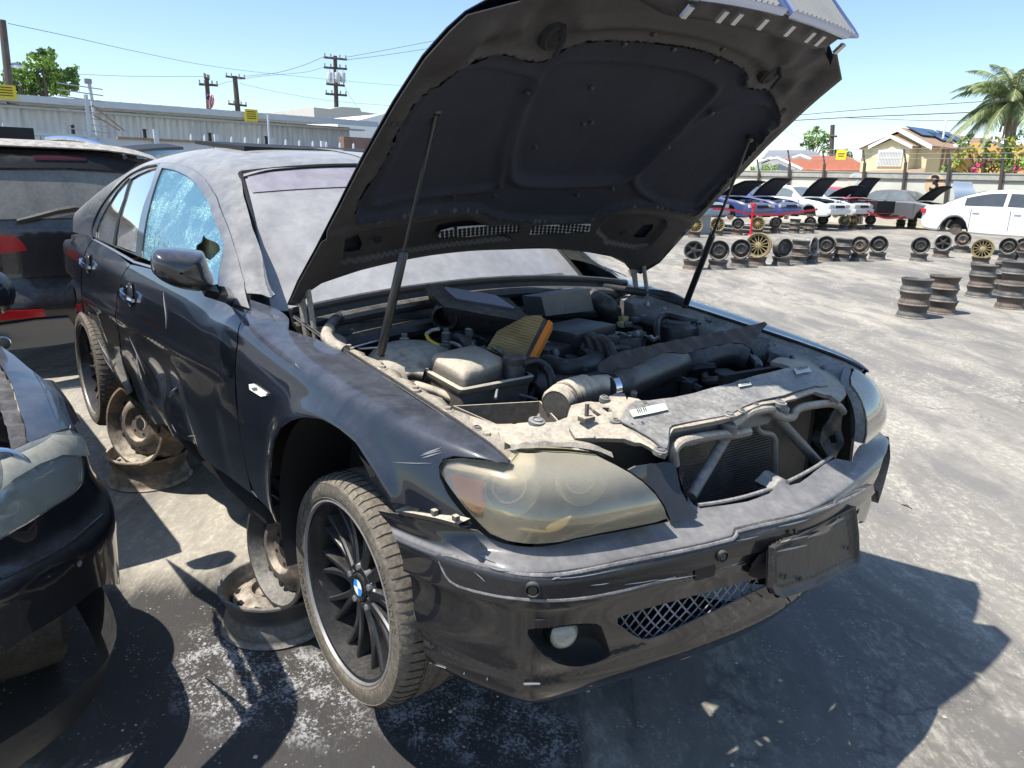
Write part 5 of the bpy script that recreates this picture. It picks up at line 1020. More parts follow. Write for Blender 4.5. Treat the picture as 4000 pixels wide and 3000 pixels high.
mb = MB(); mb.box(P3(14,330,620,1.11), (.14,.16,.06), bev=.02, R=Matrix.Rotation(radians(15), 3, 'Z')); mb.box(P3(14,500,660,1.09), (.10,.12,.06), bev=.02); mb.build('cam_cover', M['metal_grey'], car)
hose('coolant_pipe', 14, [(-150,820,1.09),(0,870,1.09),(150,860,1.09),(290,800,1.09),(400,760,1.08)], .035, M['plastic'], n=16)
hose('coolant_pipe', 14, [(160,760,1.10),(260,740,1.10),(370,760,1.09),(390,830,1.06)], .025, M['plastic'], n=14)
hose('coolant_pipe', 14, [(360,720,1.10),(480,690,1.10),(560,700,1.09)], .016, M['plastic'])
# second intake box with elbow
_i = [at(V(14,*q)[0], 'z', z) for q, z in (((-190,240),1.26),((225,170),1.26),((265,360),1.17))]; IB = onplane(V(14,-190,240, 225,170, 265,360, -150,408), _i[0], np.cross(_i[1]-_i[0], _i[2]-_i[0]))
mb = MB(); up_ = np.cross(IB[1]-IB[0], IB[3]-IB[0]); up_ /= np.linalg.norm(up_); up_ *= -1 if up_[0] < 0 else 1
mb.prism([p-up_*.09 for p in IB], up_*.09); mb.build('resonator_box', M['metal_grey'], car, smooth_=False)
hose('elbow', 14, [(225,255,1.20),(300,290,1.19),(380,340,1.17),(400,430,1.12)], .045, M['plastic'], n=18)
# left-hand reservoir with looping hose
mb = MB(); p = P3(14,990,520,1.13); mb.lathe([(.075,-.12),(.078,-.02),(.072,.012),(.05,.02),(.045,.030),(.001,.031)], p, (0,0,1), n=30); mb.build('fluid_reservoir', M['plastic'], car, sharp=35)
hose('hose', 14, [(815,620,1.10),(808,520,1.14),(830,440,1.16),(900,405,1.17),(1020,435,1.165),(1160,465,1.15)], .013, M['rubber'])
hose('hose', 14, [(1160,480,1.14),(1200,440,1.15),(1250,470,1.14),(1262,530,1.12)], .007, M['steel'])
hose('hose', 14, [(720,330,1.15),(800,400,1.14),(860,420,1.13)], .006, M['rubber'])
hose('hose', 14, [(1180,360,1.17),(1290,420,1.15),(1400,510,1.12)], .006, M['steel'])
hose('hose', 14, [(1150,330,1.18),(1330,395,1.16),(1520,480,1.14)], .005, M['rubber'])
# long conduit hoses across the back of the bay
hose('conduit', 13, [(330,712,1.185),(230,660,1.195),(170,590,1.205),(190,520,1.215)], .019, M['metal_dusty'], n=14)
hose('conduit', 13, [(190,525,1.215),(250,440,1.22),(380,375,1.225),(560,325,1.23),(780,290,1.235),(1060,265,1.24)], .0185, M['rubber'], n=14)
hose('conduit', 14, [(-420,200,1.25),(-200,140,1.255),(0,148,1.25),(200,140,1.245),(400,165,1.235),(620,195,1.225),(900,225,1.215),(1060,300,1.20)], .016, M['rubber'], n=12)
hose('conduit', 14, [(-300,330,1.21),(-100,260,1.215),(60,190,1.22),(280,170,1.215)], .012, M['rubber'])
hose('conduit', 13, [(60,640,1.17),(300,560,1.17),(700,500,1.17),(1100,440,1.17)], .03, M['plastic'])
hose('conduit', 13, [(300,660,1.14),(700,590,1.14),(1200,540,1.14)], .02, M['plastic'])
hose('steel_line', 13, [(380,680,1.165),(440,665,1.17),(620,615,1.175)], .0035, M['steel'], n=6)
hose('steel_line', 13, [(440,690,1.165),(620,680,1.165)], .0035, M['steel'], n=6)
hose('yellow_cable', 13, [(1030,572,1.18),(1060,620,1.17),(1130,660,1.165)], .006, plain('yellow_sleeve', (.75,.55,.03), rough=.5), n=8)
hose('pale_cable', 13, [(1030,560,1.18),(1080,530,1.185),(1140,520,1.19)], .006, M['dustwhite'], n=8)
# fittings and pipe stubs behind the tank
for k, (x, y, h_) in enumerate(((840,640,.03),(1060,680,.02),(1200,590,.03),(1200,680,.02),(1400,580,.05),(1140,690,.015))):
    mb = MB(); mb.lathe([(.016,-.02),(.016,h_*.5),(.010,h_*.6),(.010,h_),(.001,h_)], P3(13,x,y,1.15), (0,0,1), n=8); mb.build('pipe_fitting', M['metal_grey'] if k % 2 else M['metal_dusty'], car, sharp=35)
for x, y in ((1500,730),(1610,720),(1270,680)):
    hose('coolant_stub', 13, [(x-60,y-20,1.15),(x-20,y-40,1.17),(x+50,y-10,1.17),(x+70,y+40,1.15)], .006, M['metal_grey'])
hose('coolant_pipe', 13, [(1290,590,1.16),(1350,620,1.165),(1390,680,1.15),(1380,740,1.13)], .016, M['plastic'])
for x, y, c_ in ((520,430,0),(510,480,0)):
    mb = MB(); mb.box(P3(14,x,y,1.13), (.03,.035,.02), bev=.004); mb.build('fuse_plug', plain('pale_yellow_plastic', (.62,.52,.22), rough=.5), car)
for x, y in ((590,570),(650,555),(590,250),(625,370),(620,440),(395,665),(480,350),(700,420),(560,480)):
    mb = MB(); mb.box(P3(14,x,y,1.14), (.022,.03,.02), bev=.004, R=Matrix.Rotation(x*.01, 3, 'Z')); mb.build('connector', M['metal_grey'], car)
rng = np.random.RandomState(11)
for k in range(46):    # the tangle of wiring and small pipes
    x, y = rng.uniform(-.42, .30), rng.uniform(-.5, .58); z = rng.uniform(1.03, 1.12); a = rng.uniform(0, 2*pi); L = rng.uniform(.08, .22)
    q = [(x+L*t*cos(a+.8*sin(3*t+k)), y+L*t*sin(a+.8*sin(3*t+k)), z+.02*sin(4*t+k)) for t in np.linspace(-.5, .5, 5)]
    mb = MB(); mb.tube(smooth(q, 3), rng.choice([.004,.006,.009,.014]), n=6); mb.build('wiring_loom', M['rubber'] if k % 3 else M['metal_grey'], car)
for k in range(26):
    x, y = rng.uniform(-.40, .42), rng.uniform(-.35, .58); mb = MB(); mb.box((x, y, rng.uniform(1.0, 1.08)), rng.uniform(.03, .10, 3), bev=.008, R=Matrix.Rotation(rng.uniform(0, 3), 3, 'Z')); mb.build('bay_component', M['plastic'] if k % 3 else M['metal_grey'], car)
rng = np.random.RandomState(23)
for k in range(34):    # more leads, clips and bolts where the photograph shows small parts
    reg = [(13,1330,1560,540,700,1.15),(14,430,780,240,330,1.18),(14,420,800,560,620,1.14),(14,1120,1500,330,520,1.15),(14,0,600,640,900,1.10),(14,850,1450,930,1080,1.03),(13,1950,2200,500,900,1.12)][k % 7]
    x, y = rng.uniform(reg[1], reg[2]), rng.uniform(reg[3], reg[4]); z = reg[5]
    if k % 3 == 0: hose('ignition_lead', reg[0], [(x-70,y+rng.uniform(-30,30),z-.01),(x-25,y-20,z+.012),(x+30,y+rng.uniform(-10,20),z+.012),(x+80,y+rng.uniform(-30,40),z-.01)], rng.choice([.0035,.005,.007]), M['rubber'] if k % 2 else M['metal_grey'], n=6)
    elif k % 3 == 1:
        mb = MB(); mb.box(P3(reg[0],x,y,z), (rng.uniform(.015,.035), rng.uniform(.015,.04), .018), bev=.003, R=Matrix.Rotation(rng.uniform(0,3), 3, 'Z')); mb.build('connector', M['plastic'] if k % 2 else M['metal_grey'], car)
    else:
        mb = MB(); mb.lathe([(.001,.016),(.007,.016),(.008,.010),(.013,.009),(.014,0)], P3(reg[0],x,y,z), (.1,0,1), n=6); mb.build('bay_bolt', M['steel'], car, sharp=30)
# ================================================================== loose things lying in the bay
# air-cleaner lid, upside down
LP = np.array([-.20,-.14,1.265]); LNn = np.array([.42,-.28,.86]); LNn /= np.linalg.norm(LNn)
lidr = empty('air_cleaner_cover', tuple(P3(13,1500,450,1.17)), 'black plastic air cleaner lid with ribbed filter grid, lying loose across the engine bay', 'engine lid')
rim_q = onplane(V(13,1000,150, 1045,130, 1745,255, 1940,435, 1900,458, 1185,330), LP, LNn); grid_q = onplane(V(13,1175,165, 1640,242, 1805,350, 1285,262), LP+LNn*.012, LNn)
mb = MB(); mb.prism([p-LNn*.02 for p in rim_q], LNn*.02); mb.build('rim', M['plastic'], lidr, smooth_=False)
mb = MB(); mb.prism([p-LNn*.02 for p in grid_q], LNn*.022); mb.build('filter_bed', dusty('bed_blue_black', (.05,.06,.09), rough=.5, base=.1, top=.3, scale=20), lidr, smooth_=False)
for k in range(1, 22):
    f = k/22; a, b = lerp(grid_q[0], grid_q[1], f), lerp(grid_q[3], grid_q[2], f); mb = MB() if k == 1 else mb; mb.tube([a+LNn*.004, b+LNn*.004], .0035, n=5)
for k in range(1, 9):
    f = k/9; a, b = lerp(grid_q[0], grid_q[3], f), lerp(grid_q[1], grid_q[2], f); mb.tube([a+LNn*.004, b+LNn*.004], .0022, n=5)
mb.build('filter_grid', dusty('grid_grey', (.24,.27,.36), rough=.45, base=.1, top=.35, scale=20), lidr)
lowq = onplane(V(13,1040,220, 1050,240, 1740,330, 1810,440, 1640,540, 1400,520, 1200,500, 1050,380), LP-LNn*.06, LNn)
mb = MB(); c_ = np.mean(rim_q, 0); mb.loft([[lerp(c_, p, .93)-LNn*.018 for p in rim_q], [lerp(c_, p, .86)-LNn*.07 for p in rim_q], [lerp(c_, p, .55)-LNn*.11 for p in rim_q], [lerp(c_, p, .02)-LNn*.112 for p in rim_q]]); mb.build('shell', M['plastic'], lidr)
mo = at(V(13,1185,425)[0], 'z', 1.215); ma = np.array([.75,-.62,-.1])
mb = MB(); mb.lathe([(.040,-.10),(.042,-.05),(.044,-.045),(.044,-.035),(.040,-.03),(.041,0),(.043,.004),(.038,.005),(.036,-.02),(.034,-.09),(.001,-.09)], mo, ma, n=30, ms=[0]*8+[1,1]); mb.build('pipe_mouth', [M['plastic'], M['black']], lidr)
for k in range(10):
    f = k/9; a = lerp(rim_q[5], rim_q[4], f); mb = MB(); mb.box(a-LNn*.022+(c_-a)*.04, (.006,.006,.03), R=np.stack([np.cross(LNn, [0,1,0]), [0,1,0], LNn], 1)); mb.build('rib', M['plastic'], lidr, smooth_=False)
# air filter
FO = P3(13,1800,600,1.20); FN = np.array([.52,-.50,.69]); FN /= np.linalg.norm(FN)
filt = empty('air_filter', tuple(FO), 'dirty tan pleated air filter with black frame and orange seal, standing in the bay', 'air filter')
yq = onplane(V(13,1548,690, 1640,540, 1895,405, 2020,400, 2042,432, 1880,765, 1700,755), FO, FN); mb = MB(); mb.prism([p-FN*.04 for p in yq], FN*.04)
def mk_pleat():
    m, nd, ln = newmat('pleated_filter_paper'); out = nd.new('ShaderNodeOutputMaterial'); b = nd.new('ShaderNodeBsdfPrincipled'); tc = nd.new('ShaderNodeTexCoord')
    wv = nd.new('ShaderNodeTexWave'); wv.inputs['Scale'].default_value = 55; wv.inputs['Distortion'].default_value = 1.2; mp = nd.new('ShaderNodeMapping'); mp.inputs['Rotation'].default_value = (0,.3,.9); ln.new(tc.outputs['Object'], mp.inputs[0]); ln.new(mp.outputs[0], wv.inputs[0])
    ln.new(ramp(nd, ln, noise(nd, ln, 14, 5), [(.3, (.20,.13,.05)), (.7, (.34,.24,.10))]), b.inputs['Base Color']); b.inputs['Roughness'].default_value = .9
    bp_ = nd.new('ShaderNodeBump'); bp_.inputs['Strength'].default_value = .6; bp_.inputs['Distance'].default_value = .004; ln.new(wv.outputs[0], bp_.inputs['Height']); ln.new(bp_.outputs[0], b.inputs['Normal']); ln.new(b.outputs[0], out.inputs[0]); return m
mb.build('pleated_paper', mk_pleat(), filt, smooth_=False)
bq = onplane(V(13,2042,430, 2085,462, 1925,790, 1880,768), FO-FN*.008, FN); mb = MB(); mb.prism([p-FN*.04 for p in bq], FN*.045); mb.build('frame', M['plastic'], filt, smooth_=False)
oq = onplane(V(13,2085,455, 2122,480, 1968,788, 1915,785), FO-FN*.004, FN); mb = MB(); mb.prism([p-FN*.03 for p in oq], FN*.04); mb.build('rubber_seal', plain('orange_rubber', (.75,.22,.03), rough=.5, var=.12), filt, smooth_=False)
# loose splash plate leaning on the intake pipes
SP = P3(14,1000,700,1.20); SN = np.array([.80,-.16,.58]); SN /= np.linalg.norm(SN); SPL = plane_surf(SP, SN)
spo = V(14,300,882, 296,850, 330,800, 420,745, 500,712, 700,670, 1000,608, 1300,552, 1550,502, 1735,460, 1758,482, 1700,560, 1640,632, 1632,690, 1560,640, 1450,640, 1330,660, 1150,700, 1050,740, 960,715, 820,740, 640,820, 520,870, 420,905, 330,905)
shield = panel('splash_plate', SPL, spo, None or dusty('brown_black_sheet', (.020,.014,.011), rough=.5, base=.06, top=.35, scale=12, contrast=(.4,.7), bump=.2), None, step=.013, thick=.006, sm=False, relief=lambda s, t, P: .004*np.sin((s*1.0+t*.8)*95))
tag(shield, 'ribbed brown-black plastic plate leaning on the intake pipes behind the radiator support', 'splash plate')
# ================================================================== loose steel rims
def gp(view, x, y, z=0.0): return at(V(view, x, y)[0], 'z', z)
M['rim_grey'] = dusty('dusty_steel_rim', (.03,.03,.032), rough=.5, base=.08, top=.85, lo=.05, hi=.6, scale=7, contrast=(.3,.65), bump=.2, dust=(.38,.35,.30))
M['rim_brown'] = dusty('rusty_dark_rim', (.05,.035,.028), rough=.6, base=.12, top=.85, lo=.05, hi=.6, scale=7, contrast=(.3,.65), bump=.2, dust=(.36,.30,.24))
M['rim_gold'] = plain('gold_painted_alloy', (.34,.27,.13), rough=.5, metal=.1, var=.5, scale=14)
M['rim_silver'] = plain('dirty_silver_alloy', (.36,.34,.31), rough=.45, metal=.3, var=.45, scale=16)
M['rim_black'] = dusty('black_painted_rim', (.012,.012,.013), rough=.45, base=.15, top=.7, lo=0, hi=.8, scale=9, dust=(.34,.30,.24))
def rim_proto(name, mat, mat2, R=.205, w=.18, style='steel', n=40):
    """axis along local z, resting on z=0, disc face on top"""
    root = empty(name); h = w
    pr = [(R-.012,0),(R,0.001),(R+.002,.008),(R-.008,.014),(R-.013,.030),(R-.016,.055),(R-.030,.075),(R-.032,.105),(R-.018,.125),(R-.013,h-.028),(R-.008,h-.014),(R+.002,h-.008),(R,h-.001),(R-.012,h),(R-.020,h-.016),(R-.026,h-.03),(R-.030,.13),(R-.048,.105),(R-.046,.075),(R-.028,.05),(R-.020,.028),(R-.012,0)]
    mb = MB(); mb.lathe(pr, (0,0,0), (0,0,1), n=n); mb.build('barrel', mat, root, sharp=50)
    mb = MB()
    if style == 'steel':
        mb.lathe([(R-.047,.100),(R-.050,.118),(R*.62,.135),(R*.50,.152),(R*.42,.150),(R*.36,.128),(.034,.126),(.033,.118),(R*.36,.118),(R*.50,.142),(R*.62,.125),(R-.055,.108)], (0,0,0), (0,0,1), n=n)
        for k in range(10):
            a = 2*pi*k/10; mb.lathe([(.001,.0035),(.015,.0035),(.016,0)], (R*.66*cos(a), R*.66*sin(a), .1300), (.0,0,1), n=10, m=1)
        for k in range(5):
            a = 2*pi*k/5+.2; mb.lathe([(.001,.0015),(.007,.0015),(.008,0)], (.057*cos(a), .057*sin(a), .1285), (0,0,1), n=8, m=1)
        mb.lathe([(.001,.001),(.033,.001)], (0,0,.1275), (0,0,1), n=16, m=1); mb.build('disc', [mat2, M['black']], root, sharp=50)
    else:
        ns = {'five':5, 'multi':14, 'disc':9}[style]
        mb.lathe([(R-.030,.140),(R-.034,.152),(R-.05,.150)], (0,0,0), (0,0,1), n=n); mb.lathe([(.058,.11),(.056,.148),(.04,.154),(.001,.155)], (0,0,0), (0,0,1), n=20)
        for k in range(ns):
            a = 2*pi*k/ns; wd = {'five':.030,'multi':.009,'disc':.03}[style]; e = np.array([cos(a), sin(a), 0]); t = np.array([-sin(a), cos(a), 0]); rg = []
            for f in (0,.5,1):
                r_ = lerp(.045, R-.034, f); z = .146-.006*sin(pi*f); ww = wd*(1-.15*sin(pi*f)) if style != 'disc' else wd*(.7+1.2*f); rg.append([e*r_+t*ww+[0,0,z-.01], e*r_+t*ww*.7+[0,0,z], e*r_-t*ww*.7+[0,0,z], e*r_-t*ww+[0,0,z-.01], e*r_-t*ww+[0,0,z-.035], e*r_+t*ww+[0,0,z-.035]])
            mb.loft(rg, cap=True)
        d = mb.build('disc', mat2, root, sharp=40); mb = MB(); mb.lathe([(R-.045,.095),(.03,.085),(.001,.085)], (0,0,0), (0,0,1), n=24); mb.build('dark_back_disc', M['black'], d)  # black disc paints the dark inside of the rim behind the spokes
    return root
def put(root, loc, axis=(0,0,1), spin=0.0, label=None, cat=None, group=None, sc_=1.0):
    q = Vector(axis).normalized().to_track_quat('Z', 'Y'); root.rotation_euler = (q.to_matrix() @ Matrix.Rotation(spin, 3, 'Z')).to_euler(); root.location = tuple(loc); root.scale = (sc_, sc_, sc_); return tag(root, label, cat, group)
GN = 'steel rims stacked under the black sedan'
r1 = rim_proto('steel_roadwheel', M['rim_grey'], M['rust'], R=.205, w=.17, n=72)
put(r1, gp(8,1640,1500)*[1,1,0], (0,0,1), .4, 'black steel rim lying flat on the ground behind the sedan\'s front tyre', 'steel rim', GN)
cF = gp(8,1640,1500)
# exact places: flat rims on the ground, upright rims standing on them under the sill
def rim_at(px, zc): return at((px[0]/.553, px[1]/.553), 'z', zc)
f0 = np.array([-.79,-.75,0.0]); r1.location = tuple(f0)
def used_copy(root, **k): c = copy_tree(root); return c
r2 = copy_tree(r1); put(r2, (-.66,-.80,.17+.205-.012), (.10,-.99,.08), .9, 'pale rusty steel rim standing upright on the flat black rim behind the front tyre', 'steel rim', GN)
r3 = rim_proto('steel_roadwheel', M['rust'], M['rust'], R=.215, w=.17, n=72); put(r3, (-2.55,-.77,0), (0,0,1), .2, 'rusty steel rim lying flat on the pale concrete ahead of the sedan\'s rear tyre', 'steel rim', GN)
r4 = copy_tree(r3); put(r4, (-2.40,-.86,.155+.212), (.42,-.90,.12), 1.2, 'rust-streaked steel rim with a white-dusted dish, standing on the flat rusty rim', 'steel rim', GN)
# push the upright rims' frames back so that their dish stands on the flat rim
for r_, a in ((r2, (.10,-.99,.08)), (r4, (.42,-.90,.12))):
    v = Vector(a).normalized(); r_.location = Vector(r_.location)-v*.17
# ================================================================== the black car at the left edge (only its front left corner is in view)
lc = empty('black_sedan', (-1.4,-2.25,0), 'black sedan cut by the left frame edge, only its dusty headlight corner showing', 'car')
LB = [(-2.6,-1.43),(-1.9,-1.40),(-1.2,-1.362),(-.85,-1.340),(-.62,-1.342),(-.46,-1.367),(-.34,-1.425),(-.255,-1.507),(-.185,-1.60),(-.115,-1.75),(-.055,-1.95),(-.02,-2.2),(-.02,-2.35),(-.055,-2.6),(-.115,-2.8),(-.185,-2.95),(-.34,-3.12),(-.62,-3.2),(-1.2,-3.19)]
LBm = [(x, y) for x, y in LB]; LBm = [(x, y+.045) for x, y in LBm]; LNm = plan_normals(LBm); LNm *= np.where(((LNm*(np.array(LBm)-np.array([-1.5,-2.27]))).sum(1) < 0), -1, 1)[:, None]
def lst(i):
    (x, y), n = LBm[i], LNm[i]; 
    return [(x-n[0]*o, y-n[1]*o, z) for z, o in [(.20,.08),(.26,.04),(.36,.018),(.50,.004),(.64,.0),(.70,-.004),(.735,.006),(.78,.030),(.83,.045),(.88,.052),(.93,.065),(.975,.10),(1.01,.16),(1.03,.24)]]
LSF = grid_surf([lst(i) for i in range(len(LBm))], ns=120, nt=60)
def lside(x):
    W = float(np.interp(x, [-4,-2,-.9,-.6,-.4,-.3], [.86,.88,.92,.915,.89,.86])); c = -2.225
    zt = float(np.interp(x, [-4.0,-2.0,-1.6,-1.2,-.9,-.7,-.55,-.4,-.3], [1.13,1.10,1.07,1.04,1.01,.985,.965,.94,.90]))
    return [(x, c+W-.06, .30), (x, c+W-.01, .5), (x, c+W, .75), (x, c+W-.02, zt-.09), (x, c+W-.07, zt-.02), (x, c+W-.16, zt+.012), (x, c+W-.28, zt+.02), (x, c+W-.36, zt+.02)]
LSD = grid_surf([lside(x) for x in [-4,-3.4,-2.8,-2.3,-2,-1.8,-1.6,-1.4,-1.2,-1.05,-.9,-.8,-.7,-.6,-.5,-.4,-.3]], ns=80, nt=40)
lf_ = panel('fender', LSD, V(11,-200,-60, -60,20, 0,60, 60,100, 130,160, 200,215, 280,280, 340,335, 382,378, 384,398, 330,440, 240,462, 140,505, 125,500, 100,380, 60,250, 20,170, -20,110, -120,60), M['paint'], lc, step=.025, thick=.004, sm=False)
gut = panel('bonnet_gutter', deeper(LSD, .02), V(11,-20,110, 20,170, 60,250, 100,380, 122,495, 50,515, 20,400, -10,300, -60,200), M['plastic'], lc, step=.02, sm=False, off=-.012, relief=lambda s, t, P: .006*np.sin(P[:, 0]*70))
HLs = LSF.invs(V(11,0,590, 60,540, 140,505, 240,465, 325,450, 350,500, 372,560, 383,640, 380,690, 340,735, 260,790, 170,850, 80,905, 0,950)); HLs = HLs+[(HLs[-1][0]+1.2, HLs[-1][1]), (HLs[-1][0]+1.7, HLs[-1][1]+1.2), (HLs[0][0]+1.2, HLs[0][1]-.3)]
ll = panel('headlight', LSF, HLs, M['clear'], lc, step=.03, thick=.003, sm=False, st=True)
tag(ll, 'clear headlight with a round reflector and dusty upper edge')
c_s = HLs; cc = np.mean(c_s, 0)
mb = MB(); mb.loft([[LSF.fn(np.array([lerp(cc[0], a, f)]), np.array([lerp(cc[1], b, f)-(.25 if d > .01 else 0)]))[0]+np.array([-d, -d*.4, -d*.25]) for a, b in c_s] for f, d in ((1,.003),(.975,.04),(.90,.10),(.4,.13),(.02,.132))]); mb.build('lamp_housing', plain('lamp_chrome_grey', (.50,.51,.49), rough=.4, metal=.0, var=.3, scale=18), ll)
p = LSF.fn(*[np.array([q]) for q in LSF.inv(V(11,45,695)[0])])[0]; mb = MB(); mb.lathe([(.02,-.05),(.05,-.035),(.070,-.010),(.078,.006),(.083,.010),(.088,.002),(.088,-.03)], p+np.array([-.055,-.02,-.02]), (.93,.05,.12), n=48); mb.lathe([(.001,-.03),(.02,-.032),(.022,-.07)], p+np.array([-.055,-.02,-.02]), (.93,.05,.12), n=16)
mb.build('round_reflector', M['chrome'], ll)
panel('dust_film', LSF, V(11,0,600, 100,560, 240,480, 325,462, 345,520, 280,570, 180,610, 60,680, 0,730), glassy('dust_film', (1,1,1), dust=.75, trans=1, dcol=(.60,.57,.46), scale=5), ll, step=.03, sm=False, off=.006)
BPs = LSF.invs(V(11,327,440, 380,402, 440,520, 500,690, 530,850, 545,1000, 549,1100, 530,1140, 480,1165, 440,1190, 340,1268, 200,1360, 100,1420, 0,1500))
BPs = BPs+[(BPs[-1][0]+1.0, BPs[-1][1]), (11, 1.0), (17.5, 1.0), (17.5, 6.6), (12, 6.8)]+LSF.invs(V(11,0,958, 80,912, 170,858, 260,798, 345,742, 386,692, 390,640, 378,555, 355,495))
bmp = panel('front_bumper', LSF, BPs, M['bumper'], lc, step=.03, thick=.004, sm=False, st=True)
mb = MB(); mb.tube([LSF.fn(np.array([a]), np.array([b]))[0] for a, b in LSF.invs(smooth(V(11,475,845, 400,910, 300,990, 150,1070, 0,1140), 3))], .005, n=6); mb.build('bumper_crease', M['strip'], bmp)
s_, t_ = LSF.inv(V(11,363,1068)[0]); p = LSF.fn(np.array([s_]), np.array([t_]))[0]; n_ = LSF.normal(np.array([s_]), np.array([t_]))[0]; n_ = n_ if n_@(CAM-p) > 0 else -n_
mb = MB(); mb.lathe([(.001,.004),(.008,.004),(.010,.001)], p, n_, n=16, ms=[0,1]); mb.build('parking_sensor', [M['steel'], M['black']], bmp)
mb = MB(); mb.loft([[LSF.fn(np.array([q]), np.array([t_]))[0]+np.array([-.03,0,-dz]) for q in np.arange(1.5, 16, .5)] for t_, dz in ((1.6,0),(.6,0),(0,.02))], closed=False); mb.build('splash_guard', M['plastic'], lc)
# rest of that car, outside the frame: bonnet bay, cabin, wheels
mb = MB(); mb.box((-1.15,-2.27,.62), (1.3,1.2,.4), bev=.05); mb.box((-3.0,-2.27,.70), (2.6,1.72,.7), bev=.12); mb.build('body', M['paint_side'], lc)
mb = MB(); R_ = []
for x, z, w_ in ((-1.75,1.05,.78),(-2.3,1.42,.62),(-3.2,1.47,.60),(-4.0,1.32,.62),(-4.5,1.08,.72)): R_.append([(x,-2.27-w_,z),(x,-2.27-w_*.9,z+.02),(x,-2.27+w_*.9,z+.02),(x,-2.27+w_,z)])
mb.loft([[(x, -2.27-.82, .98), *r[:], (x, -2.27+.82, .98)] for r, x in zip([[tuple(q) for q in r] for r in R_], (-1.75,-2.3,-3.2,-4.0,-4.5))], closed=False); mb.build('roof', M['paint_roof'], lc)
simple_wheel2 = simple_wheel
for C_ in ((-1.05,-1.56,.33), (-3.75,-1.50,.33)):
    mb = MB(); mb.lathe([(.20,-.11),(.29,-.12),(.318,-.10),(.322,0),(.318,.10),(.29,.12),(.20,.11)], C_, (0,1,0), n=40); mb.lathe([(.20,.10),(.18,.03),(.001,.03)], C_, (0,1,0), n=30, m=1); mb.build('wheel', [M['tyre'], M['rimblack']], lc)
mb = MB(); mb.lathe([(.001,.09),(.05,.08),(.085,.04),(.09,0),(.085,-.03),(.001,-.04)], (-1.62,-1.46,1.21), (1,.15,0), n=24); mb.build('wing_mirror', M['paint'], lc)
# ================================================================== dark SUV behind
suv = empty('brown_suv', (-5.4,-.75,0), 'dark brown SUV behind the black sedan with dusty rear window and red tail lights', 'SUV')
brown = dusty('dark_brown_paint', (.022,.015,.014), rough=.35, metal=.1, coat=1, base=.06, top=.75, lo=.0, hi=.5, scale=4, dust=(.36,.34,.31))
def sv(y, z):
    y = np.asarray(y, float); z = np.asarray(z, float); u = (y+.75)/1.0
    x = -4.98-.13*u**4-.06*u*u-.42*np.maximum(0, z-1.18)**1.15+.06*np.exp(-((z-.62)/.14)**2)
    x = x-.9*np.maximum(0, z-1.71)
    yy = -.75+(y+.75)*(1-.22*np.maximum(0, z-1.12))
    return np.stack([x, yy, z], -1)
SV = Surf(sv, -1.76, .26, .25, 1.95, 70, 60)
def rst(view, *p): return SV.invs(V(view, *p))
zs = lambda z: z
panel('tailgate', SV, [(-1.72,.85),(-1.72,1.20),(.22,1.20),(.22,.85)], brown, suv, step=.06, st=True, sm=False, thick=.01, flip=None)
panel('body', SV, [(-1.75,.50),(-1.75,1.75),(.25,1.75),(.25,.50)], brown, suv, step=.06, st=True, sm=False, off=-.012)
panel('roof', Surf(lambda y, x: np.stack([x, y, 1.845-.10*((np.asarray(y)+.75)/.9)**4-.10*np.maximum(0, np.asarray(x)+5.35)*2.2-.02*(np.asarray(x)+6.5)**2+.02], -1), -1.6, .1, -8.4, -5.1, 30, 30), [(-1.6,-5.18),(.1,-5.18),(.1,-8.2),(-1.6,-8.2)], dusty('pale_dusty_roof', (.05,.045,.045), rough=.5, base=.5, top=.6, lo=0, hi=.8, scale=2, contrast=(.1,.4), dust=(.46,.43,.38)), suv, step=.1, st=True, sm=False, thick=.01)
mb = MB(); mb.box((-6.9,-.75,.95), (3.0,1.90,.95), bev=.15); mb.box((-6.9,-.75,1.55), (2.7,1.62,.5), bev=.14); mb.build('side_body', brown, suv)
panel('rear_window', SV, rst(12,-60,482, 0,478, 400,478, 735,498, 690,560, 560,690, 520,725, 430,757, 200,762, 0,766, -60,768), glassy('streaky_dusty_glass', (.3,.3,.3), dust=.80, trans=.2, dcol=(.30,.285,.25), scale=3), suv, step=.05, st=True, sm=False, off=.006)
panel('spoiler', SV, rst(12,-60,395, 0,405, 300,400, 600,405, 805,436, 740,492, 400,470, 0,470, -60,472), M['black'], suv, step=.05, st=True, sm=False, off=.03)
panel('brake_light', SV, rst(12,195,408, 505,415, 505,430, 200,426), plain('dark_red_lens', (.05,.008,.010), rough=.3), suv, step=.05, st=True, sm=False, off=.034)
red = plain('red_lens', (.55,.02,.025), rough=.15, var=.3, scale=25)
panel('tail_light', SV, rst(12,-80,850, 0,856, 80,864, 115,882, 135,905, 157,940, 152,948, 0,966, -80,970), red, suv, step=.03, st=True, sm=False, off=.014, thick=.02)
panel('bumper', SV, rst(12,-80,1180, 200,1180, 420,1165, 440,1400, 430,1480, 300,1500, 0,1532, -80,1535), dusty('dark_bumper', (.02,.016,.016), rough=.4, coat=.6, base=.10, top=.7, lo=0, hi=.7, scale=5), suv, step=.05, st=True, sm=False, off=.02, thick=.03)
panel('lower_valance', SV, rst(12,-80,1375, 0,1375, 200,1345, 400,1330, 440,1390, 430,1480, 300,1500, 0,1532, -80,1535), dusty('grey_valance', (.22,.215,.21), rough=.45, base=.3, top=.6, lo=-.2, hi=.6), suv, step=.05, st=True, sm=False, off=.05, thick=.02)
panel('reflector', SV, rst(12,-80,1300, 0,1297, 120,1295, 250,1288, 263,1318, 130,1332, 0,1340, -80,1342), red, suv, step=.03, st=True, sm=False, off=.055, thick=.01)
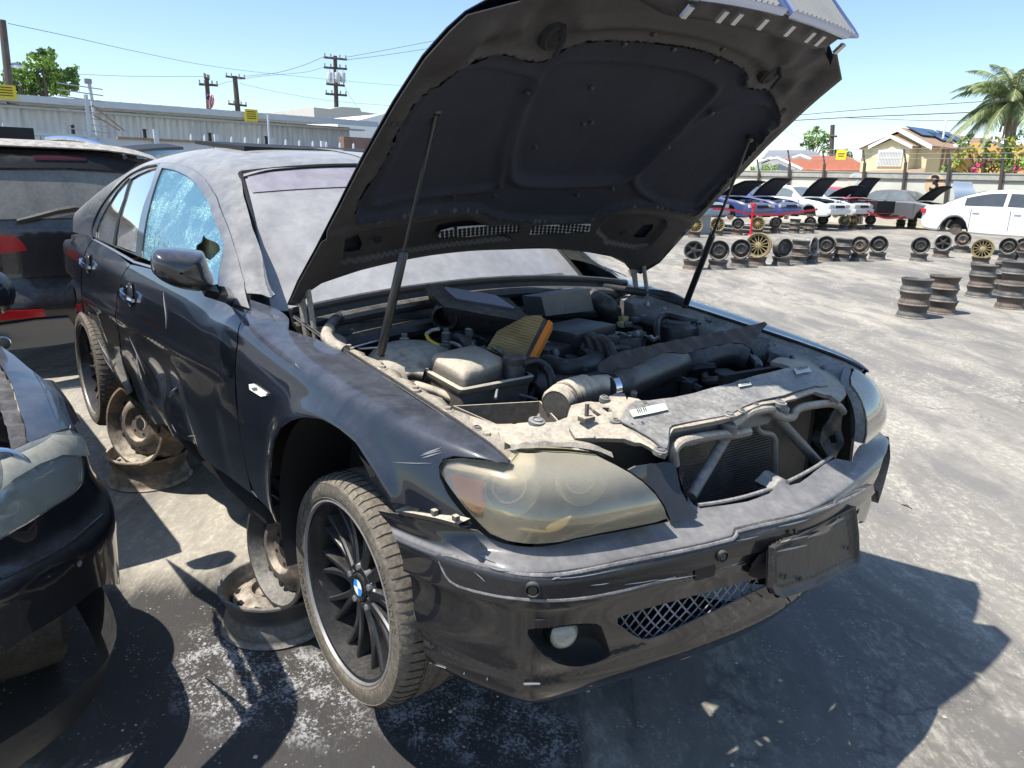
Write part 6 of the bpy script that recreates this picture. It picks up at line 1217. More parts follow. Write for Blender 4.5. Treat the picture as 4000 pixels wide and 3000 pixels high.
s_, t_ = SV.inv(V(12,10,1482)[0]); p = sv(np.array([s_]), np.array([t_]))[0]; mb = MB(); mb.lathe([(.05,-.2),(.052,.03),(.046,.035),(.044,.0),(.04,-.1),(.001,-.1)], p+np.array([.06,0,0]), (1,0,0), n=24, ms=[0,0,0,1,1]); mb.build('exhaust', [M['chrome'], M['black']], suv)
mb = MB(); a = [sv(np.array([q[0]]), np.array([q[1]]))[0]+np.array([.035,0,0]) for q in rst(12,95,770, 200,745, 330,710, 440,692, 510,705)]; mb.loft([[p+np.array([0,0,.016*k]), p+np.array([.02,0,0]), p+np.array([0,0,-.03*k]), p+np.array([-.02,0,0])] for p, k in zip(a, (.6,.9,1,1.1,1))], cap=True); mb.build('wiper', M['plastic'], suv)
mb = MB(); a = on(V(12,275,292, 350,286, 440,291, 540,310, 640,345, 700,378, 735,398), 'x', [-6.2,-6.0,-5.8,-5.6,-5.4,-5.25,-5.15]); mb.tube(smooth(a, 3), .02, n=8); mb.build('roof_rail', M['chrome'], suv)
fx = at(V(12,248,350)[0], 'x', -6.0); mb = MB(); mb.loft([[fx+np.array([dx*.12*k, .012*sg*k, h_]) for dx, sg in ((-1,0),(0,1),(1,0),(0,-1))] for k, h_ in ((1,0),(.6,.03),(.25,.09),(.1,.11))], cap=True); mb.build('roof_antenna', M['black'], suv)
for C_ in ((-5.6,.06,.38),(-5.6,-1.56,.38),(-8.2,.06,.38)):
    mb = MB(); mb.lathe([(.22,-.12),(.33,-.13),(.365,-.10),(.37,0),(.365,.10),(.33,.13),(.22,.12)], C_, (0,1,0), n=36); mb.build('wheel', M['tyre'], suv)
# ================================================================== car with raised tailgate further back
mattblk = plain('faded_black_paint', (.012,.014,.017), rough=.6)
hb = empty('black_hatchback', (-9.2,.9,0), 'black hatchback behind the SUV, only its raised tailgate arching over the sedan\'s roof', 'car')
a = on(V(1,705,892, 760,868, 850,856, 950,849, 1055,846), 'x', -8.5); b = on(V(1,720,905, 780,935, 850,905, 950,885, 1056,872), 'x', -8.2)
mb = MB(); mb.loft([smooth(a, 4), [p+np.array([.02,0,-.03]) for p in smooth(a, 4)]], closed=False); g_ = [p+np.array([-.7,0,.05]) for p in smooth(a, 4)]
mb.loft([smooth(a, 4), g_], closed=False); mb.build('tailgate', mattblk, hb)
mb = MB(); mb.loft([[p+np.array([.01,0,-.02]) for p in smooth(a, 4)], smooth(b, 4)], closed=False); mb.build('tailgate_glass', plain('green_black_glass', (.01,.03,.028), rough=.08), hb)
mb = MB(); mb.box((-10.4,1.4,.75), (3.8,1.7,.8), bev=.15); mb.box((-10.4,1.4,1.25), (2.2,1.45,.45), bev=.12); mb.build('body', M['paint_side'], hb)
w2 = empty('white_car', (-9.5,-2.3,0), 'pale car roof with a black window edge beyond the SUV at the left edge', 'car')
mb = MB(); c_ = at(V(1,-20,760)[0], 'x', -9.0); mb.box((-9.8,c_[1]-.55,1.62), (2.4,1.5,.30), bev=.12); mb.box((-9.8,c_[1]-.55,1.0), (4.0,1.7,.9), bev=.15); mb.build('body', plain('pale_dusty_paint', (.5,.48,.44), rough=.7), w2)
q = at(V(1,70,775)[0], 'x', -8.6); mb = MB(); mb.box(q, (.05,.42,.16), bev=.01); mb.build('raised_glass', M['black'], w2)
# ================================================================== left: steel fence, corrugated building, poles, tree
zf = 2.19; FX = -15.0
M['sheet'] = plain('galvanised_sheet', (.50,.545,.56), rough=.6, metal=.0, var=.18, scale=2.2)
M['rusty_cap'] = plain('rusty_cap', (.30,.20,.14), rough=.8, var=.5, scale=9)
fen = empty('steel_fence', (FX,3,0), 'grey steel panel fence with a rusty top edge across the yard\'s left background', 'fence')
mb = MB(); mb.box((FX,4.5,zf/2), (.06,32,zf)); mb.build('fence_panel', M['sheet'], fen, smooth_=False)
mb = MB(); mb.box((FX+.02,6.2,zf+.02), (.12,8.6,.045)); mb.build('top_edge', M['rusty_cap'], fen, smooth_=False)
mb = MB(); mb.box((FX+.03,-2.0,zf+.02), (.10,7.2,.05)); mb.build('top_edge', M['sheet'], fen, smooth_=False)
for vx, vt in ((895,745),(1245,775),(1560,795),(1858,812),(30,710)):
    p = at(V(1,vx,vt)[0], 'x', FX+.08); mb = MB(); mb.box((FX+.08,p[1],(p[2])/2), (.08,.09,p[2])); mb.build('fence_post', M['sheet'], fen, smooth_=False)
tp = at(V(1,492,545)[0], 'x', FX+.1); mb = MB(); mb.tube([(FX+.12,tp[1],0),(FX+.12,tp[1],tp[2])], .035, n=10); mb.box((FX+.15,tp[1]+.02,zf*.5), (.10,.13,zf)); gp_ = mb.build('gate_post', M['sheet'], fen)
for k in range(8):
    z = zf+.12+k*.11; mb = MB(); mb.tube([(FX+.1,tp[1]-.45,z+.03),(FX+.1,tp[1],z),(FX+.1,tp[1]+.30,z-.02)], .010, n=4); mb.build('wire_strand', M['steel'], fen)
for (x1,y1,x2,y2) in ((530,605,720,755),(535,660,690,752)):
    mb = MB(); mb.tube([at(V(1,x1,y1)[0], 'x', FX+.1), at(V(1,x2,y2)[0], 'x', FX+.1)], .014, n=6); mb.build('brace', M['rusty_cap'], fen)
for k, vx in enumerate(range(1100, 2050, 78)):
    p = at(V(1,vx,775+(vx-1100)*.058)[0], 'x', FX); mb = MB(); mb.lathe([(.03,0),(.025,.10),(.001,.14)], (FX,p[1],zf+.03), (0,0,1), n=6); mb.build('post_tip', M['sheet'], fen)
for k in (418, 830, 1205, 1530):
    p = at(V(1,k,730)[0], 'x', FX); mb = MB(); mb.lathe([(.035,0),(.03,.16),(.05,.18),(.001,.2)], (FX,p[1],zf+.02), (0,0,1), n=6); mb.build('post_tip', M['black'], fen)
tallp = empty('steel_pole', (FX+.3,0,0), 'thin pale steel pole rising above the rusty fence top near the shed\'s right end', 'pole')
p = at(V(1,1543,655)[0], 'x', FX+.2); tallp.location = (FX+.2,p[1],0); mb = MB(); mb.tube([(FX+.2,p[1],0),(FX+.2,p[1],p[2])], .025, n=8); mb.build('pole', M['sheet'], tallp)
# corrugated shed
BX = -20.0; bld = empty('corrugated_shed', (BX,0,0), 'long corrugated metal shed with a pale eave behind the steel fence', 'shed')
def mk_corr():
    m, nd, ln = newmat('weathered_corrugated_sheet'); out = nd.new('ShaderNodeOutputMaterial'); b = nd.new('ShaderNodeBsdfPrincipled'); tc = nd.new('ShaderNodeTexCoord')
    mp = nd.new('ShaderNodeMapping'); mp.inputs['Scale'].default_value = (.1, 1.1, .1); ln.new(tc.outputs['Object'], mp.inputs[0]); v = nd.new('ShaderNodeTexVoronoi'); v.inputs['Scale'].default_value = .8; ln.new(mp.outputs[0], v.inputs[0])
    c = ramp(nd, ln, v.outputs['Color'], [(0, (.50,.55,.58)), (.5, (.62,.66,.67)), (1, (.72,.74,.72))]); n1 = noise(nd, ln, 3, 5, sx=(1,4,.5)); ln.new(mixc(nd, ln, ramp(nd, ln, n1, [(.4, 0), (.7, .6)]), c, (.36,.37,.42)), b.inputs['Base Color']); b.inputs['Roughness'].default_value = .55; ln.new(b.outputs[0], out.inputs[0]); return m
ys = np.arange(-16, 9.4, .05); mb = MB(); mb.loft([[(BX+.03*sin(y*42)+(.04 if int(y*1.05) % 3 == 0 else 0), y, z) for y in ys] for z in (0, 3.0)], closed=False); mb.build('wall', mk_corr(), bld, sharp=80)
rise = 3.2; ys = np.arange(-16, 9.9, .045)
mb = MB(); mb.loft([[(x, y, z+.035*(abs((y*2.2) % 1-.5) < .12)) for y in ys] for x, z in ((BX+.75,3.14),(BX-6,3.30))], closed=False); mb.build('roof', M['sheet'], bld, smooth_=False)
mb = MB(); mb.box((BX+.78,-3.1,3.09), (.05,26,.15)); mb.build('eave', plain('pale_eave', (.50,.54,.56), rough=.5), bld, smooth_=False)
mb = MB(); mb.box((BX+.2,3.2,2.93), (.3,13,.04)); mb.build('gutter', M['sheet'], bld, smooth_=False)
for k, (x, y, w_, h_) in enumerate(((1448,665,40,36), (20,528,56,34))):
    p = at(V(1,x,y)[0], 'x', BX+.9); s_ = empty('notice_sign', p, ('yellow notice sign on the shed eave, right of the flag' if k == 0 else 'yellow notice sign on the shed roof at the left frame edge'), 'sign'); mb = MB(); sc2 = (CAM[0]-p[0])/1640*.553*1.12/.815; mb.box(p, (.02,w_*.0085,h_*.0085)); mb.build('board', plain('yellow_sign', (.70,.55,.03), rough=.5), s_, smooth_=False)
    mb = MB()
    for j in range(4): mb.box(p+np.array([.014,0,.09-.055*j]), (.004,w_*.006,.018))
    mb.build('lettering_lines', M['black'], s_, smooth_=False)
def boxhouse(name, label, cat, pts, x0, dx, mat):
    r = empty(name, (x0,pts[0][1],0), label, cat); mb = MB(); mb.prism([(x0,p[1],p[2]) for p in pts], (-dx,0,0)); mb.build('wall', mat, r, smooth_=False); return r
wh = plain('white_stucco', (.80,.80,.78), rough=.8, var=.04, scale=1); cr = plain('pale_beige_stucco', (.52,.50,.44), rough=.8, var=.06, scale=1)
q = on(V(1,1945,705, 2020,705, 2212,655, 2400,650, 2400,800, 1975,800), 'x', -30); boxhouse('white_building', 'bright white windowless building just left of the raised bonnet', 'building', [(0,p[1],p[2]) for p in q[:4]]+[(0,q[3][1],0),(0,q[0][1],0)], -30, 8, wh)
q = on(V(1,1808,618, 1900,628, 1965,615, 2075,622, 2080,642, 2200,660, 2300,662), 'x', -42); boxhouse('beige_building', 'beige building with a stepped parapet below the transformer pole', 'building', [(0,p[1],p[2]) for p in q]+[(0,q[-1][1],0),(0,q[0][1],0)], -42, 10, cr)
q = on(V(1,1985,786, 2100,792, 2230,800), 'x', -18); bw = empty('brick_wall', (-18,9.5,0), 'low brown brick wall below the white building', 'wall'); mb = MB(); mb.box((-18.2,q[0][1]+2.2,q[0][2]/2), (.3,4.4,q[0][2])); mb.build('brickwork', plain('brown_brick', (.22,.14,.11), rough=.9, var=.5, scale=12), bw, smooth_=False)
# ---- utility poles
M['wood'] = plain('creosoted_wood', (.09,.07,.06), rough=.9, var=.4, scale=3); M['ins'] = plain('insulator', (.3,.3,.3), rough=.4)
M['drum'] = plain('transformer_grey', (.55,.57,.58), rough=.5)
def upole(label, base_px, top_px, X, arms, r=.14, drums=0, name='utility_pole', cap=1):
    t = at(V(1,*top_px)[0], 'x', X); b = at(V(1,*base_px)[0], 'x', X); d = (b-t)/(b[2]-t[2]); foot = t-d*t[2]*1.0; foot = t+(t-b)/(t[2]-b[2])*(0-t[2])
    o = empty(name, foot, label, 'utility pole'); mb = MB(); mb.tube([foot, t], [r*1.2, r*.8], n=10); mb.build('pole', M['wood'], o)
    for (x1, y1, x2, y2) in arms:
        a, c = at(V(1,x1,y1)[0], 'x', X+.12), at(V(1,x2,y2)[0], 'x', X+.12); mb = MB(); mb.tube([a, c], .09, n=4); m_ = lerp(a, c, .5)
        mb.build('cross_arm', M['wood'], o)
        for f in (.04,.3,.7,.96): mb = MB(); mb.lathe([(.06,0),(.05,.2),(.07,.25),(.001,.28)], lerp(a, c, f)+np.array([0,0,.05]), (0,0,1), n=8); mb.build('insulator', M['ins'], o)
    return o
up1 = upole('tall utility pole with four cross-arms and three transformer drums', (1938,625), (1930,322), -60, [(1866,330,1997,343),(1866,388,1998,398),(1880,483,1985,494),(1875,540,1998,550)], r=.2)
for x in (1900,1942,1975):
    p = at(V(1,x,445)[0], 'x', -59.6); mb = MB(); mb.lathe([(.001,-.42),(.20,-.40),(.22,-.34),(.22,.30),(.20,.36),(.06,.38),(.05,.60),(.001,.6)], p, (0,0,1), n=16); mb.build('transformer', M['drum'], up1)
upole('utility pole with two cross-arms, right of the flag', (1370,634), (1352,438), -70, [(1300,440,1412,452),(1315,598,1422,610)], r=.26)
up3 = upole('utility pole whose lower half carries the flag', (1202,620), (1190,448), -60, [(1146,485,1255,492),(1176,446,1206,458)], r=.2)
up4 = upole('leaning brown wooden pole at the left frame edge beside the tree', (56,520), (12,115), -24, [], r=.11)
p = at(V(1,95,365)[0], 'x', -24); mb = MB(); mb.tube([at(V(1,42,372)[0], 'x', -24), p], .03, n=6); mb.lathe([(.02,.0),(.16,-.06),(.17,-.10),(.001,-.13)], p, (0,0,1), n=16); mb.build('lamp_arm', M['sheet'], up4)
# flag: cloth hung beside its pole
fl = empty('flag', at(V(1,1202,545)[0], 'x', -59), 'limp red and white striped flag hanging from the utility pole', 'flag')
q = on(V(1,1196,545, 1206,548, 1220,575, 1214,600, 1218,622, 1194,622, 1190,585), 'x', -59.2); mb = MB()
P_ = [np.array(p) for p in q]; top, bot = at(V(1,1202,543)[0], 'x', -59.2), at(V(1,1204,622)[0], 'x', -59.2); L = np.linalg.norm(top-bot)
NR, NC = 14, 13; G = [[top+(bot-top)*(i/(NR-1))+np.array([.10*sin(j*1.3+i*.35), (j/(NC-1)-.5)*(.22+.42*sin(pi*min(1, i/NR+.15)))+.12, 0]) for j in range(NC)] for i in range(NR)]
vs = [p for r_ in G for p in r_]; fs = []; ms = []
for i in range(NR-1):
    for j in range(NC-1): fs.append((i*NC+j, i*NC+j+1, (i+1)*NC+j+1, (i+1)*NC+j)); ms.append(2 if (i < 5 and j < 4) else (j+i//3) % 2)
mb.add(vs, fs); mb.m = ms; mb.build('cloth', [plain('flag_red', (.55,.05,.06), rough=.8), plain('flag_white', (.75,.72,.72), rough=.8), plain('flag_blue', (.05,.08,.25), rough=.8)], fl)
lp = empty('lamp_post', (FX-1,0,0), 'thin floodlight post standing beside the gate post', 'lamp post'); t = at(V(1,506,468)[0], 'x', -17); lp.location = (-17,t[1],0)
mb = MB(); mb.tube([(-17,t[1]+.18,0),(-17,t[1]+.02,t[2])], .035, n=8); mb.build('post', M['sheet'], lp); mb = MB(); mb.box(t, (.10,.14,.10), bev=.02); mb.build('lamp_head', M['ins'], lp)
# wires
def wire(pts, xs, r=.02, label=None, view=1, ax='x'):
    q = on(V(view, *pts), ax, xs); mb = MB(); mb.tube(smooth(q, 6), r*.6, n=4, cap=False); o = mb.build('overhead_wire', M['wood'], None); tag(o, label, 'wire'); return o
wire([48,135, 400,210, 800,300, 1200,378, 1600,428, 2212,486, 2700,520], [-24,-28,-34,-40,-46,-56,-60], .014, 'long overhead wire sagging from the leaning wooden pole past the transformer pole')
wire([-200,400, 460,428, 800,440, 1185,440], [-60]*4, .022, 'overhead wire running left from the flag pole behind the tree')
wire([1412,440, 1600,418, 1750,375, 1870,325], [-70,-66,-62,-60], .03, 'overhead wire rising from the two-armed pole to the transformer pole\'s top arm')
wire([1255,490, 1320,470, 1500,440, 1760,415, 1870,385], [-60]*5, .02, 'faint overhead wire between the flag pole and the transformer pole')
wire([1995,330, 2212,290, 2500,235], [-60]*3, .028, 'upper overhead wire leaving the transformer pole to the right')
wire([1995,345, 2212,318, 2500,275], [-60]*3, .028, 'lower overhead wire leaving the transformer pole to the right')
wire([1380,480, 1600,530, 1900,580, 2212,606, 2400,620], [-70,-68,-66,-64,-64], .02, 'faint low wire running right from the two-armed pole')
wire([1985,500, 2020,560, 2060,620], [-60]*3, .02, 'short guy wire down the right of the transformer pole')
wire([1600,100, 2212,10], [34]*2, .022, 'upper overhead wire crossing the sky above the tan house', view=2, ax='y') if False else None
wire([700,92, 1300,40, 1900,0, 2300,-25], 60, .04, 'topmost overhead wire above the tan house', view=2, ax='y')
wire([600,122, 900,103, 1300,82, 1800,62, 2300,40], 60, .055, 'thick double overhead wire just under the topmost wire', view=2, ax='y')
wire([1150,88, 1400,96, 1700,105, 2300,100], 60, .03, 'sagging overhead wire passing behind the palm', view=2, ax='y')
wire([820,160, 1000,240, 1100,250], 60, .02, 'faint wire dropping to the small pole by the far tree', view=2, ax='y')
# ---- trees
def leaf_mat(n, a, b, sc_=3): return plain(n, tuple((x+y)/2 for x, y in zip(a, b)), rough=.6, var=.5, scale=sc_)
M['leafA'] = leaf_mat('bright_leaves', (.17,.28,.04), (.30,.44,.08)); M['leafB'] = leaf_mat('mid_leaves', (.05,.12,.02), (.10,.19,.04)); M['leafY'] = leaf_mat('yellow_leaves', (.40,.38,.05), (.48,.44,.08)); M['bark'] = plain('bark', (.12,.09,.07), rough=.95, var=.4)
M['pink'] = plain('magenta_bracts', (.55,.05,.16), rough=.6, var=.4)
def crown(clumps, n, leaf, seed=1, ax=None):
    """leaf-sized quads spread through clumps: (centre, radius)"""
    r = np.random.RandomState(seed); V_ = []; F_ = []
    for c, R_ in clumps:
        k = int(n*R_**2)
        d = r.normal(size=(k, 3)); d /= np.linalg.norm(d, axis=1)[:, None]; rad = R_*(.45+.6*r.rand(k)**.6)
        for p in np.array(c)+d*rad[:, None]*np.array([1,1,.85]):
            a = r.normal(size=3); a /= np.linalg.norm(a); b = np.cross(a, r.normal(size=3)); b /= np.linalg.norm(b); s_ = leaf*(.6+.8*r.rand()); i = len(V_)
            V_ += [p-a*s_, p-b*s_*.55, p+a*s_, p+b*s_*.55]; F_.append((i, i+1, i+2, i+3))
    return V_, F_
def tree(name, label, clumps, n, leaf, trunk, mats, seed=1, group=None, cat='tree'):
    o = empty(name, trunk[0], label, cat, group)
    k = max(1, len(clumps)//len(mats))
    for j, m in enumerate(mats):
        cl = clumps[j::len(mats)]; v, f = crown(cl, n, leaf, seed+j)
        mesh('crown' if j == 0 else 'crown_clumps', v, f, m, o, smooth_=False)
    mb = MB(); mb.tube([trunk[0], lerp(np.array(trunk[0]), np.array(trunk[1]), .5), trunk[1]], [trunk[2]*1.3, trunk[2], trunk[2]*.5], n=8)
    for c, R_ in clumps[:7]: mb.tube([lerp(np.array(trunk[0]), np.array(trunk[1]), .6), np.array(c)], [trunk[2]*.5, trunk[2]*.12], n=5)
    mb.build('trunk', M['bark'], o); return o
def cl(view, pts, ax, val, k):
    """clumps measured in a view: x,y,radius px"""
    o = []
    for x, y, r_ in pts:
        p = at(V(view, x, y)[0], ax, val); dpt = (p-CAM)@FW; o.append((p, r_/VW[view][2]/FPX*dpt)) 
    r = np.random.RandomState(int(abs(pts[0][0])))
    return [(c+np.array([r.uniform(-1,1)*R_*.9 if ax == 'x' else 0, r.uniform(-1,1)*R_*.9 if ax == 'y' else 0, 0]), R_) for c, R_ in o]
C1 = cl(1, [(110,470,50),(60,430,45),(40,500,45),(150,400,45),(200,350,42),(235,300,26),(240,360,45),(290,320,32),(292,290,18),(300,370,38),(180,470,55),(250,440,55),(310,440,50),(360,430,42),(410,420,34),(435,390,20),(440,450,26),(400,480,45),(340,500,50),(280,510,50),(210,520,45),(370,525,30),(90,390,30),(190,320,20),(430,500,26),(140,520,40)], 'x', -27, 1)
tree('leafy_tree', 'bright green leafy tree behind the shed roof at upper left', C1, 2100, .075, ((-27, at(V(1,250,540)[0],'x',-27)[1], 0), at(V(1,250,460)[0],'x',-27), .16), [M['leafA'], M['leafA'], M['leafB']], 3)
# ================================================================== right: block wall, posts, houses, vegetation
WY = 35.0
def mk_wall():
    m, nd, ln = newmat('painted_block_wall'); out = nd.new('ShaderNodeOutputMaterial'); b = nd.new('ShaderNodeBsdfPrincipled'); tc = nd.new('ShaderNodeTexCoord'); sp = nd.new('ShaderNodeSeparateXYZ'); ln.new(tc.outputs['Object'], sp.inputs[0])
    n1 = noise(nd, ln, 1.3, 5, .6); a = mth(nd, ln, 'ADD', sp.outputs['Z'], mth(nd, ln, 'MULTIPLY', n1, .22)); c = ramp(nd, ln, n1, [(.3, (.58,.56,.46)), (.7, (.68,.66,.56))])
    f = nd.new('ShaderNodeMapRange'); f.inputs['From Min'].default_value = 2.16; f.inputs['From Max'].default_value = 2.2; ln.new(a, f.inputs['Value'])
    n2 = noise(nd, ln, 5, 5); ln.new(mixc(nd, ln, mth(nd, ln, 'MULTIPLY', f.outputs[0], .8), c, ramp(nd, ln, n2, [(.3, (.26,.26,.22)), (.7, (.42,.42,.36))])), b.inputs['Base Color']); b.inputs['Roughness'].default_value = .85; ln.new(b.outputs[0], out.inputs[0]); return m
bwall = empty('block_wall', (-12,WY,0), 'long cream block wall behind the row of wrecks', 'wall')
mb = MB(); mb.box((-14,WY+.1,1.2), (60,.2,2.4)); mb.build('blockwork', mk_wall(), bwall, smooth_=False)
mb = MB(); mb.box((-14,WY+.1,2.42), (60,.26,.05)); mb.build('cap_course', plain('grey_cap', (.40,.40,.35), rough=.9), bwall, smooth_=False)
mb = MB(); mb.tube([(-40,WY-.05,2.13),(16,WY-.05,2.13)], .03, n=6); mb.build('rail', M['wood'], bwall)
posts = ((860,275,475),(1060,280,470),(1292,275,490),(1528,270,490),(1782,268,485),(2088,275,500),(683,330,420))
for k, (x, y0, y1) in enumerate(posts):
    pb = at(V(2,x,y1)[0], 'y', WY-.15); pt = at(V(2,x+3,y0+75)[0], 'y', WY-.15); pa = at(V(2,x-8+(0 if x < 1700 else 4),y0)[0], 'y', WY-.15)
    o = empty('fence_post', (pb[0], WY-.15, 0), 'dark steel post with a bent barbed-wire arm on the block wall, %s from the left' % ['second','third','fourth','fifth','sixth','seventh','first'][k], 'fence post', 'posts along the block wall')
    mb = MB(); mb.tube([(pb[0],WY-.15,0), pt], .07, n=6); mb.build('post', M['wood'], o); mb = MB(); mb.tube([pt, pa], .04, n=6); mb.build('arm', M['wood'], o)
for k in range(3):
    z = 3.05+k*.22; mb = MB(); mb.tube([(-42,WY-.2,z),(-20,WY-.2,z-.03),(16,WY-.2,z)], .010, n=4); mb.build('barbed_wire', M['steel'], bwall)
# painted numbers on the wall
for ch, (x, y), lb in (('3',(1697,470),'painted orange disc with a black numeral 3 on the block wall'), ('2',(1245,455),'painted pale disc with a numeral 2 on the block wall')):
    p = at(V(2,x,y)[0], 'y', WY-.01); o = empty('bay_number', p, lb, 'wall number'); mb = MB(); mb.lathe([(.001,.004),(.42,.004),(.43,0)], p, (0,-1,0), n=28); mb.build('disc', plain('disc_%s' % ch, (.66,.47,.28) if ch == '3' else (.60,.56,.46), rough=.8, var=.3, scale=5), o, smooth_=False)
    cu = bpy.data.curves.new('num', 'FONT'); cu.body = ch; cu.size = .95; cu.extrude = .004; cu.offset = .02; cu.align_x = 'CENTER'; cu.align_y = 'CENTER'; tmp = bpy.data.objects.new('num', cu); COL.objects.link(tmp)
    me = bpy.data.meshes.new_from_object(tmp.evaluated_get(bpy.context.evaluated_depsgraph_get())); vs = [(p[0]+v.co.x, p[1]-.012-v.co.z, p[2]+v.co.y) for v in me.vertices]; fs = [tuple(q.vertices) for q in me.polygons]; bpy.data.objects.remove(tmp)
    mesh('numeral', vs, fs, M['black'] if ch == '3' else M['sheet'], o, smooth_=False)
# tan gabled house
HY = 46.0; stuc = plain('cream_stucco', (.74,.65,.40), rough=.85, var=.05, scale=.8); tile = plain('brown_roof_tile', (.36,.24,.16), rough=.9, var=.35, scale=5, bump=.4); trim = plain('white_trim', (.8,.8,.78), rough=.6)
hs = empty('tan_house', (-14,HY,0), 'cream two-storey house with brown gable roof and rooftop solar panels', 'house')
A_, B_, C_, D_ = [at(V(17,*q)[0], 'y', HY) for q in ((135,775),(425,640),(695,775),(665,985))]; E_ = at(V(17,118,975)[0], 'y', HY)
xl, xr, zr, ze = A_[0], C_[0], B_[2], (A_[2]+C_[2])/2; xm = (xl+xr)/2+.2
mb = MB(); mb.prism([(xl+.1,HY,0),(xr-.1,HY,0),(xr-.1,HY,ze),(xm,HY,zr-.15),(xl+.1,HY,ze)], (0,11,0)); mb.build('wall', stuc, hs, smooth_=False)
for (xa, xb) in ((xl-.25,xm),(xr+.25,xm)):
    mb = MB(); mb.prism([(xa,HY-.35,ze-.12),(xb,HY-.35,zr),(xb,HY-.35,zr+.14),(xa,HY-.35,ze+.02)], (0,11.8,0)); mb.build('roof', tile, hs, smooth_=False)
    mb = MB(); mb.prism([(xa,HY-.40,ze-.22),(xb,HY-.40,zr-.10),(xb,HY-.40,zr+.16),(xa,HY-.40,ze+.04)], (0,.045,0)); mb.build('fascia', trim, hs, smooth_=False)
a_, b_, c_ = [at(V(17,*q)[0], 'y', HY-.9) for q in ((232,770),(385,695),(535,768))]; mb = MB(); mb.prism([(a_[0],HY-.9,0),(c_[0],HY-.9,0),(c_[0],HY-.9,c_[2]-.05),(b_[0],HY-.9,b_[2]-.12),(a_[0],HY-.9,a_[2]-.05)], (0,.88,0)); mb.build('bay', stuc, hs, smooth_=False)
for q1, q2 in ((a_, b_), (c_, b_)):
    mb = MB(); s_ = -1 if q1[0] < q2[0] else 1; mb.prism([(q1[0]+.2*s_,HY-1.1,q1[2]-.1),(q2[0],HY-1.1,q2[2]),(q2[0],HY-1.1,q2[2]+.10),(q1[0]+.2*s_,HY-1.1,q1[2]+.0)], (0,1.1,0)); mb.build('bay_roof', tile, hs, smooth_=False)
    mb = MB(); mb.prism([(q1[0]+.2*s_,HY-1.15,q1[2]-.18),(q2[0],HY-1.15,q2[2]-.08),(q2[0],HY-1.15,q2[2]+.12),(q1[0]+.2*s_,HY-1.15,q1[2]+.02)], (0,.045,0)); mb.build('fascia', trim, hs, smooth_=False)
w1, w2_ = at(V(17,282,808)[0], 'y', HY-.95), at(V(17,448,925)[0], 'y', HY-.95); wc = (w1+w2_)/2; mb = MB(); mb.box((wc[0],HY-.93,wc[2]), (w2_[0]-w1[0]+.12,.10,w1[2]-w2_[2]+.12)); wf = mb.build('window', trim, hs, smooth_=False)
mb = MB(); mb.box((wc[0],HY-.985,wc[2]), (w2_[0]-w1[0]-.08,.02,w1[2]-w2_[2]-.08)); mb.build('pane', plain('pane', (.45,.47,.42), rough=.2, var=.4, scale=3), wf, smooth_=False)
mb = MB(); 
for k in range(15): mb.box((lerp(w1[0], w2_[0], (k+.5)/15),HY-1.01,wc[2]), (.03,.02,w1[2]-w2_[2]))
mb.box((wc[0],HY-1.015,wc[2]), (w2_[0]-w1[0],.012,.04)); mb.build('window_bars', trim, wf, smooth_=False)
nr = np.array([zr-ze, 0, xr-xm]); nr = nr/np.linalg.norm(nr); dr = np.array([xr-xm, 0, ze-zr]); dr /= np.linalg.norm(dr)
for k, (u, v_) in enumerate(((.25,1.4),(.25,3.2),(.25,5.4),(.48,3.2),(.48,5.4))):
    c_ = np.array([xm,HY,zr+.10])+dr*u*np.linalg.norm([xr-xm, ze-zr])+np.array([0,v_,0]); mb = MB(); mb.box(c_+nr*.14, (1.1,1.7,.05), R=np.stack([dr, [0,1,0], nr], 1)); mb.build('solar_panel', plain('solar_blue', (.03,.05,.10), rough=.15, var=.2), hs, smooth_=False)
mb = MB(); mb.tube([(xm+1.2,HY+3,zr-.6),(xm+1.2,HY+3,zr+.7)], .06, n=6); mb.build('vent_pipe', trim, hs)
sw = plain('side_dark_brown', (.28,.22,.17), rough=.9)  # dark brown of the upright strips on the side wall
for yy in (2.0,2.6,6.5): mb = MB(); mb.box((xr-.09,HY+yy,ze-1.4), (.03,.35,2.6)); mb.build('side_window', sw, hs, smooth_=False)
q = [at(V(17,*p_)[0], 'y', HY-2.5) for p_ in ((90,985),(130,945),(500,938),(640,992))]; mb = MB(); mb.add([q[0],q[1]+np.array([0,2.4,0]),q[2]+np.array([0,2.4,0]),q[3],(q[0][0],HY-2.5,0),(q[3][0],HY-2.5,0)], [(0,1,2,3),(0,3,5,4)]); mb.build('porch_roof', tile, hs, smooth_=False)
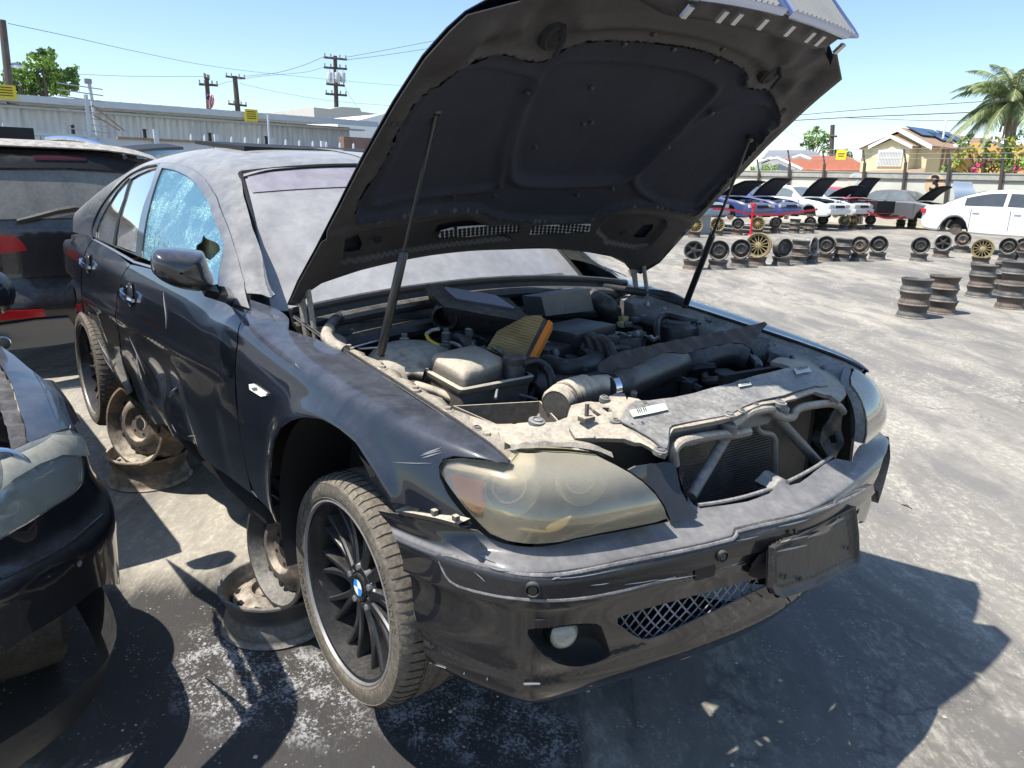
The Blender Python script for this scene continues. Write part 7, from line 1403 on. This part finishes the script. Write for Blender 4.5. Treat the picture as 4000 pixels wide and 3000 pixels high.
# red-roofed bungalow, grey-roofed house, orange house
red_t = plain('red_roof_tile', (.50,.20,.13), rough=.9, var=.2, scale=4)
def gable_px(name, label, roofpx, Y, dz, wallmat, roofmat, trimpx, zb=0.0, depth=6):
    o = empty(name, (at(V(2,*roofpx[0])[0],'y',Y)[0], Y, 0), label, 'house'); q = [at(V(2,*p_)[0], 'y', Y) for p_ in roofpx]; n = len(q)//2
    lo_, hi_ = q[:n], q[n:][::-1]; hi_ = [at(V(2,*p_)[0], 'y', Y+depth) for p_ in roofpx[n:]][::-1]
    mb = MB(); mb.loft([lo_, hi_], closed=False); mb.loft([[p+np.array([0,0,-.15]) for p in lo_], [p+np.array([0,0,-.15]) for p in hi_]], closed=False); mb.build('roof', roofmat, o, smooth_=False)
    mb = MB(); xs_ = [p[0] for p in lo_]; mb.box(((min(xs_)+max(xs_))/2,Y+depth/2+.4,min(p[2] for p in lo_)/2-.1), (max(xs_)-min(xs_)-.6,depth,min(p[2] for p in lo_)-.1)); mb.build('wall', wallmat, o, smooth_=False)
    for t_ in trimpx:
        mb = MB(); mb.tube([at(V(2,*p_)[0], 'y', Y-.1) for p_ in t_], .11, n=4); mb.build('fascia', trim, o)
    return o
grey_s = plain('grey_stucco', (.40,.41,.42), rough=.9)
gable_px('red_roofed_house', 'low bungalow with a red tile roof and white gable boards behind the wall', [(935,392),(1080,392),(1270,392),(1275,350),(1180,308),(880,308)], 46, 0, grey_s, red_t, [[(755,330),(790,322),(935,388)],[(880,322),(925,306),(985,330)]], depth=7)
q = on(V(2,760,332, 790,325, 930,388, 930,420, 700,420, 700,400), 'y', 46.2); rh = bpy.data.objects['red_roofed_house']; mb = MB(); mb.prism([tuple(p) for p in q[:3]]+[(q[2][0],46.2,0),(q[0][0]-1.5,46.2,0),(q[0][0]-1.5,46.2,q[0][2]-.5)], (0,4,0)); mb.build('gable_wall', grey_s, rh, smooth_=False)
q = on(V(2,800,330, 900,312, 1180,308, 1270,352, 1270,392, 940,390), 'y', 46.6); mb = MB(); mb.prism([tuple(p) for p in q], (0,.3,0)); mb.build('roof', red_t, rh, smooth_=False)
gable_px('grey_roofed_house', 'house with a plain grey roof left of the small palm-like tree', [(640,400),(720,335),(1050,310),(1010,282),(960,276),(740,278)], 58, 0, grey_s, plain('grey_shingle', (.22,.23,.25), rough=.9, var=.2, scale=3), [[(680,345),(760,320)]], depth=6)
oh = empty('orange_house', (at(V(17,960,900)[0],'y',50)[0],50,0), 'orange stucco house with white eaves half hidden by flowering shrubs', 'house')
q = on(V(17,888,800, 1060,740, 1250,760, 1250,1000, 880,1000), 'y', 50); mb = MB(); mb.prism([tuple(p) for p in q[:3]]+[(q[2][0]+4,50,q[2][2]),(q[2][0]+4,50,0),(q[0][0],50,0)], (0,8,0)); mb.build('wall', plain('orange_stucco', (.68,.42,.13), rough=.9, var=.08), oh, smooth_=False)
for t_ in (((885,785),(1010,742)),((1105,700),(1180,712)),((1215,725),(1330,760)),((1235,685),(1300,705))):
    mb = MB(); mb.tube([at(V(17,*p_)[0], 'y', 49.4) for p_ in t_], .22, n=4); mb.build('fascia', trim, oh)
# vegetation
C2 = cl(2, [(1740,390,28),(1765,378,20),(1820,360,30),(1850,320,40),(1800,385,25),(1890,280,45),(1870,230,35),(1900,205,25),(1930,350,45),(1960,300,40),(1990,240,35),(2030,220,30),(2020,320,45),(2000,380,35),(2060,300,40),(2100,340,45),(2110,270,40),(2150,240,45),(2150,320,45),(2160,390,35),(2200,280,45),(2210,350,45),(1920,400,25),(2060,380,35),(2120,210,30),(2190,190,35)], 'y', 40, 1)
tree('flowering_shrub', 'tall green and yellow shrub with magenta bougainvillea over the block wall', C2, 330, .11, ((at(V(2,1990,350)[0],'y',40)[0],40,0), at(V(2,1990,300)[0],'y',40), .12), [M['leafA'], M['leafB'], M['leafY']], 5, cat='shrub')
sh = bpy.data.objects['flowering_shrub']; v, f = crown(cl(2, [(1940,380,30),(1925,395,20),(2170,385,25),(1960,360,18)], 'y', 39.3, 1), 500, .08, 9); mesh('bracts', v, f, M['pink'], sh, smooth_=False)
v, f = crown(cl(2, [(1980,350,50),(2060,350,50),(2130,370,50),(2200,370,40)], 'y', 40.5, 1), 200, .12, 10); mesh('dry_leaves', v, f, plain('dry_leaf', (.22,.14,.10), rough=.9, var=.4), sh, smooth_=False)
C3 = cl(2, [(760,375,28),(735,385,22),(790,380,20),(720,360,16),(700,392,18),(640,388,20),(650,380,15)], 'y', 39, 1)
tree('green_shrub', 'yellow-green shrub above the block wall in front of the red roof', C3, 900, .07, ((C3[0][0][0],39,0), C3[0][0], .06), [M['leafA'], M['leafA']], 6, cat='shrub')
C4 = cl(2, [(960,220,28),(980,190,30),(1010,160,26),(1040,190,30),(1070,210,28),(1000,230,34),(1050,245,32),(1085,195,18),(945,240,16),(1020,150,14),(985,255,24),(1060,270,24)], 'y', 75, 1)
tree('drooping_tree', 'drooping green tree above the grey and red roofs beside a small pole', C4, 260, .16, ((C4[5][0][0],75,0), C4[5][0], .15), [M['leafB'], M['leafA']], 8)
C5 = cl(2, [(1120,290,22),(1145,285,20),(1180,300,22),(1205,300,18),(1215,320,16),(1165,320,18),(1190,275,10),(1100,300,15)], 'y', 70, 1)
tree('dark_conifer', 'dark green bushy tree just right of the small wooden pole', C5, 400, .13, ((C5[0][0][0],70,0), C5[0][0], .1), [M['leafB']], 12)
sp_ = empty('wooden_pole', (0,0,0), 'small wooden utility pole between the drooping tree and the tan house', 'utility pole'); t = at(V(2,1110,130)[0], 'y', 68); b = at(V(2,1102,300)[0], 'y', 68); ft = t+(t-b)/(t[2]-b[2])*(0-t[2]); sp_.location = tuple(ft); mb = MB(); mb.tube([ft, t], .2, n=8); mb.build('pole', M['wood'], sp_)
mb = MB(); mb.tube([at(V(2,1100,193)[0],'y',67.8), at(V(2,1135,196)[0],'y',67.8)], .09, n=4); mb.build('cross_arm', M['wood'], sp_)
ns = empty('notice_sign', at(V(2,1160,302)[0],'y',34.7), 'small yellow notice sign above the block wall by the dark bushy tree', 'sign'); mb = MB(); p = at(V(2,1160,302)[0],'y',34.7); mb.box(p, (.52,.03,.46)); mb.build('board', plain('sign_yellow', (.75,.62,.03), rough=.5), ns, smooth_=False); mb = MB(); mb.box(p+np.array([0,-.02,.05]), (.36,.01,.04)); mb.box(p+np.array([0,-.02,-.06]), (.30,.01,.04)); mb.build('lettering_lines', M['wood'], ns, smooth_=False)
# palm
def palm(name, label, top, hgt, nf, L, seed, droop=1.0):
    o = empty(name, (top[0], top[1], 0), label, 'palm tree'); r = np.random.RandomState(seed); top = np.array(top)
    mb = MB(); mb.tube([(top[0]+.5,top[1],0),(top[0]+.25,top[1],top[2]*.5), top-[0,0,.3], top+[0,0,.2]], [.32,.26,.22,.12], n=12); mb.build('trunk', plain('palm_trunk', (.30,.24,.18), rough=.95, var=.4, scale=6), o)
    Vv = []; Ff = []; mbs = MB()
    for i in range(nf):
        az = 2*pi*i/nf+r.uniform(-.2,.2); el = r.uniform(-.3, 1.25); Lf = L*r.uniform(.8,1.1); pts = []
        for t in np.linspace(0, 1, 14):
            rr = Lf*(t-.12*t*t)*cos(el*(1-.3*t)); z = Lf*t*sin(el)*1.0-droop*Lf*.62*t**2.2*(.6+.4*cos(el)); pts.append(top+np.array([cos(az)*rr, sin(az)*rr, z]))
        pts = np.array(pts); mbs.tube(pts, np.linspace(.045,.012,14), n=5)
        side = np.array([-sin(az), cos(az), 0])
        fine = np.array(smooth(pts, 9))
        for j in range(10, len(fine)-1):
            t = j/len(fine); ll_ = L*.21*sin(pi*min(1, t*1.02)**.7)+.06; d = fine[j+1]-fine[j]; d /= np.linalg.norm(d)
            for sg in (-1, 1):
                a = fine[j]; b = a+side*sg*ll_*.55+d*ll_*.45+np.array([0,0,-ll_*.6*r.uniform(.5,1.2)]); w_ = d*.009; k = len(Vv); m_ = lerp(a, b, .5)+np.array([0,0,ll_*.08]); Vv += [a-w_, a+w_, m_+w_*1.3, b, m_-w_*1.3]; Ff.append((k, k+1, k+2, k+3, k+4))
    mesh('fronds', Vv, Ff, plain('palm_leaf', (.24,.31,.13), rough=.5, var=.4, scale=2), o, smooth_=False); mbs.build('frond_stems', plain('palm_stem', (.38,.34,.18), rough=.7), o)
    v = []; mb = MB()
    for i in range(7):
        a = 2*pi*i/7; mb.tube(smooth([top-[0,0,.1], top+np.array([cos(a)*.25, sin(a)*.25, -.4]), top+np.array([cos(a)*.35, sin(a)*.35, -1.1-.3*(i % 3)])], 3), [.05]*7, n=5)
    mb.build('dry_husk', plain('dry_husk', (.45,.38,.30), rough=.9), o); return o
pt_ = at(V(17,1370,410)[0], 'y', 41.5); palm('palm_tree', 'tall feathery palm behind the flowering shrub at the right edge', pt_, 6, 44, 3.5, 4)
# ================================================================== wrecked cars
def yard_car(label, name, x_front, yc, col, cab=(1.30,1.95,3.05,3.75), L=4.5, Wc=1.72, H=1.42, lift=.30, bonnet=True, boot=False, hood_a=55, hoodcol=None, group=None, detail=False, frontgone=False, dust=.25):
    paint = dusty('yard_paint', col, rough=.35, coat=.8, base=dust*.3, top=dust*1.4, lo=.1, hi=.9, scale=3) if sum(col) < 1.5 else dusty('yard_white', col, rough=.35, coat=.6, base=.02, top=.15, scale=3, dust=(.5,.48,.44))
    o = empty(name, (x_front-L/2, yc, 0), label, 'car', group); x0 = x_front-L; wl = .72; xf_ = x_front-.85; xr_ = x0+.95
    def X(t): return x0+t
    prof = [(0,.62,.86),(.06,.46,.93),(.25,.42,.96),(.7,.40,.98),(1.1,.38,.97),(1.9,.36,.96),(2.8,.36,.95),(3.2,.36,.93),(L-.95,.38,.90),(L-.5,.40,.84),(L-.12,.42,.74),(L,.50,.62)]
    px_ = [p[0] for p in prof]; xs = sorted(set(list(np.linspace(0, L, 46))+[0,.04,.1,L-.04,L-.1]))
    rings = []
    for t in xs:
        x = X(t); zb = float(np.interp(t, px_, [p[1] for p in prof]))-.16; zt = float(np.interp(t, px_, [p[2] for p in prof]))
        for xc in (xf_, xr_):
            if abs(x-xc) < .36: zb = max(zb, .30+math.sqrt(max(0, .36**2-(x-xc)**2))*1.0)
        e = min(t, L-t); w_ = Wc/2*(1-.16*(1-min(1, e/.45))**2); zb = min(zb, zt-.06); zm = zb+(zt-zb)*.5
        z_ = lambda z: z+lift
        rings.append([(x,yc-w_*.93,z_(zb)),(x,yc-w_*.995,z_(zb+.05)),(x,yc-w_,z_(zm)),(x,yc-w_*.985,z_(zt-.07)),(x,yc-w_*.93,z_(zt-.012)),(x,yc-w_*.5,z_(zt+.018)),(x,yc,z_(zt+.022)),(x,yc+w_*.5,z_(zt+.018)),(x,yc+w_*.93,z_(zt-.012)),(x,yc+w_*.985,z_(zt-.07)),(x,yc+w_,z_(zm)),(x,yc+w_*.995,z_(zb+.05)),(x,yc+w_*.93,z_(zb))])
    # open bonnet: the bay is cut out of the loft and lined
    bay0, bay1 = x_front-1.25, x_front-.22; mb = MB()
    n = 13; vs = [q for r_ in rings for q in r_]; fs = []
    for i in range(len(rings)-1):
        xm_ = (rings[i][0][0]+rings[i+1][0][0])/2
        for k in range(n-1):
            if bonnet and bay0 < xm_ < bay1 and 4 <= k <= 7: continue
            if boot and x0+.12 < xm_ < x0+.80 and 4 <= k <= 7: continue
            fs.append((i*n+k, i*n+k+1, (i+1)*n+k+1, (i+1)*n+k))
    fs.append(tuple(range(n))); fs.append(tuple((len(rings)-1)*n+k for k in range(n))); mb.add(vs, fs); body = mb.build('body', paint, o, sharp=30)
    # underside and arch linings
    mb = MB(); mb.box((x0+L/2, yc, .46+lift), (L-2.6, Wc*.9, .25)); mb.build('underbody', M['black'], o, smooth_=False)
    # cabin
    t0, t1, t2, t3 = [L-q for q in cab]; zb_ = .93+lift; zt_ = H+lift; wb, wt = Wc*.47, Wc*.36; mb = MB()
    st = [(X(t0)+.05,zb_-.02,wb),(X(lerp(t0,t1,.5)),lerp(zb_,zt_,.55),lerp(wb,wt,.5)),(X(t1),zt_-.035,wt),(X(lerp(t1,t2,.5)),zt_,wt),(X(t2),zt_-.03,wt),(X(lerp(t2,t3,.55)),lerp(zb_,zt_,.55),lerp(wb,wt,.5)),(X(t3),zb_-.0,wb*.97)]
    S_ = np.array(smooth([(a, b, c) for a, b, c in st], 4)); mb.loft([[(a, yc-c, b-.03), (a, yc-c*.93, b), (a, yc, b+.02), (a, yc+c*.93, b), (a, yc+c, b-.03)] for a, b, c in S_], closed=False)
    for sg in (-1, 1):
        up = [np.array([a, yc+sg*c, b-.03]) for a, b, c in S_]; dn = [np.array([a, yc+sg*(Wc*.475), zb_-.05]) for a, b, c in S_]; mb.loft([up, dn], closed=False)
    mb.build('cabin', paint, o, sharp=50)
    gl = glassy('yard_glass', (.28,.36,.36), dust=.10, trans=.35, dcol=(.45,.45,.4)) if detail else plain('dusty_yard_glass', (.16,.19,.20), rough=.12, var=.5, scale=3)
    for (a0, a1), nm in ((( .06,.30),'windshield'), ((.74,.97),'rear_windscreen')):
        idx = [int(f*(len(S_)-1)) for f in np.linspace(a0, a1, 6)]; mb = MB(); off_ = np.array([.012 if nm == 'windshield' else -.012, 0, .012])
        mb.loft([[np.array([S_[i][0], yc+sgn_*S_[i][2]*.88, S_[i][1]+.006+.012*(1-abs(sgn_))])+off_ for sgn_ in (-1,-.5,0,.5,1)] for i in idx], closed=False); mb.build(nm, gl, o)
    for sg in (-1, 1):
        def SP(t, f):   # point on the cabin side
            i = np.clip(t*(len(S_)-1), 0, len(S_)-1); a = np.array([np.interp(i, range(len(S_)), S_[:, j]) for j in range(3)]); u = np.array([a[0], yc+sg*a[2], a[1]-.03]); d = np.array([a[0], yc+sg*Wc*.475, zb_-.05]); return lerp(d, u, f)+np.array([0, sg*.008, .002])
        for (ta, tb) in ((.20,.50),(.53,.80)):
            ts = np.linspace(ta, tb, 9); mb = MB(); mb.loft([[SP(t, .18) for t in ts], [SP(t, .55) for t in ts], [SP(t, .88) for t in ts]], closed=False); mb.build('side_window', gl, o)
    for sg in (-1, 1):
        mb = MB()
        for t in (L-1.32, L-2.42, L-3.4): mb.tube([(X(t), yc+sg*Wc/2*1.001, z) for z in (.34+lift, .6+lift, .88+lift)], .006, n=4)
        mb.build('door_gap', M['black'], body)
        for t in (L-2.25, L-3.28): mb = MB(); mb.box((X(t), yc+sg*(Wc/2+.012), .80+lift), (.17,.025,.03), bev=.008); mb.build('door_handle', paint, body)
    # bay, raised bonnet
    if bonnet:
        mb = MB(); mb.box(((bay0+bay1)/2, yc, .55+lift), (bay1-bay0, Wc*.84, .3)); r = np.random.RandomState(int(abs(yc*10))); mb.build('bay_floor', M['black'], o, smooth_=False)
        for k in range(9): mb = MB(); mb.box((r.uniform(bay0+.15, bay1-.15), yc+r.uniform(-.6,.6), .78+lift), r.uniform(.1,.35,3)*[1,1,.6], bev=.03); mb.build('engine_part', M['metal_grey'] if k % 3 else M['drum'], o)
        a = radians(hood_a); hl_ = 1.0; hp = np.array([bay0-.02, yc, .99+lift]); hd_ = np.array([cos(a), 0, sin(a)]); hn = np.array([-sin(a), 0, cos(a)]); rg = []
        for f in np.linspace(0, 1, 7): rg.append([hp+hd_*hl_*f+hn*(.05*sin(pi*f)+.03*(1-s2*s2)-.04*f*f)+np.array([0, s2*Wc*.44*(1-.12*f*f), 0]) for s2 in np.linspace(-1, 1, 9)])
        mb = MB(); mb.loft(rg, closed=False); hdo = mb.build('bonnet', hoodcol or paint, o); mb = MB(); mb.loft([[p-hn*.02 for p in r2_] for r2_ in rg], closed=False); mb.loft([[lerp(hp+hd_*.5, p, .8)-hn*.035 for p in r2_] for r2_ in rg], closed=False); mb.build('bonnet_lining', M['liner'], hdo)
    if boot:
        a = radians(112); hp = np.array([x0+.78, yc, 1.0+lift]); hd_ = np.array([cos(a), 0, sin(a)]); hn = np.array([-sin(a), 0, cos(a)]); rg = []
        for f in np.linspace(0, 1, 9): rg.append([hp+hd_*.62*f-hn*(.10*sin(pi*f*.9))*1-hn*.16*max(0, f-.75)*2+np.array([0, s2*Wc*.42*(1-.25*max(0, f-.6)**2*4*(abs(s2) > .8)), 0]) for s2 in np.linspace(-1, 1, 9)])
        mb = MB(); mb.loft(rg, closed=False); mb.build('boot_lid', paint, o); mb = MB(); mb.box((x0+.45, yc, .7+lift), (.66, Wc*.8, .3)); mb.build('boot_floor', M['black'], o, smooth_=False)
    fz = x_front
    if frontgone: mb = MB(); r = np.random.RandomState(5); mb.box((fz-.15, yc, .62+lift), (.36, Wc*.92, .50), bev=.03); mb.build('exposed_front', M['black'], o); 
    else:
        mb = MB(); mb.box((fz-.02, yc, .46+lift), (.16, Wc*.90, .17), bev=.05); mb.build('bumper', paint, o)
        mb = MB(); mb.box((fz-.01, yc, .64+lift), (.06, Wc*.40, .10), bev=.01); mb.build('grille', M['black'], o)
        for sg in (-1, 1): mb = MB(); mb.box((fz-.05, yc+sg*Wc*.34, .65+lift), (.10, Wc*.20, .12), bev=.02); mb.build('headlight', plain('lamp_glass', (.6,.6,.55), rough=.15, var=.3, scale=20), o)
    for sg in (-1, 1): mb = MB(); mb.box((x0+.05, yc+sg*Wc*.385, .78+lift), (.14, Wc*.17, .12), bev=.03); mb.build('tail_light', red, o)
    for xc in (xf_, xr_):
        for sg in (-1, 1):
            mb = MB(); mb.lathe([(.001,.0),(.15,0),(.155,-.02),(.06,-.05),(.06,-.12)], (xc, yc+sg*(Wc/2-.18), .30+lift), (0,sg,0), n=24); mb.build('brake_disc', M['rust'], o)
    mb = MB(); mb.loft([[(xc+.355*cos(a), yy, .30+lift+.355*sin(a)) for a in np.linspace(-.1, pi+.1, 14)] for xc, yy in ((xr_, yc-Wc*.3), (xr_, yc-Wc*.49))], closed=False); mb.add([(xr_+.36*cos(a), yc-Wc*.2, .30+lift+.36*sin(a)) for a in np.linspace(0, pi, 14)], [tuple(range(14))]); mb.build('arch_liner', M['plastic'], o)
    return o
GC = 'wrecked cars parked in a row by the block wall'
white = yard_car('white sedan on rim stacks at the right edge, boot lid raised, rear wheel missing', 'white_sedan', -3.75, 22.55, (.74,.75,.76), cab=(1.35,2.0,3.10,4.28), L=4.75, Wc=1.78, H=1.41, lift=.32, bonnet=False, boot=True, detail=True)
FXR = -14.4
spec = [(20.2,(.30,.42,.52),'pale blue sedan with its bonnet up, at the left end of the row of wrecks',{'frontgone':False}),
 (22.5,(.03,.06,.20),'dark blue sedan with raised bonnet beside the red barrier stand',{}),
 (25.0,(.05,.08,.28),'blue sedan with a raised black-lined bonnet, left of the white coupe',{}),
 (27.6,(.72,.73,.72),'white sedan with beige bumper in the middle of the row of wrecks',{}),
 (29.9,(.62,.63,.62),'white car with a grey raised bonnet, just left of the red car',{'hoodcol':M['drum']}),
 (31.5,(.45,.02,.06),'red coupe with its nose stripped and door open to the wiring',{'frontgone':True}),]
for k, (yc, col, lb, kw) in enumerate(spec):
    yard_car(lb, 'wrecked_car', FXR+(-.2,.1,-.3,.2,0,.1)[k], yc, col, L=4.4, H=1.34+.05*(k % 2), lift=.30, hood_a=(52,34,44,50,30,58)[k], group=GC, dust=.35, **kw)
yard_car('dark grey coupe with a raised black bonnet, right end of the row of wrecks', 'wrecked_car', -12.3, 33.45, (.10,.105,.115), L=4.4, Wc=1.7, H=1.40, lift=.24, hood_a=40, group=GC, frontgone=True, dust=.35, hoodcol=M['black'])
yard_car('dark grey sedan parked behind the white sedan\'s raised boot lid', 'grey_sedan', -7.2, 33.4, (.035,.035,.04), bonnet=False, L=4.7, H=1.44, lift=.22, dust=.35)
yard_car('white car with raised bonnet half hidden beyond the white sedan', 'white_hatchback', -2.6, 28.5, (.70,.71,.73), L=4.5, H=1.38, lift=.3, bonnet=False, boot=True)
# ---- rims in the yard
P_s = rim_proto('steel_roadwheel', M['rim_grey'], M['rim_black'], n=32); P_r = rim_proto('steel_roadwheel', M['rim_brown'], M['rust'], n=32)
P_g = rim_proto('alloy_roadwheel', M['rim_gold'], M['rim_gold'], style='multi', R=.235, n=32); P_5 = rim_proto('alloy_roadwheel', M['rim_silver'], M['rim_black'], style='five', n=32)
protos = [P_s, P_r, P_g, P_5]; used_p = set()
def place_rim(k, loc, axis=(0,0,1), spin=0, label=None, group=None, s=1.0):
    pr = protos[k]; o = pr if k not in used_p else copy_tree(pr); used_p.add(k); return put(o, loc, axis, spin, label, 'wheel rim', group, s)
ordn = ['first','second','third','fourth','fifth','sixth','seventh','eighth','ninth','tenth','eleventh','twelfth','thirteenth']
near = [(265,962,3,.18,'five-spoke alloy'),(410,962,0,.2,'black steel'),(540,950,0,.1,'black steel'),(640,940,2,.05,'large gold multi-spoke'),(780,940,0,.9,'rusty black steel'),(945,925,0,1.3,'blue-tinged'),(1035,915,0,.1,'black steel'),(1230,915,1,.1,'bare rusty steel'),(1340,908,0,.15,'black slotted steel')]
kinds = [3,0,0,2,0,3,0,1,0]
for i, (x, y, k, turn, desc) in enumerate(near):
    p = gp(2, x, y); base = np.array([p[0], p[1]+.2, 0]); G_ = 'rims set out in a line across the yard'
    place_rim(1 if i % 3 == 0 else 0, base, spin=i, label='steel rim lying flat under the %s upright rim of the nearer line' % ordn[i], group=G_)
    d = CAM-base; d[2] = 0; d /= np.linalg.norm(d); a = math.atan2(d[1], d[0])+(turn-.2)*1.0; ax = np.array([cos(a), sin(a), .06]); s_ = 1.12 if k == 2 else 1.0
    place_rim(kinds[i], base+np.array([0,0,.165+.205*s_*(1.14 if k == 2 else 1)])-ax*.09, ax, i*.7, '%s rim standing upright, %s from the left in the nearer line' % (desc, ordn[i]), G_, s_)
for sx, sy, n_, nm in ((880,932,3,'left of the blue-tinged rim'), (1132,915,3,'between the black and the bare rusty upright rims')):
    p = gp(2, sx, sy)
    for j in range(n_): place_rim(1 if j % 2 else 0, (p[0]+.01*j, p[1]+.2, .17*j), spin=j, label='%s rim of the flat stack %s' % (['bottom','middle','top'][j], nm), group='rims in the small stacks of the nearer line')
far = [(290,778,2),(420,770,2),(540,766,0),(655,763,2),(760,755,1),(960,748,0),(1035,732,0),(1160,733,2),(1210,733,2),(1310,730,0)]
for i, (x, y, k) in enumerate(far):
    p = gp(2, x, y); ax = CAM-p; ax[2] = 0; ax /= np.linalg.norm(ax); ax = ax+np.array([.25*sin(i*2), .2*cos(i*3), .05]); ax /= np.linalg.norm(ax)
    place_rim(0 if i % 2 else 1, (p[0]-.05, p[1]+.25, 0), spin=i, label='flat steel rim under the %s upright rim beside the wrecks' % ordn[i], group='rims under the far line')
    place_rim(k, np.array([p[0]-.05, p[1]+.25, .17+.2])-ax*.09, ax, i, 'upright %s rim, %s from the left along the wrecks' % (['black steel','rusty steel','gold','alloy'][k], ordn[i]), 'rims in the far line')
for i, (x, y, n_) in enumerate(((860,755,3),(945,755,2),(1545,725,4),(1480,722,2))):
    p = gp(2, x, y)
    for j in range(n_): place_rim(j % 2, (p[0], p[1]+.3, .17*j), spin=j+i, label='%s rim in the %s flat stack at the foot of the wrecks' % (ordn[j], ordn[i]), group='flat rims at the foot of the wrecks')
stacks = [(575,1300,3,'front-left'),(845,1262,3,'front, tucked behind the front-left one'),(1200,1112,3,'rear-left by the white sedan'),(1480,1218,4,'front-right at the frame edge'),(1420,1090,3,'hidden middle'),(1610,1080,4,'rear-right at the frame edge')]
GS2 = 'steel rims piled in tall stacks on the right'
for i, (x, y, n_, nm) in enumerate(stacks):
    p = gp(18, x+40, y-25); rr_ = np.random.RandomState(i)
    for j in range(n_):
        place_rim((j+i) % 2, (p[0]+rr_.uniform(-.015,.015), p[1]+rr_.uniform(-.015,.015), .172*j), spin=j*.8+i, label='%s rim of the %s stack' % (ordn[j]+' from the ground', nm), group=GS2, s=1.0)
und = [((640,760),(735,640),0,'grey slotted steel'),((850,725),(850,590),3,'black alloy'),((1040,680),(1055,590),1,'rusty'),((1215,795),(1225,690),2,'gold five-spoke'),((1460,760),(1470,670),0,'black'),((1600,760),(1600,680),1,'brown')]
for i, (b_, t_, k, nm) in enumerate(und):
    p = gp(18, *b_); ax = CAM-p; ax[2] = 0; ax /= np.linalg.norm(ax); ax = ax+np.array([.1*cos(i), .2*sin(i), .04]); ax /= np.linalg.norm(ax)
    place_rim(1 if i % 2 else 0, (p[0], p[1]+.22, 0), spin=i, label='flat steel rim under the %s upright rim below the white sedan' % nm, group='rims propping the white sedan')
    place_rim(k, np.array([p[0], p[1]+.22, .17+.2])-ax*.09, ax, i, '%s rim standing upright below the white sedan' % nm, 'rims propping the white sedan')
# red barrier: stand with drooping ribbon
rp = plain('red_ribbon', (.70,.02,.04), rough=.5)
bs = empty('barrier_stand', gp(2,635,765), 'red barrier stand among the rims in front of the wrecks', 'stand'); b = gp(2,635,765); zt = at(V(2,627,590)[0], 'x', b[0])[2]; mb = MB(); mb.tube([b, b+np.array([0,0,zt])], .035, n=8); mb.box(b+np.array([0,0,zt]), (.14,.14,.10), bev=.02); mb.build('post', rp, bs); mb = MB(); mb.lathe([(.22,0),(.2,.03),(.04,.05)], b, (0,0,1), n=16); mb.build('foot', rp, bs)
for pts, lb in (((420,612, 520,618, 627,640, 760,648, 880,640, 960,626, 1022,616), 'red ribbon sagging across the blue cars from the red stand'), ((1310,625, 1370,655, 1430,668, 1520,660, 1590,640, 1640,610), 'red ribbon drooping in front of the red car')):
    q = smooth(on(V(2, *pts), 'x', -13.9), 4); mb = MB(); mb.loft([[p+np.array([0,0,.035]) for p in q], [p-np.array([0,0,.035]) for p in q], [p-np.array([.01,0,.035]) for p in q], [p+np.array([-.01,0,.035]) for p in q]]); o = mb.build('barrier_ribbon', rp, None, smooth_=False) if False else None
    mb = MB(); 
    for a, c in zip(q[:-1], q[1:]): mb.loft([[np.array(a)+[0,0,.035], np.array(a)-[0,0,.035], np.array(a)+[-.01,0,-.035], np.array(a)+[-.01,0,.035]], [np.array(c)+[0,0,.035], np.array(c)-[0,0,.035], np.array(c)+[-.01,0,-.035], np.array(c)+[-.01,0,.035]]])
    tag(mb.build('barrier_ribbon', rp, None, smooth_=False), lb, 'ribbon')
# litter and gravel on the concrete
rng = np.random.RandomState(2); mb = MB()
for k in range(160):
    if k < 100: x, y = rng.uniform(-.9,1.3), rng.uniform(-1.6,.9)
    else: x, y = rng.uniform(-2,2), rng.uniform(1,8)
    s_ = rng.uniform(.003,.011); c_ = np.array([x,y,s_*.3]); mb.add([c_+np.array([s_,0,0]), c_+np.array([0,s_*.8,0]), c_-np.array([s_,.2*s_,0]), c_-np.array([0,s_,0]), c_+np.array([0,0,s_*.7])], [(0,1,4),(1,2,4),(2,3,4),(3,0,4)])
tag(mb.build('pebbles', M['dustwhite'], None, smooth_=False), kind='stuff')
st_ = empty('twig', gp(6,1580,660), 'short dark twig on the concrete right of the bumper', 'twig'); mb = MB(); mb.tube([gp(6,1550,650,.004), gp(6,1580,655,.008), gp(6,1608,675,.004)], [.002,.005,.002], n=6); mb.build('stick', M['bark'], st_)
